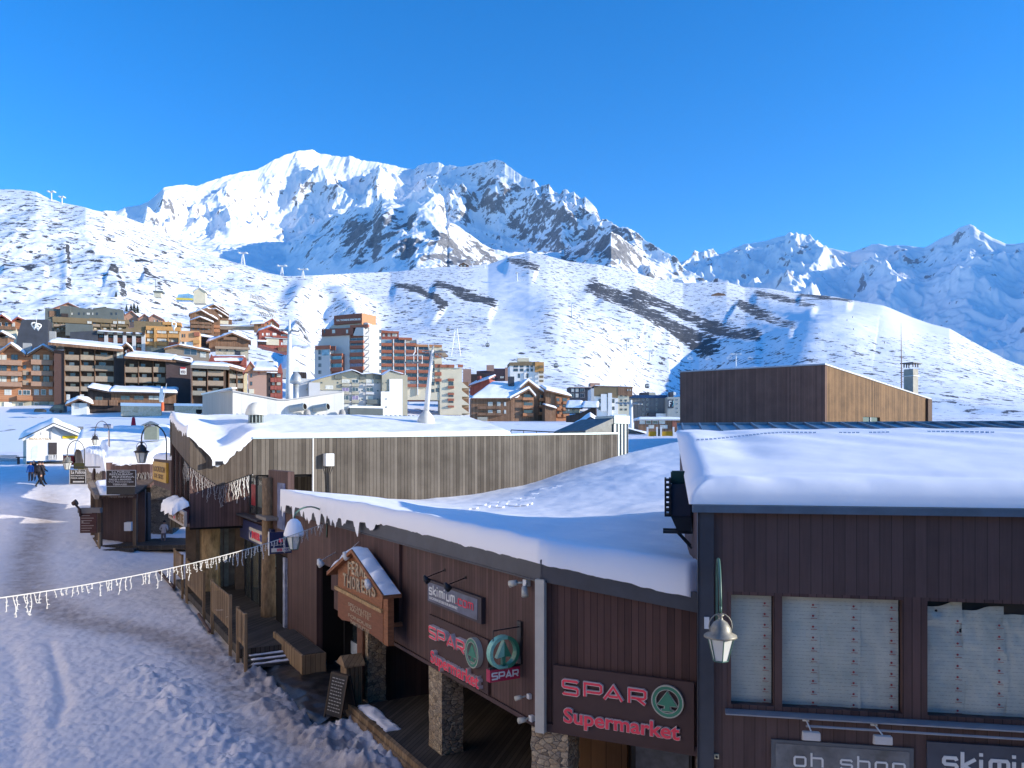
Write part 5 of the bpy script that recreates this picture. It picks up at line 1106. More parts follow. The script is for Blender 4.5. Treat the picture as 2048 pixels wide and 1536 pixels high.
m = MB(); m.tube([(dx + .1, 0, h), (dx + .5, -.1, h - .35), (dx + .9, -.2, h - .6)], .02, 5); [m.box(dx + .2 + .15 * k, dx + .3 + .15 * k, -.2, 0, h - .3 - .07 * k, h - .26 - .07 * k) for k in range(5)]; m.build('service_ladder', mk('galvanised_steel', (.30, .31, .31), .5), T, g)
# chairs hanging left of that pylon
m = MB()
T = thing('lift_chair', 'empty white chairlift chair hanging left of the leaning pylon, in front of the red balconies', 'chair', Fr(*Pw(828, 716, 52).xy, 0, Pw(828, 716, 52).z))
c = Pw(830, 704, 52); m.tube([tuple(c + Vector((0, 0, .3))), tuple(c), tuple(c + Vector((-.1, -.3, -.25)))], .035, 5); m.build('hanger', grw, T, ID4)
m = MB(); m.tube([tuple(c + Vector((-.6, -.3, -.25))), tuple(c + Vector((.5, -.3, -.25)))], .035, 5)
for q_ in (-.6, -.05, .5): m.tube([tuple(c + Vector((q_, -.3, -.25))), tuple(c + Vector((q_, -.2, -.75))), tuple(c + Vector((q_, -.7, -.8)))], .03, 5)
m.build('seat_frame', grw, T, ID4); p_ = c + Vector((0, -.45, -.76)); MB().box(p_.x - .6, p_.x + .5, p_.y - .25, p_.y + .2, p_.z, p_.z + .06).build('seat', mk('grey_seat', (.25, .25, .25), .6), T, ID4)
# grey steel box and slanted roof at the right end of the grey timber wall
g = Fr(*F1.w(F1.hy(1228, 850, .3)[0], .3, 0).xy, 34.8); T = thing('metal_clad_shed', 'pale green metal housing with a dark slanting roof ending the timber wall', 'housing', g)
MB().box(0, 1.15, 0, 1.6, 5, 9.05).build('housing_wall', metal_lt, T, g)
m = MB(); [m.box(.24 + .28 * k, .29 + .28 * k, -.06, -.002, 5, 8.6) for k in range(4)]; m.build('standing_seam', metal_dk, T, g); MB().box(-.05, 1.22, -.1, 1.7, 8.62, 9.1).build('coping', metal_lt, T, g)
m = MB().pxz([(-2.3, 8.15), (-.06, 8.95), (-.06, 8.62), (-2.3, 7.85)], -.05, 3).pxz([(-2.25, 7.2), (-.06, 7.2), (-.06, 8.6), (-2.25, 7.84)], .1, 2.9); m.build('slanting_roof', mk('dark_grey_seam_roof', (.12, .13, .13), .5, .5, var=.3, vs=3), T, g)
# railing behind the wall
m = MB(); a = Pw(1022, 860, 60); b_ = Pw(1149, 866, 60); T = thing('handrail', 'thin black handrail behind the grey timber wall', 'railing', Fr(a.x, a.y, 0, a.z - 1))
m.tube([tuple(a), tuple(b_)], .04, 5)
for k in range(6): q = a.lerp(b_, k / 5); m.tube([tuple(q), (q.x, q.y, q.z - 1.2)], .03, 5)
m.build('rails', black_pt, T, ID4)
# ---------------------------------------------------------------- signs of the sports shop
x0 = F2.hy(498, 1070, -.2)[0]; x1_ = F2.hy(540, 1085, -.2)[0]
zt_ = F2.hy(519, 1062, -.2)[1]; zl_ = F2.hy(519, 1088, -.2)[1]
T = thing('sports_shop_sign', 'white sign reading INTERSPORT in red and blue over the shop windows', 'sign', Fr(*F2.w(x0, -.2, zl_).xy, -60.4, zl_))
MB().box(x0 - 2.2, x1_, -.16, -.03, zl_ - .1, zt_ + .22).build('blue_board', mk('navy_sign', (.02, .03, .10), .4, .5), T, F2); MB().box(x0, x1_, -.20, -.165, zl_, zt_).build('white_panel', mk('cream_sign_face', (.62, .56, .46), .4), T, F2)
w_ = x1_ - x0; h_ = zt_ - zl_; blue_f = mk('navy_letter', (.03, .05, .22), .4)
lettering('INTER', red_f, T, F2, (x0 + w_ * .17, x0 + w_ * .55, zl_ + h_ * .22, zl_ + h_ * .78), -.201, .02, bold=.04); lettering('SPORT', blue_f, T, F2, (x0 + w_ * .56, x0 + w_ * .97, zl_ + h_ * .22, zl_ + h_ * .78), -.201, .02, 'blue_lettering', bold=.04)
MB().pxz([(x0 + w_ * .03, zl_ + h_ * .75), (x0 + w_ * .08, zl_ + h_ * .75), (x0 + w_ * .10, zl_ + h_ * .45), (x0 + w_ * .15, zl_ + h_ * .8), (x0 + w_ * .11, zl_ + h_ * .2), (x0 + w_ * .08, zl_ + h_ * .2)][::-1], -.22, -.201).build('tick_mark', blue_f, T, F2)
g = Fr(*F2.w(fx(583, 1090), 0, 0).xy, 29.6); xo = g.hy(539, 1090)[0]; xi = g.hy(583, 1085)[0]; zt_ = g.hy(560, 1064)[1]; zl_ = g.hy(560, 1107)[1]
T = thing('projecting_sign', 'navy blue INTERSPORT sign sticking out from the wall behind the snowy lantern', 'sign', Fr(*g.w(xi, 0, zl_).xy, 29.6, zl_))
MB().box(xo, xi, 0, .12, zl_, zt_).build('navy_panel', mk('navy_sign', (.02, .03, .10), .4, .5), T, g); MB().box(xo - .02, xo - .002, -.01, .13, zl_ - .05, zt_ + .02).build('edge_strip', white_pt, T, g)
a_, b2 = xo + (xi - xo) * .08, xo + (xi - xo) * .95; h_ = zt_ - zl_
MB().box(a_, b2, -.012, -.002, zl_ + h_ * .08, zl_ + h_ * .26).build('white_strip', white_pt, T, g); lettering('INTER', red_f, T, g, (a_ + .2, (a_ + b2) / 2 + .05, zl_ + h_ * .11, zl_ + h_ * .23), -.013, .008, bold=.03); lettering('SPORT', blue_f, T, g, ((a_ + b2) / 2 + .08, b2 - .04, zl_ + h_ * .11, zl_ + h_ * .23), -.013, .008, 'blue_lettering', bold=.03)
lettering('Intersport', white_pt, T, g, (a_ + .1, b2 - .2, zl_ + h_ * .36, zl_ + h_ * .44), -.002, .008, 'small_lettering')
MB().lathe(((a_ + b2) / 2, -.01, zl_ + h_ * .62), [(.07, -.07), (.07, .07)], 10).build('red_mark', red_f, T, g)
# snow-capped lantern on its green arch
ax = F2.hy(655, 1045, 0); aw = F2.w(ax[0], -.02, ax[1]); tp = Pw(588, 1037, 23.6)
lantern('snow covered lantern on a green arch in front of the sports shop entrance', tuple(aw), tuple(tp), 1.12, green_pt, gold, snow=1, rise=.42)
# garland across the street
a = Pw(-160, 1216, 13.2); b_ = F2.w(x2(662, 0, 1045), -.1, F2.hy(662, 1044, 0)[1]); T = thing('light_garland', 'garland of white icicle lights strung across the snowy street', 'lights', Matrix.Translation(b_))
def gar(t): p = Vector(a).lerp(Vector(b_), t); p.z -= .55 * 4 * t * (1 - t) * .55; return p
MB().tube([tuple(gar(k / 40)) for k in range(41)], .012, 5).tube([(-17.4, 12.9, a.z + .6), tuple(a)], .012, 5).build('cable', led, T, ID4)
rr = random.Random(8); t = .10; k = 0; dr = (Vector(b_) - Vector(a)).normalized()
while t < .985 and k < 96:
    if not .83 < t < .86 and not .37 < t < .385:
        m = MB(); L = rr.choice([.12, .16, .2, .2, .28, .36]) * rr.uniform(.8, 1.15); p = gar(t); q = Vector((dr.x, dr.y, 0)); pts = [tuple(p)]; o_ = 0; n_ = max(3, int(L / .07))
        for j in range(1, n_ + 1): o_ += rr.uniform(-.028, .028); pts.append(tuple(p + q * o_ + Vector((0, 0, -L * j / n_))))
        m.tube(pts, .0085, 4)
        for j in range(1, n_ + 1): w2 = Vector(pts[j]); m.tube([tuple(w2), tuple(w2 + q * rr.choice([-1, 1]) * rr.uniform(.02, .05) + Vector((0, 0, rr.uniform(-.03, .02))))], .008, 4)
        m.build('light_strand', led, T, ID4); k += 1
    t += rr.choice([.0055, .008, .011, .014])
# ---------------------------------------------------------------- timber railings, their deck and steps
yR = -2.2; rl = lambda px, py=1200: F2.hy(px, py, yR)[0]
D = thing('shop_front_deck', 'wet timber deck with snow patches in front of the sports shop windows', 'deck', F2)
x_e = rl(492); MB().box(-14, x_e - 1.2, yR + .05, 2.2, .12, .42).build('deck_boards', boards('wet_deck_boards_across', (.03, .026, .024), (.1, .085, .07), .15, .12), D, F2)
m = MB(); [m.box(x_e - 1.2 + .35 * k, x_e - .85 + .35 * k, yR + .1, -.1, .0, .22 - .06 * k) for k in range(3)]; m.build('steps', mk('wet_step', (.04, .038, .038), .4, .5, var=.5, vs=5), D, F2)
for k in range(3): snowslab('step_snow', D, F2, x_e - 1.15 + .35 * k, x_e - .95 + .35 * k, yR + .3, -.5, lambda x, y, k=k: 0 * x + .21 - .06 * k, .04, 12, 40, .1, 4 + k, near_snow, .03, 3)
snowslab('deck_snow', D, F2, -5.5, -3, yR + .1, yR + .9, lambda x, y: 0 * x + .27, .12, 30, 14, .25, 9, near_snow, .06, 2, ragged=.1)
def railing(label, pxa, pxb, h=1.25, zb=.7, group='timber railings along the street'):
    a, b_ = rl(pxa), rl(pxb); T = thing('timber_railing', label, 'railing', Fr(*F2.w(a, yR, 0).xy, -60.4), group)
    m = MB(); m.box(a, b_, yR - .02, yR + .02, zb + h - .08, zb + h); m.box(a, b_, yR - .02, yR + .02, zb + .12, zb + .22); m.build('rail', wood_raw, T, F2)
    m = MB(); n_ = max(3, int((b_ - a) / .16)); [m.box(a + (b_ - a) * k / n_ + .03, a + (b_ - a) * k / n_ + .11, yR - .03, yR - .021, zb + .1, zb + h) for k in range(n_)]; m.build('slats', wood_raw, T, F2)
    for x in (a, b_ - .09): MB().box(x, x + .09, yR - .05, yR + .05, -.2, zb + h + .05).build('post', wood_raw, T, F2)
railing('short slatted timber railing nearest the camera, beside the steps', 475, 492, 1.15, .62)
railing('slatted timber railing panel left of the steps', 424, 461)
railing('long leaning timber railing under the garland', 373, 408)
railing('farthest short timber railing beside the log posts', 349, 365)
T = thing('fallen_beam', 'dark timber beams lying in the snow by the railings', 'beam', Fr(*F2.w(-7, yR - .3, 0).xy, 0)); m = MB(); m.tube([tuple(F2.w(rl(330), yR - .3, .3)), tuple(F2.w(rl(352), yR - .1, .1))], .09, 6).tube([tuple(F2.w(rl(405), yR - .15, .25)), tuple(F2.w(rl(428), yR - .15, .1))], .07, 6); m.build('beams', wood_dk, T, ID4)
# ================================================================== TALL BROWN BUILDING behind the right shop
FG = Fr(.39125 * 58, 58, 34.8); zc = FG.hy(1650, 730)[1]; a1, z1_ = FG.hy(1862, 800); ys, zs = FG.hx(1360, 745, 0)
T = thing('tall_brown_building', 'tall timber clad building with a dark left face and golden brown right face', 'building', FG)
MB().pyz([(0, 3), (ys, 3), (ys, zs), (0, zc)][::-1], 0, .25).build('left_wall', boards('dark_umber_boards', (.10, .052, .040), (.17, .094, .070), .16, .05), T, FG)
wx0 = FG.hy(1726, 840)[0]; wx1 = FG.hy(1760, 840)[0]; zw = FG.hy(1740, 834)[1]; zl = lambda x: zc + (z1_ - zc) * x / a1
m = MB().pxz([(.25, zw), (a1 - .8, zw), (a1 - .8, zl(a1 - .8)), (.25, zl(.25))], 0, .25).pxz([(.25, 3), (wx0, 3), (wx0, zw), (.25, zw)], 0, .25).pxz([(wx1, 3), (a1 - .8, 3), (a1 - .8, zw), (wx1, zw)], 0, .25); m.build('right_wall', wood_lt, T, FG)
MB().box(a1 - .8, a1, -.1, 6, 3, z1_ + .05).box(a1 - .75, a1 - .3, -.16, -.11, 3, z1_ + .05).build('end_wall', boards('umber_boards', (.07, .04, .028), (.14, .08, .055), .14, .06), T, FG)
wd_ = MB().box(wx0, wx1, .12, .15, 3.5, zw).build('window', glass_dk, T, FG); MB().box(wx0, wx0 + .06, .05, .12, 3.5, zw).box((wx0 + wx1) / 2 - .05, (wx0 + wx1) / 2, .05, .12, 3.5, zw).build('frame', white_pt, wd_, FG)
m = MB(); m.add([(-.05, -.05, zc + .02), (a1, -.05, z1_ + .03), (a1, ys, z1_ + .03), (-.05, ys, zs + .02), (-.05, -.05, zc + .12), (a1, -.05, z1_ + .13), (a1, ys, z1_ + .13), (-.05, ys, zs + .12)], [(0, 3, 2, 1), (4, 5, 6, 7), (0, 1, 5, 4), (1, 2, 6, 5), (2, 3, 7, 6), (3, 0, 4, 7)]); m.build('roof_cap', mk('roof_cap_grey', (.30, .32, .36), .5, metal=.3), T, FG)
c = Pw(1822, 810, 70); g = Fr(c.x, c.y, 34.8, c.z - 1.5); s_ = 70 / 1600
T = thing('rooftop_chimney', 'grey concrete rooftop chimney with a slatted cap behind the golden brown wall', 'chimney', g)
MB().box(-.42, .42, -.42, .42, 0, 1.5 + 78 * s_ - .3).build('shaft', mk('concrete', (.36, .34, .29), .8, var=.15), T, g); zt = 1.5 + 68 * s_
MB().box(-.5, .5, -.5, .5, zt - .5, zt - .44).build('ledge', white_pt, T, g); m = MB()
for a in (-.4, 0, .4):
    for b_ in (-.4, .4): m.box(a - .04, a + .04, b_ - .04, b_ + .04, zt + .3, zt + .62)
m.build('cap_posts', black_pt, T, g); MB().box(-.75, .75, -.6, .6, zt + .62, zt + .70).build('cap_plate', metal_dk, T, g)
c = Pw(1803, 770, 68); T = thing('radio_mast', 'thin radio mast standing beside the concrete chimney', 'antenna', Fr(c.x, c.y, 0, c.z - 1.2)); t_ = Pw(1802, 645, 68); m = MB().tube([(c.x, c.y, c.z - 1.2), (c.x, c.y, c.z + 1.6), tuple(t_)], [.05, .045, .012], 6)
for k in range(7): m.tube([(c.x - .12, c.y, c.z + .2 * k), (c.x + .12, c.y, c.z + .1 + .2 * k)], .015, 4)
m.build('mast', mk('mast_red_grey', (.25, .16, .14), .6, var=.3), T, ID4)
# buildings around the photographer: the wall behind the camera and an added unseen cream block that bounces sunlight
warm = boards('warm_timber_front', (.30, .16, .08), (.50, .30, .17), .2, .05)
def block(name, label, fr, L, dp, h, mat, floors=5):
    T = thing(name, label, 'building', fr); MB().box(0, L, 0, dp, -1, h).build('walls', mat, T, fr); MB().box(-.3, L + .3, -.4, dp + .3, h, h + .3).build('roof', snow_far, T, fr)
    for k in range(floors):
        for j in range(int(L / 5)): MB().box(1 + j * 5, 3 + j * 5, -.06, -.01, 1.2 + 3 * k, 2.8 + 3 * k).build('window', glass_dk, T, fr)
    return T
block('bounce_block', 'unseen cream block added left of the street to bounce warm light onto it', Fr(-12.6, 4, 118.5), 66, 12, 20, mk('cream_bounce_render', (.82, .70, .60), .85, .2, var=.06, vs=.4), 6)
block('home_apartment_block', 'apartment block from which the street is viewed', Fr(30, -1.6, 180), 50, 12, 8.8, warm, 2)
# ================================================================== builder for the buildings of the village
v_or = boards('orange_chalet_boards', (.33, .135, .065), (.47, .23, .12), .25, .05, horiz=True, gd=.7)
v_br = boards('brown_chalet_boards', (.16, .085, .05), (.27, .16, .10), .3, .08, gd=.5)
v_dk = boards('very_dark_boards', (.035, .026, .026), (.065, .048, .045), .3, .08)
v_rd = boards('red_chalet_boards', (.24, .06, .045), (.36, .11, .08), .3, .06, gd=.6)
v_pk = mk('pinkish_render', (.44, .26, .19), .85, .2, var=.08, vs=.4); v_gr = mk('dark_grey_render', (.12, .135, .13), .8, .2, var=.12, vs=.3)
v_gy = mk('slate_grey_front', (.055, .06, .075), .7, .2, var=.2, vs=.4); v_be = mk('beige_grey_render', (.34, .32, .25), .85, .2, var=.08, vs=.3)
v_lg = mk('light_grey_render', (.48, .48, .48), .85, .2, var=.05, vs=.3); v_wh = mk('white_render', (.74, .73, .70), .8, .2, var=.04, vs=.3)
v_cr = mk('cream_render', (.62, .56, .42), .85, .2, var=.06, vs=.4); v_ye = mk('amber_timber', (.50, .27, .10), .75, .2, var=.12, vs=.8); v_te = mk('terracotta_panel', (.34, .125, .08), .75, .2, var=.12, vs=.8)
v_ta = mk('tan_balcony_timber', (.33, .25, .18), .8, .2, var=.12, vs=1.2); v_ol = mk('olive_brown_cladding', (.20, .15, .09), .8, .2, var=.1, vs=.6); v_ste = stone('pale_stone_wall', [(.4, .36, .26), (.55, .5, .4), (.46, .43, .33)], 1.2, (.5, .48, .42))
v_glass = glass('village_glass', (.04, .055, .07), .08); v_curt = mk('curtained_glass', (.50, .50, .46), .3, .6, var=.3, vs=1.1); v_teal = mk('teal_glazing', (.08, .23, .27), .15, .7, var=.5, vs=.5); v_blu = mk('pale_blue_glazing', (.22, .34, .42), .15, .7, var=.5, vs=.5); v_pur = mk('violet_glazing', (.20, .15, .27), .15, .7, var=.4, vs=.5)
class VB:
    def __init__(s, name, label, px0, pyb, Y, deg, group=None, cat='building'):
        s.fr = FrP(px0, pyb, Y, deg); s.T = thing(name, label, cat, s.fr, group); s.b = pyb
    def R(s, x0, y0, x1, y1, yy=0): return s.fr.rect(x0, y0, x1, y1, yy)
    def poly(s, pts, mat, y0=0, y1=6, name='wall', parent=None):
        P_ = [s.fr.hy(px, py, y0) for px, py in pts]
        ar = sum(P_[i][0] * P_[(i + 1) % len(P_)][1] - P_[(i + 1) % len(P_)][0] * P_[i][1] for i in range(len(P_)))
        if ar < 0: P_ = P_[::-1]
        return MB().pxz(P_, y0, y1).build(name, mat, parent or s.T, s.fr)
    def box(s, x0, y0, x1, y1, mat, ya=-.1, yb=0, name='panel', parent=None):
        a, b_, c, d = s.R(x0, y0, x1, y1, ya); return MB().box(a, b_, ya, yb, c, d).build(name, mat, parent or s.T, s.fr)
    def sink(s, d=9):                                # footing below the wall so no slope leaves it hanging
        pass
    def wins(s, cols, rows, frame=v_wh, gl=None, yy=0, fw=.08):
        gl = gl or [v_glass, v_curt]; rr = random.Random(int(s.fr.c.x * 7 + len(cols)))
        for (x0, x1) in cols:
            for (y0, y1) in rows:
                a, b_, c, d = s.R(x0, y0, x1, y1, yy); f = min(fw, (b_ - a) * .12)
                m = MB().box(a, b_, yy - .07, yy, c, d, 0); nn = 2 if (b_ - a) > 1.3 else 1; w_ = (b_ - a - f) / nn
                for k in range(nn): m.box(a + f + k * w_, a + k * w_ + w_, yy - .09, yy - .071, c + f, d - f, 1)
                m.build('window', [frame, rr.choice(gl)], s.T, s.fr)
    def bals(s, cols, rows, mat=v_ta, out=1.1, yy=0):
        for (x0, x1) in cols:
            for (y0, y1) in rows:
                a, b_, c, d = s.R(x0, y0, x1, y1, yy - out)
                m = MB().box(a, b_, yy - out, yy - out + .1, c + .05, d).box(a, b_, yy - out, yy, c - .12, c + .05).box(a, a + .1, yy - out + .1, yy, c + .05, d).box(b_ - .1, b_, yy - out + .1, yy, c + .05, d)
                m.build('balcony', mat, s.T, s.fr)
    def gable(s, el, ap, er, D, roofm, th=.35, snow=.45, over=.8, y0=-.8, name='roof'):
        P_ = [s.fr.hy(*p, y0) for p in (el, ap, er)]
        r = MB().pxz([P_[0], (P_[0][0], P_[0][1] - th), (P_[1][0], P_[1][1] - th), (P_[2][0], P_[2][1] - th), P_[2], P_[1]], y0, y0 + D); r = r.build(name, roofm, s.T, s.fr)
        if snow:
            n_ = 14; L = []
            for a, b_ in ((P_[0], P_[1]), (P_[1], P_[2])): L += [(a[0] + (b_[0] - a[0]) * k / n_, a[1] + (b_[1] - a[1]) * k / n_) for k in range(n_ + (1 if a is P_[1] else 0))]
            X = np.array([p[0] for p in L])[:, None] + np.zeros((1, 12)); Y = np.linspace(y0 + .05, y0 + D - .05, 12)[None] + X * 0
            Z = np.array([p[1] for p in L])[:, None] + Y * 0; ed = np.minimum(np.minimum(np.arange(len(L)), np.arange(len(L))[::-1])[:, None] / 1.0, np.minimum(np.arange(12), np.arange(12)[::-1])[None] / .8)
            Z = Z + .02 + np.clip(ed, 0, 1) * snow * (1 + .5 * fbm(X * .4, Y * .4, 3, 5)); gridobj('roof_snow', X, Y, Z, snow_far, r, M=s.fr.M)
        return r
    def flat(s, x0, x1, z0, z1, D, fm, fh=.3, snow=.4, y0=-.5, sl=0):    # roof from a front edge at local heights z0 (left) and z1 (right), rising sl over the depth
        m = MB(); q = [(x0, y0, z0 - fh), (x1, y0, z1 - fh), (x1, y0 + D, z1 - fh + sl), (x0, y0 + D, z0 - fh + sl), (x0, y0, z0), (x1, y0, z1), (x1, y0 + D, z1 + sl), (x0, y0 + D, z0 + sl)]
        r = m.hexa(q).build('roof', fm, s.T, s.fr)
        if snow: snowslab('roof_snow', r, s.fr, x0 + .05, x1 - .05, y0 + .05, y0 + D - .05, lambda X, Y: z0 + (z1 - z0) * (X - x0) / (x1 - x0) + sl * (Y - y0) / D + .01, snow, 30, 12, min(.8, D / 5), 3, snow_far, .1, .3)
        return r
    def lr(s, px, py, yy=0): return s.fr.hy(px, py, yy)
# ================================================================== STREET END: restaurant row, white kiosk, people
def ow(label, *a, **k): return VB(*a, **k)
v = VB('restaurant_porch', 'timber porch of the restaurant with a snowy lean-to roof and posts at the street side', 200, 1090, 52, 8)
zb = 0
lrr = v.lr; a0 = lrr(203, 992)[0]; a1_ = lrr(272, 992)[0]; zt = lrr(240, 990)[1]
lg_ = boards('log_brown', (.08, .05, .035), (.17, .12, .085), .12, .1)
for px in (200, 270): x = lrr(px, 1050)[0]; MB().box(x - .12, x + .12, -.1, .12, -.4, zt).build('post', lg_, v.T, v.fr)
x = lrr(184, 1010, 3)[0]; MB().box(x - .1, x + .1, 3, 3.2, 0, zt + .6).build('post', lg_, v.T, v.fr); x = lrr(192, 1010, 1.5)[0]; MB().box(x - .1, x + .1, 1.5, 1.7, 0, zt + .2).build('post', lg_, v.T, v.fr)
v.box(199, 988, 274, 997, wood_dk, -.15, .05, 'beam')
lettering('TERRASSE SALLE', white_pt, v.T, v.fr, (lrr(218, 990)[0], lrr(268, 990)[0], lrr(240, 994)[1], lrr(240, 990)[1]), -.16, .01, bold=.03)
pk = lrr(184, 966, 2.6); el = lrr(200, 989, -.2)
m = MB(); m.add([(el[0], -.3, zt), (a1_, -.3, zt), (a1_, 4.2, zt + .9), (pk[0] + .2, 2.6, pk[1]), (el[0] - .1, -.3, zt - .1), (a1_, -.3, zt - .1), (a1_, 4.2, zt + .8), (pk[0] + .2, 2.6, pk[1] - .12)], [(0, 1, 2, 3), (7, 6, 5, 4), (0, 4, 5, 1), (3, 2, 6, 7), (0, 3, 7, 4)])
m.build('lean_to_roof', boards('log_brown', (.08, .05, .035), (.17, .12, .085), .12, .1), v.T, v.fr)
m = MB().hexa([(el[0] - .25, -.4, zt - .25), (el[0] + .0, -.4, zt - .25), (pk[0] + .1, 2.7, pk[1] - .3), (pk[0] - .3, 2.7, pk[1] - .3), (el[0] - .25, -.4, zt + .05), (el[0] + .05, -.4, zt + .05), (pk[0] + .1, 2.7, pk[1] + .1), (pk[0] - .3, 2.7, pk[1] + .1)]); m.build('barge_board', mk('grey_log', (.24, .19, .15), .8, var=.3, vs=4), v.T, v.fr)
loft('roof_snow', v.T, [(el[0], -.25), (el[0] + 1.2, -.25), (a1_ - .9, -.2)], [(pk[0] + .15, 2.7), (pk[0] + 1, 3.4), (a1_ - 1.8, 2.2)], lambda X, Y: zt + (Y + .3) / 3 * (pk[1] - zt) * np.clip(1 - (X - el[0]) / (a1_ - el[0]), .25, 1), .2, 40, 24, .3, 5, .06, 1.2, M=v.fr.M)
MB().box(a0 - .3, a1_ + 4.6, -.3, 5, -.35, -.05).box(a0 - .2, a1_ + .2, -1.2, -.3, -.35, -.18).build('floor', wood_deck, v.T, v.fr)
m = MB(); rr = random.Random(4)
for k in range(9): x = a0 + .6 + k * (a1_ - a0 - .6) / 9; m.box(x, x + rr.uniform(.06, .14), 2.5 + rr.random(), 2.7 + rr.random(), -.05, zt)
m.build('inner_posts', wood_dk, v.T, v.fr); MB().box(a0 - .9, a1_, 1.9, 2.1, -.3, zt + .3).build('back_wall', wood_dk2, v.T, v.fr)
v.box(210, 1000, 227, 1035, mk('menu_boards', (.2, .17, .14), .7, var=.6, vs=2), 2.9, 3.0, 'menu_board'); v.box(248, 1045, 262, 1062, snow_m, 1.2, 2.0, 'snow_lump')
# restaurant body: stone wall, dark fascia, snow roofs
v = VB('restaurant_building', 'stone walled restaurant with a dark fascia and deep snow on its roof behind the porch', 262, 1078, 57.5, 4)
v.poly([(262, 1085), (345, 1085), (345, 968), (262, 973)], stone_g, 0, 5, 'stone_wall'); v.box(214, 928, 300, 975, wood_dk, -.3, 3, 'fascia'); v.box(205, 975, 300, 985, dark_in, -.1, 2, 'soffit')
v.box(268, 1000, 336, 1002, mk('ledge_brown', (.13, .1, .08), .8), -.06, 0, 'ledge')
L = v.lr; z0 = L(240, 928)[1]; z1 = L(240, 905, 9)[1]
q = lambda px, py, yy: (L(px, py, yy)[0], yy)
loft('roof_snow', v.T, [q(206, 928, -.2), q(240, 929, -.35), q(275, 938, -.3), q(303, 947, -.2)], [q(200, 888, 12), q(240, 888, 12), q(290, 888, 12), q(345, 888, 12)], lambda X, Y: z0 - .25 * sm(2.5, 5, X) + (Y + .3) * .12, .55, 90, 60, .5, 8, .1, .5, .08, M=v.fr.M)
m = MB(); rr = random.Random(9)
T = thing('icicle_lights', 'faint icicle lights hanging under the dark restaurant fascia left of the yellow sign', 'lights', v.fr)
for k in range(16):
    px = 272 + k * 2.3; x, z = L(px, 946 + rr.uniform(-2, 2), -.4); m = MB(); icicle(m, (x, -.4, z), rr.uniform(.3, .9), rr, .012); m.build('light_strand', mk('grey_light_string', (.35, .33, .31), .5), T, v.fr)
# far part of the row with drooping snow lips
v = VB('shop_row_building', 'low grey wooden shop with a long snow roof ending the shop row', 150, 925, 71, -62 + 90)
v.poly([(150, 930), (176, 926), (176, 890), (150, 886)], boards('grey_old_boards', (.13, .11, .09), (.26, .22, .18), .2, .08), 0, 3); v.box(176, 894, 184, 915, mk('pale_teal_window', (.5, .62, .64), .3, .5), .1, .2, 'window')
L = v.lr; z0 = L(160, 880)[1]; q = lambda px, py, yy: (L(px, py, yy)[0], yy)
loft('roof_snow', v.T, [q(148, 890, -.6), q(180, 896, -.5), q(240, 905, -.3), q(345, 905, 0)], [q(158, 870, 10), q(230, 866, 14), q(345, 858, 18)], lambda X, Y: z0 - .55 + .105 * (Y + .6), .7, 100, 70, .7, 18, .12, .3, .8, M=v.fr.M)
MB().box(0.2, 26, .3, 10, -1, z0 - .6).build('wall', wood_gy, v.T, v.fr)
v = VB('chalet_shop', 'small log walled shop with drooping snow lips beside the black hanging sign', 173, 962, 60, -45)
v.poly([(173, 968), (206, 968), (206, 922), (188, 916), (173, 921)], stone('pale_rubble', [(.28, .24, .18), (.42, .37, .3), (.35, .3, .24)], 2.2), 0, 4); v.box(183, 918, 187, 960, wood_dk, -.12, 0, 'corner_post'); v.box(204, 925, 210, 966, wood_dk, -.12, 2, 'corner_post')
L = v.lr; q = lambda px, py, yy: (L(px, py, yy)[0], yy); z0 = L(185, 914)[1]
loft('roof_snow', v.T, [q(166, 918, -.8), q(180, 914, -.7), q(200, 922, -.6), q(212, 930, -.5)], [q(172, 900, 4), q(190, 900, 6), q(215, 900, 6)], lambda X, Y: z0 - .4 + .1 * Y - .1 * np.maximum(X - 1.5, 0), .8, 60, 40, .6, 28, .15, .8, .25, M=v.fr.M)
# signs of the row
def board_sign(label, px0, py0, px1, py1, Y, deg, face, border, lines, lm, cat='sign', bold=.02, dep=.08):
    g = FrP(px0, (py0 + py1) / 2, Y, deg); T = thing('hanging_sign', label, cat, g); a, b_, c, d = g.rect(px0, py0, px1, py1)
    MB().box(a, b_, 0, dep, c, d).build('board', face, T, g)
    if border: t = (d - c) * .03; MB().box(a, b_, -.02, -.001, c, c + t).box(a, b_, -.02, -.001, d - t, d).box(a, a + t, -.02, -.001, c + t, d - t).box(b_ - t, b_, -.02, -.001, c + t, d - t).build('border', border, T, g)
    H = d - c; Wd = b_ - a
    for (s, x0, x1, z0, z1) in lines: lettering(s, lm, T, g, (a + Wd * x0, a + Wd * x1, c + H * z0, c + H * z1), -.002, .015, bold=bold)
    return T, g
blk = mk('black_sign_face', (.03, .024, .024), .6); cw = mk('chalk_white', (.6, .58, .55), .7)
T, g = board_sign('black bordered board of the restaurant with six white lines, beginning La Paillote', 212, 940, 272, 973, 51, 6, mk('dark_brown_sign', (.05, .038, .034), .6), cw, [('La Paillote', .2, .8, .84, .94), ('RESTAURANT', .12, .9, .68, .8), ('PIZZERIA', .2, .95, .53, .64), ('SALLES a MANGER', .1, .85, .37, .48), ('Vue Panoramique', .08, .92, .22, .33), ('TERRASSE', .22, .7, .07, .18)], cw)
a = g.hy(270, 980); MB().box(g.hy(213, 980)[0], a[0], .0, .1, g.hy(240, 989)[1], g.hy(240, 973)[1]).build('support', black_pt, T, g)
T, g = board_sign('small black square sign La Paillote hanging over the street from a beam', 139, 939.5, 172, 968.5, 52, 4, blk, cw, [('La Paillote', .1, .95, .72, .95), ('RESTAURANT', .08, .95, .55, .64), ('PIZZA GRILL', .08, .9, .38, .47)], cw)
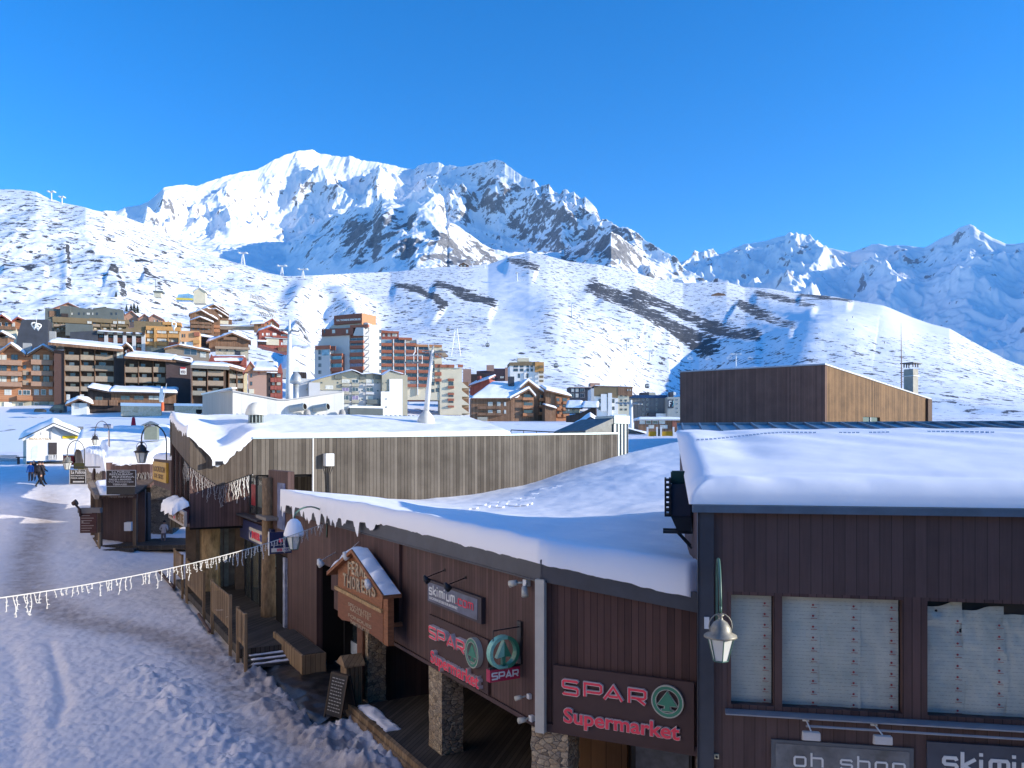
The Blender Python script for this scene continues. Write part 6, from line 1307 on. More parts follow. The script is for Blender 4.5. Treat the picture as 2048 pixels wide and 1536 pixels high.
x0, x1, z0, z1 = g.rect(138, 933, 190, 935.5); MB().box(x0, x1 + .3, 0, .1, z0, z1).build('beam', black_pt, T, g); x0, x1, z0, z1 = g.rect(146, 962, 168, 965); MB().box(x0, x1, -.01, -.001, z0, z1).build('drawing', cw, T, g)
board_sign('yellow and black sign above the small La Paillote sign', 147, 926, 168, 938, 56, 4, mk('olive_black', (.06, .06, .02), .6), None, [], cw)[0]
g = FrP(147, 938, 56, 4); a, b_, c, d = g.rect(148, 933.5, 167, 937.5); sgn = bpy.data.objects['hanging_sign.003'] if 'hanging_sign.003' in bpy.data.objects else None
# yellow sign on the shop next to the glazed corner
Fy = Fr(-17.28 - .568 * (47.6 - 40.6), 47.6, -60.4); T = thing('yellow_shop_sign', 'large yellow lettered sign on the dark wall left of the glazed corner', 'sign', Fy); xa = Fy.hy(310, 940)[0]; xb = Fy.hy(337, 950)[0]; zt = Fy.hy(322, 924)[1]; zl = Fy.hy(322, 962)[1]
yel = mk('mustard_yellow', (.50, .29, .035), .55, .3, var=.12, vs=3); bn_ = mk('brown_lettering', (.16, .09, .03), .6)
MB().box(xa, xb, -.12, 0, zl, zt).build('yellow_board', yel, T, Fy); lettering('LOCATION', bn_, T, Fy, (xa + .5, xb - .4, zl + (zt - zl) * .48, zl + (zt - zl) * .78), -.121, .02, bold=.02); lettering('DE SKIS', bn_, T, Fy, (xa + 1.0, xb - 1.2, zl + (zt - zl) * .14, zl + (zt - zl) * .38), -.121, .02)
T = thing('dark_shop_building', 'dark boarded shop behind the yellow sign with snow on its flat roof', 'building', Fy); MB().box(xa - .8, xb + .9, 0.01, 4, zl - .35, zt + .15).build('wall', wood_dk, T, Fy); snowslab('roof_snow', T, Fy, xa - .9, xb + 1, -.1, 6, lambda X, Y: X * 0 + zt + .15, .3, 30, 20, .3, 6, snow_m, .08, .6)
# banner with a snowy hood below the corner windows
g = FA; a = g.hy(340, 1020, -.35)[0]; b_ = g.hy(371.5, 1040, -.35)[0]; zt = g.hy(355, 1016, -.35)[1]; zl = g.hy(355, 1044, -.35)[1]
T = thing('lit_banner_sign', 'pale framed sign under a hood of snow below the corner windows', 'sign', Fr(*g.w(a, -.35, zl).xy, -60.4, zl))
MB().box(a, b_, -.42, -.30, zl, zt).box(a - .3, LA, -.30, -.02, zl, zt + .05, 1).build('panel', [mk('pale_grey_sign', (.36, .31, .27), .5, var=.15), mk('maroon_box', (.10, .03, .035), .6)], T, g)
w_ = b_ - a; h_ = zt - zl
lettering('RE', bn_, T, g, (a + w_ * .08, a + w_ * .32, zl + h_ * .18, zl + h_ * .8), -.421, .02, bold=.02); lettering('C', red_f, T, g, (a + w_ * .36, a + w_ * .46, zl + h_ * .2, zl + h_ * .8), -.421, .02, 'red_letter', bold=.03); lettering('BUVETTE'[2:], bn_, T, g, (a + w_ * .5, a + w_ * .97, zl + h_ * .18, zl + h_ * .8), -.421, .02, bold=.02)
snowslab('hood_snow', T, g, a - .4, LA + .1, -.75, -.05, lambda X, Y: zt + .08 + (Y + .4) * .5, .30, 50, 20, .25, 16, snow_m, .1, 1.5, ragged=.15)
# sandwich sign on the snow left of the porch
g = FrP(161, 1066, 50, 6); T = thing('menu_sign', 'red brown slatted menu sign with a tilted lamp arm left of the porch', 'sign', g); a, b_, c, d = g.rect(160, 1016, 193, 1066)
MB().box(a, b_, 0, .1, c, d - .3).build('board', mk('maroon_board', (.075, .028, .024), .6, var=.3, vs=4, sc=(.2, 1, 6)), T, g); MB().box(a - .1, b_ + .25, -.1, .3, d - .3, d).build('hood', mk('grey_hood', (.2, .18, .17), .7), T, g)
m = MB(); [m.box(a + .08, a + (.6 + .35 * ((k * 7) % 3) / 3) * (b_ - a), -.01, -.001, c + (d - c) * (.08 + .1 * k), c + (d - c) * (.11 + .1 * k)) for k in range(8)]; m.box(a + .1, a + .2, -.015, -.001, c + .6, c + .75); m.build('lettering', mk('faded_print', (.28, .22, .2), .7), T, g)
p, z = g.hy(150, 1008, -.5); MB().tube([(a + .02, 0, d - .5), (p + .25, -.4, z - .35), (p, -.5, z)], .07, 6).tube([(p - .15, -.5, z), (p + .1, -.5, z + .12)], [.12, .2], 8).build('lamp_arm', mk('brown_iron', (.06, .035, .03), .6), T, g); MB().tube([(b_ + .15, .05, 0), (b_ + .15, .05, -.9)], .1, 8).tube([(b_ - .2, .05, -.3), (b_ + .2, .05, -1)], .06, 6).build('post', wood_raw, T, g)
# more lanterns
ax = FA.w(.3, -.05, 7.2); tp = Pw(283, 884, 38.5); aw = Pw(333, 918, 40.2)
lantern('black lantern hanging from a tall arch beside the glazed corner of the sports shop', tuple(Pw(333, 886, 40.0)), tuple(Pw(283, 877, 38.6)), 1.45, black_pt, black_pt, rise=.78)
lantern('small dark lantern on an arch above the far snow roofs', tuple(Pw(219, 868, 58)), tuple(Pw(190, 864, 57)), 1.15, black_pt, black_pt, rise=.85)
lantern('lantern on an arch beside the red kiosk front at the end of the street', tuple(Pw(169, 905, 50)), tuple(Pw(134.5, 906, 48.5)), 1.25, black_pt, gold, rise=.75)
# objects above the roofs
g = FrP(221, 877, 82, 4); v = VB('round_bar', 'small timber bar with pale glazed front and a curved snow roof below the red parasol', 221, 880, 82, 4)
v.poly([(221, 892), (287, 892), (287, 866), (262, 862), (221, 860)], wood_dk, .3, 5); v.box(221, 861, 240, 892, boards('mid_brown_slats', (.12, .08, .05), (.22, .16, .1), .2, .2), 0, .3, 'slatted_wall')
for k in range(4): v.box(240 + 6.2 * k, 866, 245 + 6.2 * k, 892, mk('pale_teal_window', (.5, .62, .64), .3, .5), .1, .3, 'window')
L = v.lr; snowslab('roof_snow', v.T, v.fr, L(220, 860)[0], L(288, 860)[0], -.6, 5, lambda X, Y: L(220, 860)[1] + .1 * np.sin((X) * .9) , .35, 40, 16, .5, 5, snow_far, .1, .5)
g = FrP(267, 858, 84, 0); T = thing('closed_parasol', 'closed crimson parasol standing behind the small timber bar', 'parasol', g); h = 24 * 84 / 1600
MB().lathe((0, 0, 0), [(.26, 0), (.27, .1), (.22, h * .5), (.15, h * .92), (.07, h)], 10).build('canopy', mk('crimson_cloth', (.36, .015, .04), .8, var=.2, vs=6), T, g, smooth=True); MB().tube([(0, 0, -1.8), (0, 0, 0)], .04, 6).build('pole', white_pt, T, g)
g = FrP(288, 868, 66, 14); T = thing('roof_chimney', 'green grey metal chimney housing with a tilted cap above the restaurant roof', 'chimney', g); a, b_, c, d = g.rect(288, 852, 314, 872)
MB().box(a, b_, 0, 1, c - .3, d).build('housing', mk('sage_green_metal', (.20, .23, .19), .6, var=.1), T, g); x0, x1, z0, z1 = g.rect(281, 842, 313, 851)
MB().pxz([(x0, z0), (x0 + (x1 - x0) * .62, z1), (x1, z0 + .12), (x1 - .1, z0), (x0 + (x1 - x0) * .6, z1 - .2), (x0 + .2, z0 - .02)][::-1], -.2, 1.2).build('cap', metal_bl, T, g); MB().box(a + .05, a + .12, .1, .2, d, z0 + .2).box(b_ - .2, b_ - .1, .1, .2, d, z0 + .15).build('cap_posts', black_pt, T, g)
g = FrP(207, 856, 62, 4); T = thing('pole_sign', 'small blue and white box sign on a post above the snow roofs', 'sign', g); a, b_, c, d = g.rect(207, 848, 222, 856.5); MB().box(a, b_, 0, .4, c, d).box(a, b_, -.01, 0, d - .09, d, 1).build('box', [mk('grey_blue_box', (.25, .28, .36), .5), mk('blue_strip', (.03, .09, .25), .5)], T, g); MB().tube([(b_ - .25, .2, -.2), (b_ - .25, .2, -1.4)], .06, 6).build('post', mk('pinkish_post', (.42, .36, .34), .7), T, g)
# white kiosk
v = VB('white_kiosk', 'white pavilion with a low gabled snowy roof and MALAYSIA lettering over its dark window', 53, 921, 93, 34)
v.poly([(53, 922), (155, 920), (155, 872), (107, 850), (53, 876)], v_wh, 0, 7, 'front_wall')
L = v.lr; MB().box(-.02, .0, 0.01, 7, -1, L(53, 878)[1]).build('left_wall', mk('shaded_white_side', (.50, .45, .38), .8, var=.1), v.T, v.fr)  # left wall has its shade in the colour, greyer than the front
v.gable((24 + 20, 876), (107.5, 845.5), (165, 868), 8.5, mk('dark_roof_edge', (.09, .09, .08), .6), .12, .55, y0=-.9)
v.gable((45, 878), (107.5, 847.5), (164, 870), .25, v_wh, .25, 0, y0=-.95, name='white_barge')
v.box(97, 885, 114, 909, mk('window_brown_black', (.05, .04, .038), .4), -.08, 0, 'window'); v.box(97.5, 910, 114, 920, mk('black_lattice_base', (.05, .05, .05), .6), -.25, -.1, 'lattice'); a, b_, c, d = v.R(97.5, 910, 114, 920, -.27)
m = MB(); rr = random.Random(3)
for k in range(11): x = a + (b_ - a) * k / 10; m.tube([(x, -.28, c), (x + rr.uniform(-.06, .06), -.28, d)], .025, 4)
m.build('lattice_bars', v_wh, v.T, v.fr)
P_ = [v.lr(62, 920), v.lr(62, 900), v.lr(65, 894), v.lr(70, 890.5), v.lr(76, 889), v.lr(76, 920)]; MB().pxz(P_[::-1], -.03, -.002).build('arched_door', mk('pale_blue_door', (.55, .62, .62), .6), v.T, v.fr)
v.box(101, 856, 104, 878, v_lg, -.12, 0, 'pilaster'); v.box(81, 863, 83.5, 870, v_lg, -.05, 0, 'vent_slot')
v.poly([(108, 852), (150, 872), (122, 869), (112, 860)], v_lg, -.06, -.003, 'soffit_panel')
lettering('MALAYSIA', mk('pale_gold_letters', (.55, .42, .26), .6), v.T, v.fr, (v.lr(59, 877)[0], v.lr(103, 877)[0], v.lr(80, 880)[1], v.lr(80, 875.5)[1]), -.002, .03, bold=.02)
v.box(125, 871.5, 156, 877, mk('bright_yellow', (.80, .52, .02), .5), -.12, -.05, 'yellow_banner')
x, z = v.lr(155, 866, 2); MB().box(x, x + .65, 2, 2.6, z - .4, z + .8).build('chimney', mk('dark_grey_metal', (.12, .13, .14), .6), v.T, v.fr)
v = VB('red_kiosk', 'small red fronted kiosk behind the street lantern at the street end', 126, 930, 78, 5); v.box(126, 911, 147, 930, mk('deep_red_front', (.26, .02, .03), .6, var=.2), 0, 1.5, 'front'); v.box(132, 914, 141, 924, mk('cream_panel', (.5, .45, .38), .5), -.05, 0, 'sign_panel'); v.box(125, 909, 148, 911, snow_far, -.2, 1.6, 'roof_snow')
g = FrP(0, 922, 84, 8); T = thing('lattice_fence', 'pale lattice fence left of the white pavilion', 'fence', g); a, b_, c, d = g.rect(-30, 911, 34, 923); m = MB()
for k in range(34): x = a + (b_ - a) * k / 34; m.tube([(x, 0, c), (x + .25, 0, d)], .022, 4).tube([(x + .25, 0, c), (x, 0, d)], .022, 4)
m.box(a, b_, -.03, .03, d - .05, d + .03); m.build('lattice_bars', mk('weathered_lattice', (.42, .38, .36), .8), T, g); MB().box(g.hy(34, 920)[0], g.hy(50, 920)[0], -.3, .3, c + .4, c + .5).box(g.hy(36, 920)[0], g.hy(38, 920)[0], -.2, .2, c - .3, c + .4).build('bench', wood_dk, T, g)
# ---------------------------------------------------------------- people
skin = mk('skin_tone', (.42, .24, .17), .6)
def person(label, px, py, Y, h, facing, jacket, trousers, hair, lean=0, arms='down', stride=.0, extra=None, hat=None):
    p = onground(px, py) if Y is None else Pw(px, py, Y); z0 = gz(p.x, p.y) if Y is None else p.z
    M = Matrix.Translation((p.x, p.y, p.z)) @ Matrix.Rotation(R(facing), 4, 'Z') @ Matrix.Scale(h / 1.75, 4)
    J = [(0, 0, .95), (0, -lean * .12, 1.2), (0, -lean * .22, 1.42), (0, -lean * .25, 1.52), (0, -lean * .28, 1.64), (0, -lean * .28, 1.73)]
    Rd = [.155, .15, .16, .062, .095, .07]; E = [(0, 1), (1, 2), (2, 3), (3, 4), (4, 5)]; rd = list(Rd)
    def chain(root, pts, rs):
        k = root
        for q_, r in zip(pts, rs): J.append(q_); rd.append(r); E.append((k, len(J) - 1)); k = len(J) - 1
    for s in (-1, 1):
        st = stride * s
        chain(0, [(s * .09, 0, .88), (s * .11, -.08 * abs(st) - st * .12, .5), (s * .11, st * .28, .1), (s * .12, st * .28 - .14, .05)], [.105, .075, .06, .045])
        sh = (s * .19, -lean * .2, 1.40)
        if arms == 'down': pts = [sh, (s * .26, -lean * .1 + st * .06, 1.12), (s * .27, -.08 - lean * .1 + st * .1, .88), (s * .265, -.11 - lean * .1 + st * .1, .80)]
        elif arms == 'up': pts = [sh, (s * .32, -.1, 1.2), (s * .22, -.32, 1.18), (s * .17, -.38, 1.2)]
        else: pts = [sh, (s * .30, -.02, 1.14), (s * .20, -.25, 1.02), (s * .16, -.32, 1.0)]
        chain(2, pts, [.075, .06, .048, .04])
    me = bpy.data.meshes.new('person'); me.from_pydata(J, E, []); o = bpy.data.objects.new('tmp', me); COL.objects.link(o)
    sk = o.modifiers.new('s', 'SKIN'); sv = me.skin_vertices[0].data
    for k, r in enumerate(rd): sv[k].radius = (r, r * (.72 if k < 3 else 1))
    sv[0].use_root = True; o.modifiers.new('u', 'SUBSURF').levels = 2
    dg = bpy.context.evaluated_depsgraph_get(); dg.update(); em = bpy.data.meshes.new_from_object(o.evaluated_get(dg)); bpy.data.objects.remove(o)
    em.materials.clear(); boot = mk('dark_boots', (.03, .028, .03), .6)
    for q_ in (jacket, trousers, skin, boot): em.materials.append(q_)
    for f in em.polygons:
        c = f.center; idx = 0 if c.z > .86 else 1
        if c.z < .12: idx = 3
        if c.z > 1.5: idx = 2
        if abs(c.x) > .14 and .70 < c.z < .84 and arms == 'down': idx = 2
        f.material_index = idx; f.use_smooth = True
    T = thing('person', label, 'person', M); b_ = bpy.data.objects.new('body', em); link(b_, T, M)
    hm = MB().lathe((0, -lean * .28 + .015, 1.63), [(.108, .0), (.112, .05), (.10, .11), (.06, .155), (.01, .165)], 12).build('hat' if hat else 'hair', hat or hair, T, M, smooth=True)
    if extra: extra(T, M)
    return T
navy = mk('black_navy_cloth', (.022, .022, .032), .8, var=.3, vs=9); dkb = mk('dark_brown_cloth', (.07, .05, .045), .85, var=.2, vs=8)
person('person in a bright blue jacket and brown trousers standing in the shaded street', 61, 963, 70, 1.68, 10, mk('bright_blue_jacket', (.01, .12, .45), .6, var=.15, vs=8), dkb, dkb)
person('person in dark clothes standing just behind the one in blue', 67.5, 962, 72, 1.82, 0, navy, navy, dkb, hat=mk('light_cap', (.3, .28, .3), .7))
def skis(T, M):
    MB().tube([(-.1, .12, 1.35), (.55, -.25, .75)], .05, 5).tube([(-.05, .15, 1.35), (.6, -.22, .70)], .045, 5).build('skis', mk('grey_skis', (.2, .2, .24), .5), T, M); MB().box(-.17, .17, .12, .34, 1.02, 1.45).build('backpack', navy, T, M, bevel=.04)
person('walker in black with skis and a backpack, nearest of the group in the street', 79, 974, 56, 1.80, 170, navy, mk('black_trousers', (.02, .02, .024), .8), navy, stride=.8, extra=skis)
person('bulky dark figure walking close beside the skier in black', 85, 969, 58, 1.66, 150, mk('charcoal_jacket', (.04, .036, .045), .8, var=.4, vs=12), navy, navy, arms='fwd', stride=.5)
person('cook in a white jacket and grey trousers seen from behind by the stone wall', 327, 1089, 55, 1.62, 180, mk('white_jacket', (.60, .54, .55), .8, var=.08, vs=6), mk('grey_trousers', (.20, .17, .19), .8), mk('black_hair', (.015, .012, .012), .6), lean=.6, arms='fwd')
# ================================================================== THE VILLAGE
# orange double gabled chalet, far left
v = VB('double_gabled_chalet', 'orange brown double gabled chalet with a cream ground floor at the left edge', -40, 824, 196, 24)
v.poly([(-40, 803), (108, 803), (106, 705), (85, 694), (60, 705), (50, 706), (21, 690), (-20, 706), (-40, 706)], v_or, 0, 14)
v.poly([(-40, 850), (110, 850), (110, 803), (-40, 803)], v_cr, 0.3, 13, 'ground_floor'); v.box(106, 710, 119, 779, boards('rosy_brown_boards', (.28, .13, .09), (.38, .19, .13), .3, .06), -.3, 8, 'side_bay')
v.wins([(112.5, 116)], [(714, 721), (731, 743), (752, 764)], yy=-.3)
for el, ap, er in (((-14, 711), (21, 686.5), (50, 708)), ((53, 709), (85, 690), (118, 709))): v.gable(el, ap, er, 12, v_br, .5, .6, y0=-1.8)
cR = [(65, 80), (86, 99)]; cL = [(-8, 14), (22, 36)]
v.wins(cR + cL, [(709, 720), (730.5, 742), (752, 764)], v_br); v.wins([(46, 53)], [(730, 738), (751, 760)], v_br, [v_glass])
v.wins([(9, 23), (68, 78), (82, 92), (98, 105)], [(779, 790)]); v.wins([(37, 44), (46, 61)], [(780, 790)])
v.bals([(62, 105.5), (-30, 43)], [(719.5, 728.5), (742, 750), (763.5, 771.5)], mk('rosy_balcony_timber', (.36, .22, .15), .8, .2, var=.12, vs=1.5), 1.5); v.bals([(45, 57)], [(741, 749), (761, 769)], v_ta, .8); v.bals([(34, 64)], [(791, 800)], v_or, 1.2)
v.box(8, 804, 23, 822, v_wh, -.05, .3, 'garage_door'); v.wins([(36, 47), (68, 77)], [(805, 818)]); v.box(48, 803, 64, 824, v_be, -.05, .3, 'pillar_wall'); v.box(79, 803, 97, 824, mk('grey_green_wall', (.26, .27, .22), .8), -.05, .3, 'pillar_wall')
x, z = v.lr(55, 695, 3); MB().box(x - .9, x + .9, 2, 4, z - 2, z + 1).build('chimney', mk('grey_chimney', (.3, .3, .29), .8), v.T, v.fr)
# brown hotel: three stretches with balconies
dk_rec = mk('deep_brown_recess', (.075, .055, .045), .8, .2, var=.2, vs=.8)
def balcony_block(name, label, px0, pxr, pyb, Y, deg, top, cols, rows, bmat, wmat=dk_rec, post=v_br, depth=12, rec=1.6, group=None, colr=None, winh=None):
    v = VB(name, label, px0, pyb, Y, deg, group)
    v.poly([(px0, pyb + 12), (pxr, pyb + 12), (pxr, top[1]), (px0, top[0])], wmat, rec, depth)
    for (x0, x1) in cols:
        a, b_, c, d = v.R(x0 - 1.6, rows[0][0] - 12, x0 - .2, pyb, 0); MB().box(a, b_, 0, rec, 0, d).build('divider', post, v.T, v.fr)
    e = v.R(cols[-1][1] + .2, rows[0][0] - 12, cols[-1][1] + 1.4, pyb, 0); MB().box(e[0], e[1], 0, rec, 0, e[3]).build('divider', post, v.T, v.fr)
    rr = random.Random(int(px0))
    for (x0, x1) in cols:
        for (y0, y1) in rows:
            a, b_, c, d = v.R(x0, y0, x1, y1, 0); MB().box(a, b_, 0, .12, c, d).box(a, b_, .12, rec, c - .1, c + .08).build('balcony', rr.choice(bmat) if isinstance(bmat, list) else bmat, v.T, v.fr)
            h = (d - c); w_ = b_ - a; m = MB(); k = rr.uniform(.0, .45); m.box(a + w_ * k, a + w_ * (k + .42), rec - .08, rec, c, d + h * .75, 0).box(a + w_ * k + .1, a + w_ * (k + .42) - .1, rec - .1, rec - .081, c, d + h * .7, 1)
            m.build('window', [post, rr.choice([v_curt, v_glass, v_cr])], v.T, v.fr)
    return v
b4 = [v_ta, v_ta, mk('tan_balcony_timber_pale', (.38, .30, .22), .8, .2, var=.15, vs=1.2)]
v = balcony_block('brown_balcony_hotel', 'dark brown hotel block with four rows of tan balconies under a long snowy roof', 128, 228, 815, 200, 22, (690, 694), [(130, 158), (161.5, 187.5), (190.5, 227)], [(709.5, 719.5), (731, 741.5), (752.5, 763), (773, 782)], b4)
v.box(228, 700, 249, 800, v_dk, -.2, 10, 'stair_tower'); v.wins([(233, 247)], [(703, 717)], v_br, [v_curt], -.2); v.wins([(133, 140), (160, 168), (185, 190)], [(789, 800)]); L = v.lr
v.box(108, 700, 128, 822, mk('side_wall_brown', (.10, .055, .045), .8), .4, 9, 'side_wall')
a = L(84, 684, -2)[0]; b_ = L(246, 690, -2)[0]; v.flat(L(96, 690, -2)[0], b_, L(110, 685, -2)[1], L(240, 698, -2)[1], 12, v_br, .7, .6, -2.2, 2.2); v.gable((232, 700), (252, 686), (264, 696), 9, v_br, .4, .4, y0=-1.5)
x, z = L(106, 684, 6); MB().box(x - .7, x + .7, 5, 6.4, z - 2, z + 2.6).build('chimney', mk('grey_chimney', (.3, .3, .29), .8), v.T, v.fr)
v = balcony_block('brown_balcony_hotel', 'middle block of the brown hotel with a dark blind tower bearing a small white sign', 249, 333, 815, 203, 20, (708, 712), [(250.5, 275), (278, 303), (307, 330.5)], [(734, 744.5), (754.5, 765), (775, 784)], b4)
v.box(332, 715, 381, 815, mk('purple_brown_cladding', (.085, .06, .06), .8, .2, var=.12, vs=.5), -1, 10, 'blind_tower'); L = v.lr; v.flat(L(248, 715, -2)[0], L(352, 715, -2)[0], L(250, 712, -2)[1], L(350, 720, -2)[1], 12, v_br, .6, .7, -2, 2.2)
v.flat(L(345, 718, -2)[0], L(384, 722, -2)[0], L(350, 718, -2)[1], L(384, 725, -2)[1], 11, v_dk, .5, .6, -2, 1.8)
v.box(360, 736, 373, 749, v_wh, -1.15, -1.0, 'white_sign'); v.box(361, 734.5, 371, 737.5, mk('red_strip', (.5, .04, .05), .5), -1.2, -1.1, 'red_strip'); lettering('VTO', v_br, v.T, v.fr, (L(362, 745, -1.2)[0], L(371, 745, -1.2)[0], L(366, 747, -1.2)[1], L(366, 741, -1.2)[1]), -1.16, .05, bold=.02)
v = balcony_block('brown_balcony_hotel', 'right wing of the brown hotel with large grey balconies and two storeys of dark recesses', 383, 452, 812, 192, 20, (727, 731), [(385, 411.5), (416, 447)], [(742, 751.5), (761.5, 771), (781.5, 790)], [v_ta, mk('grey_tan_balcony', (.28, .25, .2), .8)])
L = v.lr; v.flat(L(381, 730, -1.5)[0], L(459, 730, -1.5)[0], L(384, 729, -1.5)[1], L(458, 733, -1.5)[1], 10, mk('grey_fascia', (.22, .2, .17), .8), .8, .5, -1.2, 1.5)
v = balcony_block('brown_balcony_hotel', 'narrow right end of the brown hotel with dark posts and cream windows between', 457, 495, 812, 198, 34, (735, 740), [(459, 472), (475, 486)], [(747.5, 756), (766.5, 776), (786, 795)], [mk('grey_tan_balcony', (.28, .25, .2), .8)], mk('cream_recess', (.42, .37, .24), .8))
L = v.lr; v.flat(L(456, 735, -1.5)[0], L(497, 740, -1.5)[0], L(458, 731, -1.5)[1], L(497, 742, -1.5)[1], 9, v_br, .7, .5, -1.5, 1.5)
# low annex with slanting snow roof, terrace wall, small hut
v = VB('hotel_annex', 'low brown annex with a slanting snow roof in front of the brown hotel', 176, 822, 186, 20); v.poly([(176, 835), (352, 835), (352, 785), (222, 782), (176, 774)], v_dk, .5, 6); v.box(222, 782, 352, 806, v_br, 0, .5, 'upper_wall'); v.box(176, 783, 222, 806, v_dk, .2, .5, 'side_wall')
v.wins([(241, 260), (268, 288), (297, 318)], [(791, 800)], v_br); v.wins([(190, 206)], [(793, 802)], v_br, [v_glass]); v.bals([(184, 215), (218, 235)], [(800, 810)], v_br, 1); L = v.lr
v.flat(L(218, 780, -1.5)[0], L(355, 785, -1.5)[0], L(222, 783, -1.5)[1], L(354, 786, -1.5)[1], 7, v_dk, .4, .5, -1.6, 1.6); v.flat(L(174, 775, -1.5)[0], L(219, 780, -1.5)[0], L(176, 774.5, -1.5)[1], L(219, 783, -1.5)[1], 7, v_dk, .4, .4, -1.6, 1.4)
v = VB('terrace_wall', 'pale stone terrace wall capped with snow below the hotel annex', 240, 824, 180, 18, None, 'wall'); v.box(242, 812, 322, 832, v_ste, 0, 2, 'stone_face'); v.box(241, 806, 323, 812, snow_far, -.2, 3, 'snow_cap'); v.box(349, 812, 404, 832, v_ste, 0, 2, 'stone_face'); v.box(348, 807, 405, 812, snow_far, -.2, 3, 'snow_cap'); v.box(392, 819, 404, 828, dark_in, -.05, 0, 'opening')
v = VB('snow_hut', 'tiny white hut under a thick arched snow roof in front of the brown hotel', 143, 824, 184, 12); v.box(143, 806, 174, 830, v_wh, 0, 3, 'wall'); v.box(150, 806, 158, 818, v_lg, -.06, 0, 'door'); v.gable((130, 809), (157, 797), (183, 807), 4.5, v_br, .3, .8, y0=-1)
v = VB('parked_van', 'dark grey parked van beside the brown hotel entrance', 100, 824, 186, 10, None, 'van'); a, b_, c, d = v.R(98, 809, 128, 823); MB().pxz([(a, c), (b_, c), (b_, d), (a + 1.2, d), (a + .1, d - 1)][::1], 0, 2).build('body', mk('dark_grey_van', (.06, .075, .08), .35, .6), v.T, v.fr, bevel=.1); MB().box(a + 1.0, a + 2.6, -.03, -.001, d - .9, d - .2).build('window', v_glass, v.T, v.fr)
m = MB(); [m.tube([(x, -.08, c + .1), (x, .1, c + .1)], .32, 12) for x in (a + .8, b_ - .7)]; m.build('wheels', black_pt, v.T, v.fr)
g = FrP(83, 824, 178, 0); T = thing('parked_car', 'dark car parked in front of the orange chalet', 'car', g); a, b_, c, d = g.rect(67, 817, 85, 824); MB().pxz([(a, c), (b_, c), (b_, c + .5), (b_ - .4, c + .65), (b_ - .9, d), (a + .6, d), (a + .2, c + .6)], 0, 1.6).build('body', mk('black_car', (.03, .03, .035), .3, .6), T, g, bevel=.06); MB().box(a + .7, b_ - 1, -.01, 0, c + .7, d - .1).build('window', v_glass, T, g)
for px, pyt, lab, mt in ((323, 770, 'closed white parasol on the terrace of the hotel annex', v_wh),):
    g = FrP(px, 806, 179, 0); T = thing('closed_parasol', lab, 'parasol', g); h = 33 * 179 / 1600; MB().lathe((0, 0, 0), [(.45, .2), (.55, 1), (.38, h * .6), (.15, h)], 10).build('canopy', mt, T, g, smooth=True); MB().tube([(0, 0, -1), (0, 0, .2)], .05, 6).build('pole', mt, T, g)
g = FrP(325, 822, 176, 0); T = thing('orange_flag_stand', 'orange padded post with a thin leaning pole beside the terrace', 'post', g); h = 17 * 176 / 1600; MB().lathe((0, 0, 0), [(.3, 0), (.36, .6), (.3, h)], 8).build('padding', mk('bright_orange', (.7, .12, .04), .6), T, g); MB().tube([(.1, 0, h), (.9, 0, h + 4.2)], .06, 5).build('pole', v_lg, T, g)
# second tier
v = VB('pale_chalet', 'small pink gabled timber chalet on a cream base at the left edge', -20, 700, 300, 22); v.poly([(-20, 705), (33, 705), (33, 657), (-20, 657)], v_cr, 0, 9, 'base'); v.poly([(-20, 658), (50, 658), (46, 640), (30, 640), (0, 636), (-20, 640)], v_or, .2, 9)
v.gable((-22, 645), (3, 628), (24, 643), 10, v_rd, .6, .7, y0=-1.5); v.gable((20, 643), (35, 633), (52, 640), 10, v_rd, .6, .5, y0=-1); v.wins([(-5, 3), (10, 16), (24, 30)], [(645, 653)]); v.wins([(8, 14), (20, 26)], [(668, 673)]); v.bals([(-18, 31)], [(652, 658)], v_br, 1)
v = VB('low_brown_hut', 'low brown hut with a snow roof tucked behind the orange chalet roofs', -15, 690, 240, 15); v.box(-15, 674, 16, 692, v_br, 0, 5, 'wall'); v.gable((-22, 677), (2, 663), (18, 672), 6, v_br, .3, .5, y0=-.8)
v = VB('dark_blind_block', 'large blind slate grey block behind the orange chalet', 28, 692, 280, 22); v.poly([(28, 710), (96, 710), (96, 639), (44, 639), (36, 665)], v_gy, 0, 10)
v = VB('grey_terraced_block', 'dark grey modern block with small square windows high above the brown hotel', 90, 650, 330, 22); v.poly([(90, 655), (248, 655), (246, 620), (206, 614), (186, 619), (136, 612), (118, 618), (90, 616)], v_gr, 0, 12); v.box(98, 622, 112, 634, v_br, -.2, 0, 'loggia'); v.box(120, 612, 141, 634, v_gr, -1.5, 0, 'front_bay')
v.wins([(101, 111), (142, 146), (156, 160), (167, 169), (173, 180), (184, 187), (192, 196), (221, 225), (231, 234)], [(625, 630)], v_dk, [v_glass, v_curt]); L = v.lr; v.flat(L(186, 616, -.5)[0], L(212, 616, -.5)[0], L(190, 617, -.5)[1], L(210, 613, -.5)[1], 8, v_gr, .2, .5)
v.bals([(122, 136)], [(627, 633)], v_dk, 1, -1.5)
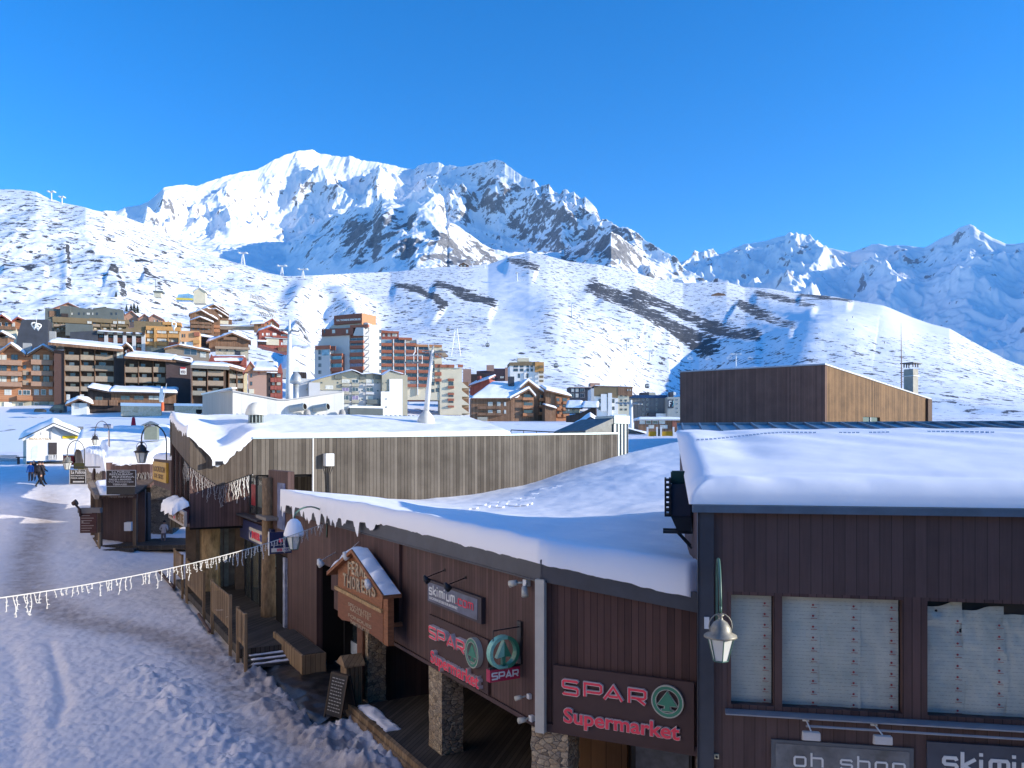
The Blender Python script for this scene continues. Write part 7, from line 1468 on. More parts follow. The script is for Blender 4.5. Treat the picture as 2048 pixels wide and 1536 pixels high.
for el, ap, er, c in (((104, 617), (136, 604.5), (162, 617), 'wide pair of pink timber gables showing above the grey terraced block'), ((246, 632), (263, 621), (279, 636), 'small pink gabled chalet right of the grey terraced block'), ((276, 637), (289, 627), (297, 635), 'middle one of three small pink gabled chalets'), ((297, 636), (307, 627.5), (326, 638), 'rightmost of three small pink gabled chalets')):
    v = VB('gabled_chalet', c, el[0], 650, 345, 18); v.poly([(el[0], 655), (er[0], 655), (er[0] - 1, er[1]), ap, (el[0] + 1, el[1])], v_pk, 0, 8); v.gable((el[0] - 1, el[1]), ap, (er[0] + 1, er[1]), 9, mk('brick_roof_edge', (.26, .12, .09), .8), .5, .2, y0=-.6)
    v.wins([((el[0] + er[0]) / 2 - 4, (el[0] + er[0]) / 2 - 1), ((el[0] + er[0]) / 2 + 2, (el[0] + er[0]) / 2 + 5)], [(640, 644)], v_br)
v = balcony_block('long_brown_block', 'long olive brown block with stacked balconies below the grey terraced block', 96, 256, 682, 292, 24, (636, 650), [(108, 120), (121, 131), (185, 200), (203, 219), (222, 232), (236, 252)], [(648, 653), (659, 664)], [v_ol, v_ta], v_ol, v_ol, 10, .8); L = v.lr
v.box(96, 638, 108, 682, v_gr, 0, 8, 'end_wall'); v.box(105, 635, 178, 646, v_ol, -.3, 8, 'parapet'); v.box(178, 638, 258, 646, v_ol, -.3, 8, 'parapet'); v.wins([(174, 184), (226, 234), (236, 250)], [(642, 648)], v_br, [v_curt], -.3)
v.box(131, 648, 185, 672, v_gr, -3, 0, 'projecting_block')
v = VB('orange_balcony_block', 'dark roofed block with white piers and orange balconies in the middle of the upper village', 195, 712, 262, 20); v.box(195, 668, 290, 712, dk_rec, 1.2, 9, 'wall'); v.poly([(140, 664), (196, 661), (196, 690), (140, 680)], v_gy, -.2, 8, 'dark_wing')
for k in range(5): v.box(208.5 + 18.6 * k, 667, 215.5 + 18.6 * k, 712, v_lg, -.8, 1.2, 'pier'); v.box(209 + 18.6 * k, 664, 215 + 18.6 * k, 670, v_dk, -1.2, 1.2, 'hood')
v.bals([(197, 208), (216.5, 226.5), (235, 245), (254, 264), (273, 284)], [(676, 684), (696, 704)], v_te, .2, .4); v.wins([(198, 207), (217, 226), (236, 244), (255, 263), (274, 283)], [(669, 675), (688, 695)], v_br, None, 1.2); L = v.lr; v.flat(L(194, 663, -1)[0], L(288, 667, -1)[0], L(196, 662, -1)[1], L(287, 668, -1)[1], 9, v_gr, .8, .35, -1, .8)
v = balcony_block('amber_balcony_block', 'long amber block with ochre balconies and white windows on the hillside', 290, 360, 712, 268, 20, (654, 664), [(292, 308), (313, 334), (337, 357)], [(668, 675), (684, 690)], [v_ye, v_te, v_ye], v_be, v_ye, 9, 1.0); v.box(292, 653, 360, 661, v_ye, -.3, 6, 'parapet'); v.poly([(229, 660), (291, 653), (291, 690), (236, 690)], v_ol, .5, 8, 'olive_wing')
v.wins([(294, 306), (314, 333), (338, 356)], [(661, 667)], v_ye, [v_curt]); v.wins([(294, 306), (314, 333)], [(677, 683)], v_ye, [v_curt]); v.box(308, 655, 313, 706, v_ye, -.8, .4, 'pier')
v = balcony_block('upper_amber_block', 'upper strip of amber windows behind the long amber block', 268, 360, 700, 290, 18, (643, 645), [(322, 334), (337, 350)], [(653, 659)], [v_ye], v_ol, v_ye, 7, .8); v.box(268, 643, 330, 660, v_ol, -.2, 6, 'olive_wall'); v.box(325, 644, 362, 650, v_ye, -.4, 5, 'parapet')
v = VB('amber_end_block', 'plain orange gable block right of the long amber block', 361, 704, 262, 16); v.box(361, 662, 398, 706, mk('orange_render', (.62, .33, .16), .8, var=.06), 0, 7, 'wall'); v.box(388, 664, 399, 672, v_te, -.8, 0, 'dark_bay'); v.wins([(364, 367), (368.5, 371)], [(668, 675)], v_ye, [v_glass]); v.bals([(386, 399)], [(680, 686)], v_ye, 1); v.box(361, 684, 386, 706, v_wh, -.05, 0, 'white_base'); v.wins([(364, 369)], [(683, 688)], v_ye, [v_glass], -.06)
v = VB('grey_attic_building', 'grey brown attic building with a ribbon window above the snow roofs', 330, 716, 232, 22); v.poly([(330, 728), (420, 728), (418, 706), (358, 690), (330, 697)], mk('grey_brown_render', (.24, .2, .16), .8, var=.1), 0, 8); v.wins([(368, 394)], [(698, 710)], v_lg, [v_glass]); v.wins([(400, 412)], [(704, 715)], v_lg, [v_curt]); L = v.lr; v.flat(L(356, 690, -1)[0], L(421, 702, -1)[0], L(358, 689, -1)[1], L(420, 701, -1)[1], 8, v_br, .5, .4, -1, .5); v.flat(L(328, 697, -1)[0], L(357, 690, -1)[0], L(330, 696, -1)[1], L(356, 689, -1)[1], 8, v_br, .5, .2, -1, .5)
v.box(302, 696, 331, 712, v_gr, 1, 6, 'plant_box')
# chalets of the slope
v = VB('stacked_chalet', 'tall dark timber chalet with stepped snowy roofs and stacked balconies on the slope', 380, 670, 318, 20); v.poly([(380, 690), (429, 690), (428, 642), (400, 634), (380, 640)], v_br, -3, 5, 'front_block'); v.poly([(380, 684), (440, 684), (440, 632), (426, 618), (403, 617), (380, 628)], v_br, 0, 8); v.poly([(425, 684), (457, 684), (457, 628), (447, 615), (428, 608), (415, 617)], v_br, 2, 10, 'rear_block')
for el, ap, er, y0 in (((379, 641), (400, 633.5), (428, 645), -4.2), ((377, 628), (402, 620), (437, 640), -1.2), ((392, 622), (414, 615.5), (445, 635), .4), ((404, 617), (428, 608.5), (458, 628), 1.4), ((415, 622), (432, 617), (458, 634), 1.0)): v.gable(el, ap, er, 6 if y0 < 1 else 9, v_br, .35, .55, y0=y0)
v.bals([(381, 424), ], [(644, 648), (650.5, 655.5), (660, 665)], v_br, 1, -3); v.wins([(384, 389), (394, 399), (405, 410), (415, 420)], [(649, 652), (656, 660)], v_br, None, -3); v.bals([(432, 456)], [(636, 640)], v_br, 1, 2); v.box(440, 641, 457, 648, v_cr, 1.2, 2, 'pale_base'); v.box(456, 638, 464, 649, v_br, 3, 6, 'side_hut'); v.box(455, 636, 465, 639, snow_far, 2.6, 6.4, 'side_hut_snow')
v.bals([(425, 440)], [(650, 655), (658, 663)], v_or, 1, -1); v.wins([(384, 392), (400, 410)], [(667, 673)], v_ta, [v_curt], -3)
v = VB('retaining_wall', 'low timber retaining wall with snow on top between the slope chalets', 440, 660, 322, 8, None, 'wall'); v.box(440, 652, 525, 659, v_ta, 0, 2, 'wall_face'); v.box(440, 650, 525, 652.5, snow_far, -.2, 3, 'snow_cap')
v = VB('broad_chalet', 'broad timber chalet with a wide low gable above a pale stone base', 430, 708, 272, 18); v.box(431, 697, 497, 716, v_ste, 0, 8, 'stone_base'); v.poly([(418, 698), (497, 698), (497, 680), (465, 666), (430, 676), (418, 684)], v_br, -.3, 8); v.gable((412, 684), (464.5, 665), (502, 681), 10, v_br, .5, .8, y0=-1.6)
v.wins([(432, 441), (443, 449), (454, 465), (469, 476), (478, 482), (487, 494)], [(689, 695)], v_ta, [v_wh, v_curt]); v.wins([(438, 441), (455, 457), (463, 466), (482, 486)], [(677, 684)], v_br); v.bals([(447, 474)], [(674, 679)], v_br, .9, -.3); v.bals([(430, 500)], [(693.5, 697.5)], v_ta, 1, -.3); v.wins([(438, 442), (452, 456), (468, 472), (486, 490)], [(698, 702)], v_br); v.box(470, 702, 481, 711, v_gy, -.1, 0, 'garage_door')
v.poly([(398, 690), (432, 700), (432, 672), (398, 672)], v_dk, 3, 8, 'side_wing'); v.flat(v.lr(396, 672, 2)[0], v.lr(432, 676, 2)[0], v.lr(398, 671, 2)[1], v.lr(430, 677, 2)[1], 6, v_dk, .3, .7, 2, .6)
v = VB('red_chalet', 'dark red chalet with a white balcony side on the slope right of the broad chalet', 517, 700, 292, 22); v.poly([(518, 690), (577, 706), (577, 666), (543, 653), (518, 663)], v_rd, 0, 8); v.gable((516, 662), (543, 652), (579, 669), 9, v_rd, .5, .7, y0=-1); v.box(533, 676, 558, 690, v_cr, -.3, 0, 'pale_base')
v.wins([(524, 527), (532, 536), (537, 539), (545, 553)], [(666, 671)], v_wh, [v_wh]); v.wins([(562, 565)], [(669, 673), (685, 690)], v_wh, [v_wh]); v.wins([(566, 577)], [(668, 676), (679, 690)], v_wh, [v_curt]); v.bals([(545, 577)], [(672, 675)], v_rd, 1); v.bals([(530, 577)], [(674.5, 676.5)], v_lg, .8); v.box(516, 683, 533, 688, v_dk, -.5, 2, 'shed'); v.box(515, 680, 534, 683, snow_far, -.9, 2.2, 'shed_snow'); v.bals([(556, 577)], [(695, 702)], v_br, .8)
v = VB('upper_chalet', 'timber chalet with a wide snow roof just above the red chalet', 510, 664, 322, 18); v.poly([(526, 668), (557, 668), (557, 650), (544, 639), (526, 647)], v_or, 0, 8); v.gable((522, 649), (545, 636.5), (559, 650), 8, v_rd, .6, 0, y0=-.6); v.box(508, 648, 528, 660, v_br, 0, 8, 'side_wall'); v.flat(v.lr(500, 648)[0], v.lr(530, 642)[0], v.lr(500, 649)[1], v.lr(530, 647)[1], 8, v_br, .3, .6, -.8, 2.2); v.wins([(534, 537), (541, 544), (549, 551)], [(645, 649)], v_br)
v = VB('brown_gable_house', 'pink brown house with a steep dark gable beside the hotel wing', 496, 800, 176, 16); v.box(496, 742, 533, 806, mk('rosy_render', (.40, .25, .19), .85, var=.05, vs=.3), 0, 8, 'wall'); v.box(533, 746, 565, 806, v_rd, 1.2, 8, 'recess'); v.poly([(488, 744), (518, 744), (501, 723)], v_or, -.4, 3, 'gable'); v.gable((486, 745), (501, 722), (519, 746), 3.5, v_rd, .35, .1, y0=-.6)
v.wins([(500.5, 505)], [(747, 755), (763, 771), (778, 787)], v_br, [v_glass]); v.box(498, 778, 508, 787, v_cr, -.25, 0, 'bay'); v.bals([(541, 564)], [(756, 763), (772, 778), (787, 793)], v_rd, .6, .6); v.wins([(543, 550), (553, 562)], [(747, 755), (764, 771), (780, 786)], v_br, None, 1.2); v.box(533, 745, 541, 806, v_dk, .2, 1.2, 'shadow_post'); L = v.lr
v.flat(L(505, 742, -1)[0], L(556, 742, -1)[0], L(510, 741, -1)[1], L(556, 741, -1)[1], 7, v_br, .3, .6, -1, 2.3); v.poly([(555, 745), (566, 748), (562, 726), (556, 736)], v_rd, -.6, 1, 'end_gable'); v.box(538, 722, 547, 726, v_gr, 4, 5, 'vent')
v = VB('snow_roofed_house', 'low house almost hidden under a wide snow roof above the hotel wing', 420, 738, 215, 16); v.poly([(418, 742), (492, 742), (492, 716), (487, 712), (424, 712)], v_rd, 1, 6); v.flat(v.lr(424, 720)[0], v.lr(489, 722)[0], v.lr(426, 722)[1], v.lr(488, 722)[1], 7, v_rd, .3, .6, -.5, 1.9); v.poly([(480, 730), (493, 730), (489, 712)], v_rd, -.8, .5, 'end_gable'); v.poly([(415, 727), (432, 727), (423, 708)], v_rd, -.8, .5, 'end_gable')
v = VB('dark_low_block', 'low black roofed block between the lift pylon and the tower', 566, 752, 225, 12); v.box(585, 744, 612, 756, v_dk, 0, 5, 'wall'); v.box(564, 738, 578, 756, mk('grey_wall', (.3, .3, .31), .8), 0, 4, 'grey_wall'); v.box(580, 733, 600, 744, snow_far, .5, 5, 'snow_cap')
# white metal hall in front
g = Fr(*Pw(465, 830, 76).xy, 24); T = thing('white_clad_hall', 'white metal clad hall with a sagging roofline and two pipe vents behind the ventilated roof', 'building', g); q = lambda px, py, yy=0: g.hy(px, py, yy)
MB().pxz([q(465, 840), q(688, 840), q(688, 784.5), q(578, 801), q(558, 801), q(466, 783.5)][::1], 0, .3).build('front_wall', boards('white_cladding', (.62, .62, .58), (.76, .76, .72), .8, .03, gd=.8), T, g)
y2, z2 = g.hx(405, 783, 0) if False else (0, 0)
gl_ = Fr(*g.w(0, 0, 0).xy, 24 + 102); a = gl_.hy(405, 800)[0]; zt = gl_.hy(435, 783.5)[1]; MB().box(0, a, -.3, 0, 4, zt).build('side_wall', mk('beige_side_cladding', (.42, .38, .34), .8, var=.08, vs=.5, sc=(4, 4, .3)), T, gl_)
MB().box(-.1, a + .1, -.4, .1, zt, zt + .15).build('edge_trim', white_pt, T, gl_)
P_ = [q(465, 783), q(558, 800.5), q(578, 800.5), q(688, 784)]; m = MB(); pts = P_ + [(P_[3][0], P_[3][1] + .12), (P_[2][0], P_[2][1] + .12), (P_[1][0], P_[1][1] + .12), (P_[0][0], P_[0][1] + .12)]; m.pxz(pts, -.12, .35); m.build('roof_trim', v_lg, T, g)
X, Y = np.meshgrid(np.linspace(P_[0][0] - 1, P_[3][0], 40), np.linspace(.2, 8, 14), indexing='ij'); Z = np.interp(X, [p[0] for p in P_], [p[1] for p in P_]) + .1 + (Y * .02); gridobj('roof_snow', X, Y, Z, snow_far, T, M=g.M)
for px in (600, 646):
    x, z = q(px, 816); MB().tube([(x - .9, .0, z - .1), (x + .3, -.9, z + .1)], .36, 14).build('pipe_vent', metal_lt, T, g); MB().tube([(x + .3, -.9, z + .1), (x + .33, -.93, z + .105)], .29, 14).build('vent_opening', dark_in, T, g)
for px in (612, 682): x, z = q(px, 829); MB().lathe((x, -.6, z - 1.5), [(.35, 0), (.35, 1.6), (.25, 1.9), (.05, 2)], 10).build('round_vent', mk('grey_cap', (.35, .34, .32), .7), T, g, smooth=True)
x, z = q(592, 800, 3); MB().tube([(x, 3, z - 1.5), (x, 3, z + 1.6)], .3, 12).lathe((x, 3, z + 1.6), [(.35, 0), (.62, .1), (.62, .4), (.45, .9), (.2, 1.2), (.03, 1.25)], 14).build('chimney_cowl', mk('zinc_cowl', (.4, .42, .42), .45, metal=.4), T, g, smooth=True)
# apartment house, its shade and sun put into the grey and beige faces
v = VB('wavy_roofed_apartments', 'pale apartment house with a blank white end wall and wavy snowy roofline', 640, 832, 222, 20)
v.poly([(589, 835), (765, 835), (764, 752), (742, 748), (720, 749), (702, 741), (672, 748), (655, 752), (630, 758), (589, 756)], v_lg, .4, 9); v.poly([(612, 780), (684, 780), (684, 765), (706, 765), (706, 744), (702, 742), (672, 749), (640, 756), (622, 762)], v_be, 0, .4, 'lit_beige_front')
v.poly([(683, 765), (764, 765), (764, 748), (742, 746), (720, 749), (703, 743), (683, 750)], v_be, -.05, .4, 'lit_beige_front'); 
for a_, b2 in ((670, 684), (720, 732), (747, 761)): v.box(a_, 748, b2, 758, v_gr, -.5, 0, 'dark_box')
v.poly([(764, 832), (805, 832), (805, 750), (778, 742), (764, 750)], v_be, -1.5, 8, 'end_bay'); v.poly([(762, 835), (805, 835), (805, 758), (779, 758), (779, 783), (762, 783)], v_wh, -1.9, -1.5, 'blank_wall'); v.box(805, 750, 815, 832, v_be, -.6, 8, 'side_wall')
v.wins([(771, 773.5)], [(764, 766.5), (781, 783), (797, 799), (813, 815.5)], v_gr, [v_glass], -1.95); v.wins([(684, 699), (704, 717), (732, 747)], [(759, 766)], v_wh, [v_curt, v_glass]); v.wins([(684, 698), (704, 717), (732, 746)], [(775, 783), (791, 800), (808, 818)], v_wh, [v_pur, v_curt, v_glass])
v.wins([(651, 666)], [(771, 778)], v_wh, [v_curt, v_glass]); v.wins([(641, 645), (674, 677), (722.5, 726), (754, 757)], [(764, 767)], v_gr, [v_glass]); v.wins([(722.5, 726), (754, 757)], [(780, 783), (797, 800)], v_gr, [v_glass])
v.bals([(684, 699), (704, 718)], [(767, 772), (784, 788), (800, 805)], v_be, .8); v.bals([(732, 748)], [(767, 770), (784, 788), (801, 804)], v_lg, 1); v.bals([(734, 762)], [(799, 807)], v_gr, 1.4); v.bals([(808, 814)], [(762, 790), (797, 811)], v_ta, .3)
v.box(618, 765, 640, 792, v_lg, -3, 0, 'low_wing'); v.box(700, 815, 766, 832, v_gr, -3.2, 0, 'low_wing'); v.box(699, 812, 767, 816, snow_far, -3.4, .2, 'low_wing_snow')
wl = [(620, 764), (640, 757), (655, 753), (672, 748.5), (690, 744), (702, 741), (712, 744), (722, 749), (742, 747), (764, 751), (778, 741.5), (805, 749)]; P_ = [v.lr(*p) for p in wl]; X = np.array([p[0] for p in P_])[:, None] + np.zeros((1, 8)); Y = np.linspace(-2, 8, 8)[None] + X * 0; Z = np.array([p[1] for p in P_])[:, None] + .35 + 0 * X; Z[:, 0] -= .45; gridobj('roof_snow', X, Y, Z, snow_far, v.T, M=v.fr.M)
# the tower
v = VB('apartment_tower', 'tall pale apartment tower crowned by a brown box reading VAL THORENS IMMOBILIER', 640, 760, 262, -18)
lt = mk('tower_shaded_face', (.52, .51, .50), .85, .2, var=.04, vs=.2); wt = mk('tower_white_face', (.78, .75, .66), .85, .2, var=.03, vs=.2); br_ = mk('tower_brown', (.22, .09, .065), .75, .2, var=.15, vs=.5)  # grey left faces: the tower's pale wall with shade put into the colour
v.poly([(636, 770), (699, 770), (699, 668), (643, 672), (643, 678), (636, 688)], lt, 0, 10); v.poly([(629, 775), (660, 775), (660, 698), (629, 698)], lt, -2.5, 0, 'left_wing'); v.poly([(658, 775), (684, 775), (684, 707), (658, 707)], br_, -1.6, 0, 'left_bay')
v.poly([(643, 672.5), (699, 669.5), (706, 669), (706, 655), (643, 659)], br_, -.8, 8, 'brown_storey'); v.poly([(657, 657), (736, 655), (736, 646), (668, 648)], v_lg, 1, 10, 'upper_storey'); v.poly([(668, 650), (724, 645), (724, 626), (668, 631.5)], br_, .2, 9, 'sign_box')
fs = Fr(*v.fr.w(v.fr.hy(724, 640, .2)[0], .2, 0).xy, -18 + 62, 0); q = lambda px, py: fs.hy(px, py)
MB().pxz([q(724, 650), q(752, 650), q(752, 632), q(724, 626)], 0, .4).build('orange_box_side', mk('orange_panel', (.58, .27, .14), .8, var=.06), v.T, fs)
lettering('VAL THORENS IMMOBILIER', white_pt, v.T, v.fr, (v.lr(672, 640)[0], v.lr(721, 640)[0], v.lr(696, 641.5)[1], v.lr(696, 637.5)[1]), .19, .1, bold=.03)
v.poly([(699, 770), (727, 770), (727, 660), (699, 668)], br_, .5, 6, 'balcony_bay'); v.poly([(706, 671), (727, 671), (727, 655), (712, 655)], v_lg, -.8, .4, 'loggia_side')
f2 = Fr(*v.fr.w(v.fr.hy(727, 700, .5)[0], .3, 0).xy, 46); q = lambda px, py, yy=0: f2.hy(px, py, yy)
MB().pxz([q(727, 775), q(742, 775), q(742, 650), q(727, 662)], 0, 3).build('fin_wall', v_lg, v.T, f2)
MB().pxz([q(738, 780), q(757, 780), q(757, 650), q(738, 650)], -.3, 5).build('white_shaft', wt, v.T, f2)
MB().box(q(757, 700)[0], q(763, 700)[0], .3, 4, q(757, 780)[1], q(757, 652)[1]).build('white_return', wt, v.T, f2); x0 = q(747, 700)[0]; MB().box(x0, x0 + .12, -.33, -.29, q(747, 780)[1], q(747, 652)[1]).build('joint', v_lg, v.T, f2)
for k in range(7):
    y = 669 + 13.3 * k; a, b_, c, d = f2.rect(758, y - 10, 762.5, y - 3, .3); MB().box(a, b_, .2, .3, c, d).build('window', v_glass, v.T, f2)
rows = [(676, 681, v_glass), (685, 691, v_glass), (698.5, 705, v_blu), (712, 719, v_teal), (726, 733, v_pur)]
for y0, y1, gm in rows: v.wins([(700.5, 725)], [(y0, y1)], v_lg, [gm], .5)
v.bals([(700, 726)], [(681, 685), (691, 696), (705, 711.5), (719, 725), (733, 739)], v_te, .9, .5)
v.wins([(660.5, 683.5)], [(712, 719), (727, 735)], v_lg, [v_teal], -1.6); v.bals([(660, 684)], [(707, 709), (719.5, 725), (735, 741)], v_te, .6, -1.6); v.bals([(630, 660)], [(691, 697.5)], v_te, .5, -2.5); v.bals([(660, 671)], [(692, 700)], br_, .3, -2)
v.wins([(637, 640), (641, 642.5)], [(700, 709), (713, 720), (727, 734), (741, 748)], v_gr, [v_glass], -2.5); v.box(643.5, 699, 658, 711, v_blu, -2.6, -2.5, 'pale_blue_mural'); v.wins([(648, 651), (664, 671), (692, 697)], [(659, 667)], br_, [v_curt, v_glass], -.8); v.bals([(700, 736)], [(649.5, 654)], v_te, 1, .6); v.wins([(724, 735)], [(645, 652)], v_lg, [v_curt], .9)
for k in range(6): a, b_, c, d = f2.rect(729, 662 + 14 * k, 738, 672 + 14 * k, -.5); MB().pxz([(a, c), (b_, c), (b_, d)], -.5, 0).build('balcony', v_lg, v.T, f2)
# long stepped wing right of the tower
v = VB('stepped_apartment_wing', 'long stepped apartment wing with terracotta balconies and blue glazing right of the tower', 762, 800, 275, 10)
v.poly([(760, 800), (860, 800), (860, 692), (832, 690), (822, 678), (798, 676), (797, 664), (762, 660)], mk('tower_red_brown', (.30, .10, .075), .8, .2, var=.12, vs=.6), 0, 10); v.poly([(815, 800), (860, 800), (860, 774), (815, 774)], v_cr, -.1, 0, 'cream_base')
for px in (786, 809.5, 834.5): v.box(px, 678, px + 2, 790, v_wh, -.9, 0, 'white_pier')
cols = [(762, 784), (788.5, 808.5), (812, 833), (837, 858)]; gls = [[v_glass, v_teal, v_glass], [v_blu, v_pur], [v_teal, v_blu], [v_glass, v_blu]]
for r, (y0, y1) in enumerate([(679, 686), (693, 700), (707, 713), (720, 727), (733.5, 740), (747, 754), (761, 768)]):
    for c, (x0, x1) in enumerate(cols):
        if (r == 0 and c == 3): continue
        if r >= 5 and c < 2: continue
        v.wins([(x0, x1)], [(y0, y1)], v_lg, [[v_blu, v_teal, v_pur, v_glass, v_curt, v_glass][(r * 3 + c * 5 + (r * c)) % 6]], 0); v.bals([(x0, x1)], [(y1, y1 + 5)], v_te, 1.0)
v.bals([(762, 798)], [(662, 665)], v_te, 1); v.bals([(797, 824)], [(675, 679)], v_te, 1); v.wins([(765, 770), (775, 781), (784, 794)], [(667, 673)], v_lg, [v_curt]); v.bals([(830, 884)], [(689, 693)], mk('rust_trim', (.42, .2, .1), .8), 1)
v.poly([(860, 800), (884, 800), (884, 690), (860, 690)], v_cr, -.6, 8, 'cream_bay'); v.wins([(863, 869)], [(702, 710), (721, 729), (736, 744), (750, 758), (764, 771), (778, 785)], v_br, None, -.6); v.bals([(870, 883)], [(707, 714), (728, 734), (744, 750), (757, 762)], v_te, .8, -.6); v.wins([(872, 878)], [(761, 769), (776, 784)], v_br, [v_glass], -.6)
v.poly([(871, 712), (897, 712), (884, 698)], v_ta, -1.4, 3, 'little_gable'); v.poly([(880, 830), (924, 830), (924, 736), (908, 736), (908, 732), (896, 732), (880, 730)], v_cr, -.9, 8, 'cream_wall'); v.bals([(880, 898), (893, 909), (916, 926)], [(729, 734)], v_te, .8, -.9)
v.wins([(897, 907)], [(763, 771), (785, 794), (797, 806)], v_br, None, -.9); v.bals([(896, 908)], [(757, 761), (772, 776), (786, 789), (797, 801), (811, 814)], v_te, .7, -.9)
for k in range(4): v.poly([(924, 764 + 17 * k), (938 + 1 * k, 776 + 17 * k), (924, 776 + 17 * k)], v_cr, -.9, 5, 'sloping_fin'); v.box(924, 764 + 17 * k, 937, 776 + 17 * k, v_br, .5, 4, 'recess')
v.box(924, 776, 938, 840, v_ta, 1, 6, 'end_wall')
# chalets centre right
v = VB('big_snowy_chalet', 'big brown chalet with a broad snow roof and two gables in the centre right', 942, 846, 236, 6)
v.poly([(943, 845), (1020, 845), (1020, 795), (943, 795)], v_br, 0, 9); v.wins([(976, 985), (994, 1001), (1008, 1012)], [(804, 812), (820, 827)], v_wh, [v_curt]); v.bals([(955, 975), (973, 1004)], [(812, 817), (826, 830)], v_br, .9)
L = v.lr; a, za = L(941, 796, -1.2); b_, zb = L(1036, 796, -1.2); c, zc_ = L(985, 764, 9); d, zd = L(1058, 764, 9)
m = MB(); m.hexa([(a, -1.2, za - .3), (b_, -1.2, zb - .3), (d, 9, zc_ - .3), (c, 9, zc_ - .3), (a, -1.2, za), (b_, -1.2, zb), (d, 9, zc_), (c, 9, zc_)]).build('roof', v_br, v.T, v.fr)
loft('roof_snow', v.T, [(a, -1.2), (b_, -1.2)], [(c, 9), (d, 9)], lambda X, Y: za + (zc_ - za) * (Y + 1.2) / 10.2, .6, 40, 20, 1, 5, .15, .2, M=v.fr.M)
x, z = L(1022, 768, 6); MB().box(x - .9, x + .9, 5, 6.5, z - 2, z + 2.2).build('chimney', v_gy, v.T, v.fr); x, z = L(975, 785, 3); MB().box(x - .3, x + .3, 3, 3.6, z - 1, z + 1).build('chimney', v_dk, v.T, v.fr)
f3 = Fr(*v.fr.w(L(1021, 845)[0], -.02, 0).xy, 16); q = lambda px, py, yy=0: f3.hy(px, py, yy)
MB().pxz([q(1021, 846), q(1068, 846), q(1068, 793), q(1058, 780), q(1040, 792), q(1021, 797)], 0, 6).build('front_gable_wall', v_br, v.T, f3)
MB().pxz([q(1062, 846), q(1090, 846), q(1090, 785), q(1075, 770), q(1056, 762), q(1048, 772), q(1050, 790), q(1062, 800)], 2.2, 8).build('rear_gable_wall', v_br, v.T, f3)
for el, ap, er, y0 in (((1020, 797), (1058, 777), (1072, 793), -1.2), ((1040, 776), (1057, 761), (1091, 787), 1.4)):
    P_ = [f3.hy(*p, y0) for p in (el, ap, er)]; m = MB().pxz([P_[0], P_[1], P_[2], (P_[2][0], P_[2][1] + .6), (P_[1][0], P_[1][1] + .7), (P_[0][0], P_[0][1] + .6)], y0, y0 + 6).build('roof_snow', snow_far, v.T, f3); MB().pxz([(P_[0][0], P_[0][1] - .5), (P_[1][0], P_[1][1] - .5), (P_[2][0], P_[2][1] - .5), P_[2], P_[1], P_[0]], y0 - .05, y0 + .4).build('barge_board', v_br, v.T, f3)
for (x0, x1, y0, y1, yy) in ((1046, 1067, 795, 800, 0), (1046, 1067, 811, 817, 0), (1046, 1067, 826, 832, 0), (1078, 1088, 796, 801, 2.2), (1078, 1088, 810, 815, 2.2), (1078, 1088, 824, 829, 2.2)):
    a_, b2, c_, d_ = f3.rect(x0, y0, x1, y1, yy - 1); MB().box(a_, b2, yy - 1, yy - .9, c_, d_).box(a_, b2, yy - .9, yy, c_ - .1, c_ + .1).build('balcony', v_or, v.T, f3)
    a_, b2, c_, d_ = f3.rect(x0 + 2, y0 - 6, x1 - 2, y0 + 1, yy); MB().box(a_, b2, yy - .05, yy, c_, d_).build('window', v_glass, v.T, f3)
MB().box(q(1021, 846)[0], q(1068, 846)[0], -.3, 0, q(1040, 852)[1] - 3, q(1040, 843)[1]).build('pale_base', v_wh, v.T, f3); v.box(955, 834, 975, 852, mk('concrete', (.36, .34, .29), .8), -.5, 2, 'concrete_box')
v = VB('smaller_brown_chalet', 'brown chalet with a snow roof directly right of the big snowy chalet', 1091, 842, 240, 14); v.poly([(1091, 845), (1139, 845), (1139, 794), (1120, 784), (1091, 778)], v_br, 0, 8); v.poly([(1112, 845), (1139, 845), (1139, 793), (1112, 793)], v_or, -.6, 0, 'front_bay'); v.bals([(1115, 1122), (1127, 1137)], [(803, 807), (816, 820), (828, 833)], v_or, .7, -.6); v.wins([(1113, 1119), (1125, 1134)], [(796, 803), (809, 815), (822, 828)], v_br, [v_glass], -.6)
L = v.lr; v.flat(L(1089, 780)[0], L(1142, 792)[0], L(1090, 780)[1], L(1141, 793)[1], 7, v_br, .4, .6, -1.2, 1.8); v.poly([(1090, 845), (1112, 845), (1112, 817), (1090, 811)], v_br, -3, 0, 'annex'); v.flat(L(1089, 811, -3)[0], L(1113, 818, -3)[0], L(1090, 810, -3.5)[1], L(1112, 817, -3.5)[1], 3, v_br, .2, .5, -3.6, .4)
v = VB('distant_snowy_house', 'pink brown house with a snow roof behind the big snowy chalet', 940, 778, 300, -20); v.poly([(940, 790), (985, 790), (978, 758), (940, 775)], v_rd, 0, 6); v.flat(v.lr(938, 770)[0], v.lr(980, 756)[0], v.lr(940, 772)[1], v.lr(979, 758)[1], 7, v_rd, .4, .6, -.8, 2); v.box(954, 752, 960, 762, v_rd, 2, 3.5, 'chimney')
v = VB('dark_flat_blocks', 'row of dark brown flat roofed blocks behind the chalets', 926, 768, 345, 2); v.box(926, 738, 942, 775, v_pk, -.5, 6, 'pink_block'); v.box(942, 748, 972, 775, v_dk, 0, 6, 'dark_block'); v.poly([(953, 775), (1010, 775), (1010, 737), (975, 737), (975, 741), (953, 742)], mk('dark_maroon_cladding', (.075, .05, .06), .8), .5, 8); v.box(973, 730, 988, 742, v_pk, 0, 5, 'roof_box'); v.box(1010, 735, 1020, 775, v_pk, .4, 6, 'pink_block'); v.wins([(980, 990), (1000, 1008)], [(752, 757), (765, 770)], v_dk)
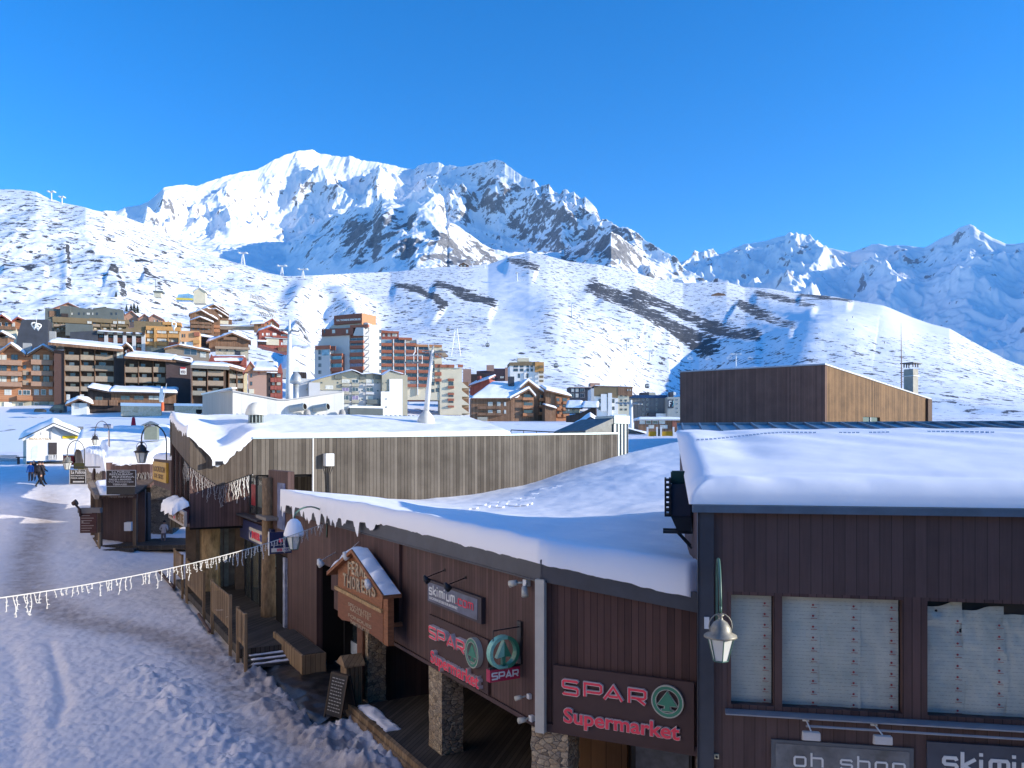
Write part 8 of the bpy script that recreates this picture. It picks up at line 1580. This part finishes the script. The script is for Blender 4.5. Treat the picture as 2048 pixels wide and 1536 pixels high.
v = VB('white_brown_tower_block', 'small white and brown apartment block with an ochre top on the ski slope', 1020, 772, 330, 6); v.poly([(1020, 776), (1072, 776), (1072, 724), (1020, 724)], v_wh, 0, 9); v.poly([(1019, 731), (1079, 731), (1079, 723), (1019, 725)], v_ol, -.5, 9, 'brown_crown'); v.box(1070, 724, 1088, 744, v_ye, -.8, 6, 'ochre_corner'); v.box(1070, 743, 1088, 776, v_wh, -.3, 6, 'white_corner')
v.wins([(1027, 1036), (1040, 1047), (1053, 1058), (1061, 1066)], [(729, 735), (737, 743)], v_br, [v_glass]); v.wins([(1036, 1040), (1053, 1057), (1072, 1077)], [(747, 756), (762, 768)], v_br, [v_glass]); v.bals([(1079, 1087)], [(731, 735), (742, 746), (751, 755), (760, 763)], v_ol, .8, -.8); v.box(1035, 716, 1058, 723, v_cr, 2, 5, 'roof_house'); v.box(1048, 745, 1051, 760, v_wh, -.4, 0, 'rib')
# right hand group
v = VB('dark_glazed_block', 'dark glazed block left of the curved brown and white building', 1139, 802, 300, 6); v.poly([(1139, 812), (1182, 812), (1182, 775), (1139, 775)], v_gy, 0, 6); v.wins([(1142, 1148), (1151, 1157), (1160, 1169)], [(777, 784), (787, 795)], v_lg, [v_curt, v_glass]); v.box(1181, 766, 1200, 776, v_pk, 1, 5, 'roof_box'); v.flat(v.lr(1138, 775)[0], v.lr(1184, 775)[0], v.lr(1138, 774.5)[1], v.lr(1184, 774.5)[1], 6, v_br, .3, .25)
v = VB('curved_apartments', 'curved brown and white apartment building with round edged stacked windows', 1182, 832, 285, 2); L = v.lr
v.poly([(1182, 835), (1236, 835), (1236, 772), (1200, 772), (1182, 778)], v_wh, 0, 9); v.poly([(1188, 792), (1236, 796), (1236, 772), (1188, 774)], v_ol, -.3, 0, 'brown_front'); v.poly([(1236, 835), (1258, 835), (1258, 773), (1236, 772)], v_cr, .3, 8, 'cream_side'); v.poly([(1236, 790), (1265, 792), (1265, 775), (1236, 772)], v_br, -.4, 8, 'brown_crown')
v.box(1202, 788, 1214, 822, v_wh, -.8, 0, 'white_rib'); v.box(1216, 786, 1224, 834, v_wh, -.9, 0, 'white_rib'); v.box(1182, 777, 1188, 808, v_lg, -.8, 0, 'grey_rib'); v.wins([(1197, 1203), (1208, 1214), (1224, 1229)], [(776, 785), (798, 806), (813, 820)], v_br, [v_glass])
v.wins([(1240, 1245), (1249, 1254)], [(777, 781), (790, 793), (799, 803), (808, 812), (817, 821)], v_br, [v_glass], .3); v.wins([(1254, 1257), (1259, 1262)], [(778, 782)], v_br, [v_curt], -.4); v.flat(L(1188, 772)[0], L(1266, 774)[0], L(1190, 771.5)[1], L(1265, 774)[1], 9, v_br, .2, .3)
v = VB('grey_blue_roofed_block', 'slate grey block with a dark blue flat roof edge behind the lift station', 1256, 838, 292, 2); v.poly([(1256, 842), (1335, 842), (1335, 795), (1256, 795)], mk('grey_vertical_cladding', (.14, .15, .16), .8, .2, var=.25, vs=1, sc=(3, 3, .05)), 0, 8); v.box(1256, 790, 1335, 796, mk('navy_roof_edge', (.01, .05, .14), .5), -.4, 8, 'blue_edge'); v.box(1282, 785, 1298, 790, v_gy, 1, 5, 'roof_box'); v.box(1298, 785, 1311, 791, v_cr, 1.5, 5, 'roof_box')
v.wins([(1260, 1263), (1285, 1287), (1293, 1296), (1312, 1314)], [(797, 801), (807, 811), (816, 821), (827, 831)], v_lg, [v_glass]); v.box(1308, 827, 1335, 842, v_wh, -2, 0, 'white_annex'); v.box(1297, 826, 1312, 836, v_gy, -2.2, 0, 'dark_annex')
v = VB('grey_shaft_block', 'pale grey block with a dark panel showing a white letter F', 1335, 838, 288, 2); v.box(1335, 794, 1361, 842, mk('pale_grey_cladding', (.34, .35, .33), .8, var=.08), 0, 8, 'wall'); v.box(1336, 799, 1347, 816, v_gy, -.3, 0, 'dark_panel'); v.box(1340, 784, 1347, 794, v_gy, 1, 4, 'roof_box'); v.box(1347, 784, 1352, 790, v_wh, 1, 4, 'roof_box'); v.wins([(1353, 1356)], [(798, 801), (806, 809), (815, 818), (823, 826)], v_lg, [v_glass])
a, b_, c, d = v.R(1337.5, 801.5, 1343, 813, -.32); MB().box(a, a + .3, -.4, -.31, c, d).box(a + .3, b_, -.4, -.31, d - .3, d).box(a + .3, b_ - .25, -.4, -.31, (c + d) / 2 - .1, (c + d) / 2 + .2).build('lettering', white_pt, v.T, v.fr); MB().tube([(b_ + .3, -.35, c), (b_ + .75, -.35, (c + d) / 2), (b_ + .5, -.35, d)], .12, 6).build('swoosh', mk('turquoise', (.05, .3, .4), .5), v.T, v.fr)
v = VB('snowy_black_house', 'black timbered house with an irregular snow covered roof below the dark glazed block', 1132, 842, 225, -8); v.poly([(1132, 845), (1192, 845), (1192, 815), (1178, 818), (1160, 826), (1132, 832)], v_dk, 0, 7); v.box(1132, 815, 1158, 826, v_be, 1, 6, 'upper_floor'); v.wins([(1135, 1140), (1144, 1149)], [(817, 823)], v_br, None, 1); L = v.lr
v.flat(L(1131, 812, 0)[0], L(1165, 806)[0], L(1132, 815)[1], L(1165, 816)[1], 6, v_dk, .4, .8, 0, 1.9); v.flat(L(1163, 815, -1)[0], L(1197, 815, -1)[0], L(1165, 815, -1)[1], L(1196, 815, -1)[1], 7, v_dk, .3, .6, -1.2, 1.8)
for x0, x1 in ((1139, 1147), (1161, 1170)): v.box(x0, 807, x1, 813, v_or, 1.5, 4, 'dormer')
v = VB('white_gabled_house', 'low white house with a wide snowy gable behind the timber wall', 1128, 872, 98, -4); v.poly([(1128, 880), (1223, 880), (1223, 860), (1181, 836), (1140, 858)], mk('grey_white_boards', (.46, .47, .48), .8, var=.05), 0, 6); v.gable((1124, 868), (1181, 833.5), (1228, 860), 9, v_gy, .2, .5, y0=-.9); v.box(1167, 856, 1172, 868, v_gy, -.05, 0, 'door'); v.fr and None
x0 = v.lr(1183, 836, 0)[0]; loft('roof_snow', v.T, [v.lr(1181, 834, 2)[:1] + (2,), v.lr(1295, 872, -1)[:1] + (-1,)], [v.lr(1181, 834, 2)[:1] + (14,), v.lr(1310, 862, 8)[:1] + (14,)], lambda X, Y: v.lr(1181, 834)[1] - .1 - (X - x0) * .30, .3, 40, 20, 1, 4, .1, .3, M=v.fr.M, mat=snow_far)
v = VB('lift_station', 'long low glazed lift station under a flat snowy roof', 1275, 862, 165, 0); v.box(1277, 840, 1362, 866, v_br, 0, 6, 'wall'); v.wins([(1279, 1290), (1292, 1302), (1305, 1316), (1318, 1330)], [(841, 848)], v_lg, [v_curt, v_glass]); v.wins([(1297, 1308), (1320, 1335)], [(850, 857)], v_lg, [v_curt]); v.box(1345, 840, 1353, 856, v_te, -.3, 0, 'brick_pier'); v.flat(v.lr(1274, 838)[0], v.lr(1364, 838)[0], v.lr(1274, 838.5)[1], v.lr(1364, 838.5)[1], 7, v_lg, .25, .5)
v.box(1225, 832, 1252, 840, v_cr, 2, 5, 'cabin'); v.box(1224, 829, 1253, 832, snow_far, 1.5, 5.5, 'cabin_snow')
for x0, x1, lab in ((1295, 1314, 'left mustard yellow barrier panel beside the dark posts'), (1322, 1347, 'right mustard yellow barrier panel next to the tall brown building')):
    g = FrP(x0, 876, 88, 0); T = thing('yellow_barrier', lab, 'barrier', g, 'yellow barrier panels'); a, b_, c, d = g.rect(x0, 863, x1, 876); MB().box(a, b_, 0, .1, c, d).build('panel', mk('mustard_panel', (.42, .25, .015), .6, var=.15, vs=2), T, g)
    for x in (a, b_): MB().box(x - .09, x + .09, -.1, .1, c - 1, d + .5).build('post', white_pt, T, g)
g = FrP(1318, 870, 89, 0); T = thing('dark_post', 'dark upright post between the two yellow barrier panels', 'post', g); a, b_, c, d = g.rect(1316, 858, 1320, 876); MB().box(a, b_, 0, .3, c, d).build('post_body', black_pt, T, g)
# snowmaking rack of the plaza, grass bank etc.: wooden avalanche rakes on the slopes
g0 = None
def rake(label, x0, y0, x1, y1, n_, Y):
    p = onhill(x0, y0); T = thing('avalanche_fence', label, 'fence', Matrix.Translation(p)); m = MB()
    for k in range(n_):
        q_ = onhill(x0 + (x1 - x0) * k / (n_ - 1), y0 + (y1 - y0) * k / (n_ - 1)); m.tube([tuple(q_ + Vector((0, 0, -1))), tuple(q_ + Vector((1.2, 0, 2.2)))], .22, 4).tube([tuple(q_ + Vector((2.6, 0, -1))), tuple(q_ + Vector((1.2, 0, 2.0)))], .15, 4)
    return m.build('stakes', mk('grey_stakes', (.22, .19, .14), .8), T, ID4)
bpy.context.view_layer.update()
_hill = bpy.data.objects['snowy_hillside']; _dgp = bpy.context.evaluated_depsgraph_get(); _dgp.update()
from mathutils.bvhtree import BVHTree
_bv = {}
def _ray(name, px, py):
    if name not in _bv: o = bpy.data.objects[name]; _bv[name] = BVHTree.FromPolygons([v.co for v in o.data.vertices], [p.vertices for p in o.data.polygons])
    d = Vector(((px - CX) / FPX, 1, (HY - py) / FPX)).normalized(); h = _bv[name].ray_cast(Vector((0, 0, CZ)), d); return h[0]
def onhill(px, py):
    h = _ray('snowy_hillside', px, py); return h if h is not None else Pw(px, py, 800)
rake('row of dark wooden avalanche stakes highest on the sunny slope', 500, 595, 524, 601, 9, 0); rake('long diagonal row of avalanche stakes in the middle of the sunny slope', 508, 612, 545, 625, 16, 0); rake('lowest short row of avalanche stakes above the upper chalet', 518, 631, 543, 634, 8, 0)
steel_w = mk('white_lift_steel', (.66, .67, .68), .5, .4, var=.05)
def tpylon(label, px, pyb, pyt, arm, lattice=False, group='lift pylons on the slopes', lean=0, Y=None, name='lift_pylon', wk=1.0):
    p = onhill(px, pyb) if Y is None else Pw(px, pyb, Y); s = p.y / FPX; h = (pyb - pyt) * s; T = thing(name, label, 'pylon', Matrix.Translation(p), group); m = MB(); t = s * wk
    if lattice:
        for a in (-1, 1):
            for b_ in (-1, 1): m.tube([(a * h * .16, b_ * h * .12, -2), (a * h * .03, b_ * h * .02, h * .9)], .55 * t, 4)
        for k in range(6):
            z0, z1 = h * .15 * k, h * .15 * (k + 1); w0, w1 = h * (.16 - .0215 * k), h * (.16 - .0215 * (k + 1)); m.tube([(-w0, -w0 * .7, z0), (w1, -w1 * .7, z1)], .3 * t, 4).tube([(w0, -w0 * .7, z0), (-w1, -w1 * .7, z1)], .3 * t, 4)
    else: m.tube([(0, 0, -2), (lean * s, 0, h * .95)], [1.5 * t, 1.0 * t], 8)
    m.build('mast', steel_w, T, Matrix.Translation(p)); m = MB(); w_ = arm * s; x = lean * s
    m.tube([(x - w_, 0, h * .93), (x + w_, 0, h * .93)], .8 * t, 5).tube([(x - w_ * .7, 0, h), (x + w_ * .7, 0, h)], .45 * t, 4)
    for a in (-1, 1): m.box(x + a * w_ - 1.6 * t, x + a * w_ + 1.6 * t, -5 * t, 5 * t, h * .93, h * .93 + 1.8 * t).tube([(x + a * w_, 0, h * .93), (x + a * w_ * .7, 0, h)], .4 * t, 4)
    m.build('crossarm', steel_w, T, Matrix.Translation(p)); return T
for a in ((103, 402, 383, 5, 0, 'paired white lift pylon on the skyline of the left hill'), (124, 408, 394, 3.5, 0, 'smaller lift pylon right of the pair on the left skyline'), (486, 530, 505, 7, 1, 'lattice lift pylon standing against the blue shade below the main peak'), (564, 551, 531, 7.5, 1, 'lattice lift pylon at the crest, second from the left'), (606, 555, 538, 8, 1, 'lattice lift pylon at the crest, third from the left'),
          (912, 712, 650, 12, 1, 'tall pale lattice pylon right of the stepped wing'), (1144, 634, 605, 6, 0, 'slim lift pylon on the groomed piste'), (1254, 702, 676, 6, 0, 'slim lift pylon in the blue shade, left of two'), (1299, 722, 701, 8, 0, 'T shaped lift pylon in the blue shade, right of two'), (1472, 738, 707, 9, 0, 'T shaped lift pylon above the tall brown building'),
          (945, 533, 525, 2, 0, 'tiny pylon at the top of the knoll, left one'), (969, 536, 527, 3, 0, 'tiny pylon at the top of the knoll, right one'), (1034, 562, 545, 1.5, 0, 'thin pole on the bumpy rocky slope')):
    tpylon(a[5], a[0], a[1], a[2], a[3], bool(a[4]))
def big_pylon(label, px, pyb, pyt, Y, w0, w1, la, ra):
    p = Pw(px, pyb, Y); s = Y / FPX; h = (pyb - pyt) * s; M = Matrix.Translation(p); T = thing('lift_pylon', label, 'pylon', M)
    MB().tube([(0, 0, -2), (0, 0, h * .1), (0, 0, h * .88)], [w0 * s, w0 * s * .95, w1 * s], 14).build('mast', grw, T, M, smooth=True)
    MB().tube([(0, 0, h * .82), (0, 0, h)], .7 * w1 * s, 8).build('mast_head', grw, T, M); m = MB(); z = h * .86
    m.tube([(-la * s, .5, z + .02 * h), (ra * s, -.5, z - .02 * h)], 1.6 * s, 6)
    for x in (-la * .9, -la * .55, ra * .5, ra * .85): m.tube([(x * s - 5 * s, 1, z + 2 * s), (x * s + 5 * s, -1, z - 2 * s)], 1.5 * s, 5)
    for k in range(6): x = (-la + 5 * k) * s; m.tube([(x, 0, z + 1.5 * s), (x, .35, z + 1.5 * s)], 2 * s, 8)
    m.build('sheave_arm', mk('galvanised_steel', (.30, .31, .31), .5, .5, metal=.3), T, M); return T
big_pylon('tall white tubular lift pylon with crossarm behind the white clad hall', 579, 792, 640, 88, 8, 3.2, 20, 22)
MB_ = FrP(579, 793, 88, 0)
big_pylon('white fork headed lift pylon in front of the blue roofed grey block', 1262, 850, 800, 140, 4.5, 3.5, 26, 18)
# gondola cabins and the chairs on their ropes
def gondola(label, px, py, s_px, Y=None):
    p = onhill(px, py + 26); Yc = p.y * .96 if Y is None else Y; c = Pw(px, py, Yc); s = Yc / FPX; M = Matrix.Translation(c); T = thing('gondola_cabin', label, 'gondola', M, 'gondola cabins hanging over the slopes')
    w_ = s_px * s / 2; MB().lathe((0, 0, -w_), [(w_ * .75, 0), (w_ * 1.05, w_ * .5), (w_ * 1.05, w_ * 1.3), (w_ * .8, w_ * 1.9), (w_ * .3, w_ * 2.0)], 12).build('cabin_shell', mk('dark_grey_cabin', (.07, .075, .085), .35, .6), T, M, smooth=True)
    m = MB(); [m.box(x - w_ * .33, x + w_ * .33, -w_ * 1.1, -w_ * 1.06, -w_ * .3, w_ * .5) for x in (-.38 * w_, .38 * w_)]; m.build('window', v_curt, T, M); MB().tube([(0, 0, w_), (0, 0, w_ * 2.2)], w_ * .1, 4).build('hanger', black_pt, T, M); return c + Vector((0, 0, w_ * 2.2))
G1 = [gondola('dark gondola cabin right of the tall lattice pylon', 975, 690, 8), gondola('dark gondola cabin above the white and brown block', 1112, 731, 9), gondola('dark gondola cabin above the slate grey block', 1294, 772, 9), gondola('dark gondola cabin just left of the tall lattice pylon head', 896, 659, 7)]
def cable(pts, label, r=.05):
    T = thing('lift_rope', label, 'cable', Matrix.Translation(pts[0])); MB().tube([tuple(p) for p in pts], r, 4).build('rope', mk('rope_grey', (.25, .26, .28), .6), T, ID4)
def sag(a, b_, s, n_=12): return [a.lerp(b_, k / n_) - Vector((0, 0, s * 4 * (k / n_) * (1 - k / n_))) for k in range(n_ + 1)]
rr = random.Random(6); ys_ = [(1343, 716), (1380, 719), (1416, 720), (1458, 718), (1500, 719), (1322, 713), (1283, 706)]; cps = []
for k, (px, py) in enumerate(ys_[:5]):
    c = Pw(px, py, 560); M = Matrix.Translation(c); T = thing('lift_chair', '%s small chairlift chair on the rope above the tall brown building' % ['leftmost', 'second from left', 'middle', 'fourth from left', 'rightmost'][k], 'chair', M, 'chairs on the rope above the tall brown building'); s = .35
    MB().tube([(0, 0, 2.6), (0, 0, 1.2)], .12, 4).tube([(-1.5, 0, 1.2), (1.5, 0, 1.2)], .12, 4).tube([(-1.5, 0, 1.2), (-1.5, 0, 0), (-1.5, -1, 0)], .12, 4).tube([(1.5, 0, 1.2), (1.5, 0, 0), (1.5, -1, 0)], .12, 4).box(-1.5, 1.5, -.9, 0, -.1, .1).build('chair_frame', steel_w, T, M); cps.append(c + Vector((0, 0, 2.6)))
cable([cps[0] + Vector((-16, 0, 3))] + cps + [cps[-1] + Vector((60, 0, 4))], 'thin chairlift rope over the blue shaded slope', .06)
c1 = Pw(480, 690, 120)
# white oval rings hanging over the village at the left
for px, py, Y, lab, w_, h_ in ((73, 653, 118, 'white oval lift chair pair with dark gaps over the slate grey block', 8, 6.5), (348, 652, 118, 'white oval lift chair hanging in front of the amber block', 5.5, 8)):
    c = Pw(px, py, Y); M = Matrix.Translation(c); T = thing('lift_chair', lab, 'chair', M); s = Y / FPX; m = MB()
    for dx in ((-4, 3.5) if px == 73 else (0,)): m.tube([((dx + w_ * .55 * math.cos(t)) * s, .3 * math.sin(2 * t), h_ * math.sin(t) * s - (dx * .3) * s) for t in np.linspace(0, 2 * math.pi, 17)], 1.3 * s, 6)
    m.box(-3 * s, 4 * s, -.2, .2, -2 * s, 1.5 * s); m.tube([(0, 0, h_ * s), (-1 * s, 0, 20 * s)], .5 * s, 5).build('chair_frame', white_pt, T, M)
# chapel, hut, igloo-like tent on the sunny slope, summit hut
v = VB('mountain_chapel', 'small cream chapel with a white statue on its gable high on the slope', 387, 600, 395, 14); p = onhill(397, 601); v.poly([(387, 606), (411, 606), (411, 582), (399, 575), (387, 582)], v_cr, 0, 6); v.gable((385, 583), (399, 574.5), (413, 583), 6.5, v_lg, .4, .4, y0=-.5); x, z = v.lr(399, 574, 0); MB().lathe((x, 0, z), [(.5, 0), (.35, 1), (.25, 1.8), (.3, 2.2), (.05, 2.6)], 8).build('statue', v_wh, v.T, v.fr)
v.poly([(352, 600), (386, 600), (386, 590), (376, 587), (356, 589)], mk('blue_yellow_tarp', (.22, .42, .62), .5, .4, var=.4, vs=.3), -1, 4, 'tarpaulin_hall'); v.box(352, 596, 386, 600, mk('yellow_strip', (.62, .5, .08), .6), -1.1, -1, 'yellow_strip')
v = VB('hillside_hut', 'tiny beige hut with a lamp mast on the rocky slope left of the chapel', 307, 590, 410, 10); v.box(308, 584, 322, 594, v_cr, 0, 4, 'wall'); v.box(306, 581.5, 325, 584.5, v_gr, -.5, 4.5, 'roof'); x, z = v.lr(311, 560, 1); MB().tube([(x, 1, 0), (x, 1, z)], .12, 4).build('mast', v_gr, v.T, v.fr)
p = onhill(926, 533); v = VB('summit_hut', 'small brown mountain restaurant on the crest below the pyramid peak', 919, 534, p.y - 6, 0); v.poly([(919, 537), (935, 537), (935, 529), (927, 525), (919, 529)], v_br, 0, 10); v.gable((917, 530), (927, 524.5), (937, 530), 12, v_br, .6, .5, y0=-1); v.wins([(921, 924), (928, 932)], [(530, 533)], v_lg)
p = onhill(1435, 591); v = VB('rock_side_hut', 'low dark hut half buried in snow near the right rocky slabs', 1421, 593, p.y - 5, 0); v.poly([(1421, 596), (1457, 596), (1450, 588), (1436, 585), (1424, 589)], v_br, 0, 8)
# conifers
nee = mk('dark_spruce_needles', (.022, .04, .022), .8, .15, var=.5, vs=2); bark = mk('spruce_bark', (.08, .055, .04), .9)
def spruce(label, px, pyb, pyt, seed_):
    p = onhill(px, pyb); s = p.y / FPX; h = (pyb - pyt) * s; M = Matrix.Translation(p); T = thing('spruce_tree', label, 'tree', M, 'small dark spruces above the village'); MB().tube([(0, 0, -.5), (0, 0, h * .97)], [.16, .03], 6).build('trunk', bark, T, M)
    rr = random.Random(seed_); m = MB()
    for k in range(420):
        t = rr.random() ** .8; z = h * (.06 + .93 * t); R0 = h * .27 * (1 - t) ** .8 * rr.uniform(.35, 1.05) + .05; a = rr.uniform(0, 6.283); L = h * .09 * (1.2 - t); x, y = R0 * math.cos(a), R0 * math.sin(a); dz = -L * .5
        tx, ty = -math.sin(a) * L * .5, math.cos(a) * L * .5; m.add([(x * .5, y * .5, z + .1), (x + tx, y + ty, z + dz), (x * 1.25, y * 1.25, z + dz * 1.3), (x - tx, y - ty, z + dz)], [(0, 1, 2, 3)])
    m.build('crown', nee, T, M)
spruce('leftmost dark spruce above the pink gabled chalets', 262, 626, 607, 1); spruce('tallest middle spruce above the pink gabled chalets', 268, 627, 604, 2); spruce('rightmost dark spruce above the pink gabled chalets', 275, 626, 609, 3); spruce('small lone spruce to the left of the three', 253, 623, 609, 4); spruce('small spruce on the rocky slope below the hut', 232, 594, 582, 5)
# shaded retaining bank with blue snow below the stepped wing
# far skiers
for px, py, lab in ((1694, 642, 'upper tiny skier on the rounded piste of the right ridge'), (1705, 636, 'topmost tiny skier on the rounded piste of the right ridge'), (1707, 660, 'lower tiny skier on the rounded piste of the right ridge'), (1769, 687, 'tiny skier furthest down the right ridge')):
    p = onhill(px, py); M = Matrix.Translation(p); T = thing('person', lab, 'person', M); MB().tube([(-.18, 0, 0), (-.12, 0, .9), (0, 0, 1.0), (0, 0, 1.5), (0, 0, 1.55), (0, 0, 1.8)], [.12, .15, .24, .26, .1, .14], 6).tube([(.2, 0, 0), (.1, 0, .9)], .13, 5).build('body', navy, T, M)
# ------------------------------------------------------------------ the thin mountain air
hm, nd, lk, b = nodes('air'); nd.remove(b); pv = nd.new('ShaderNodeVolumePrincipled'); pv.inputs['Color'].default_value = (.62, .78, 1, 1)
pv.inputs['Density'].default_value = 1.6e-5; pv.inputs['Anisotropy'].default_value = .1; lk.new(pv.outputs[0], nd['Material Output'].inputs['Volume'])
o = MB().box(-7500, 8500, -120, 11800, -2500, 2300).build('haze', hm); tag(o, 'thin blue mountain air', kind='stuff')
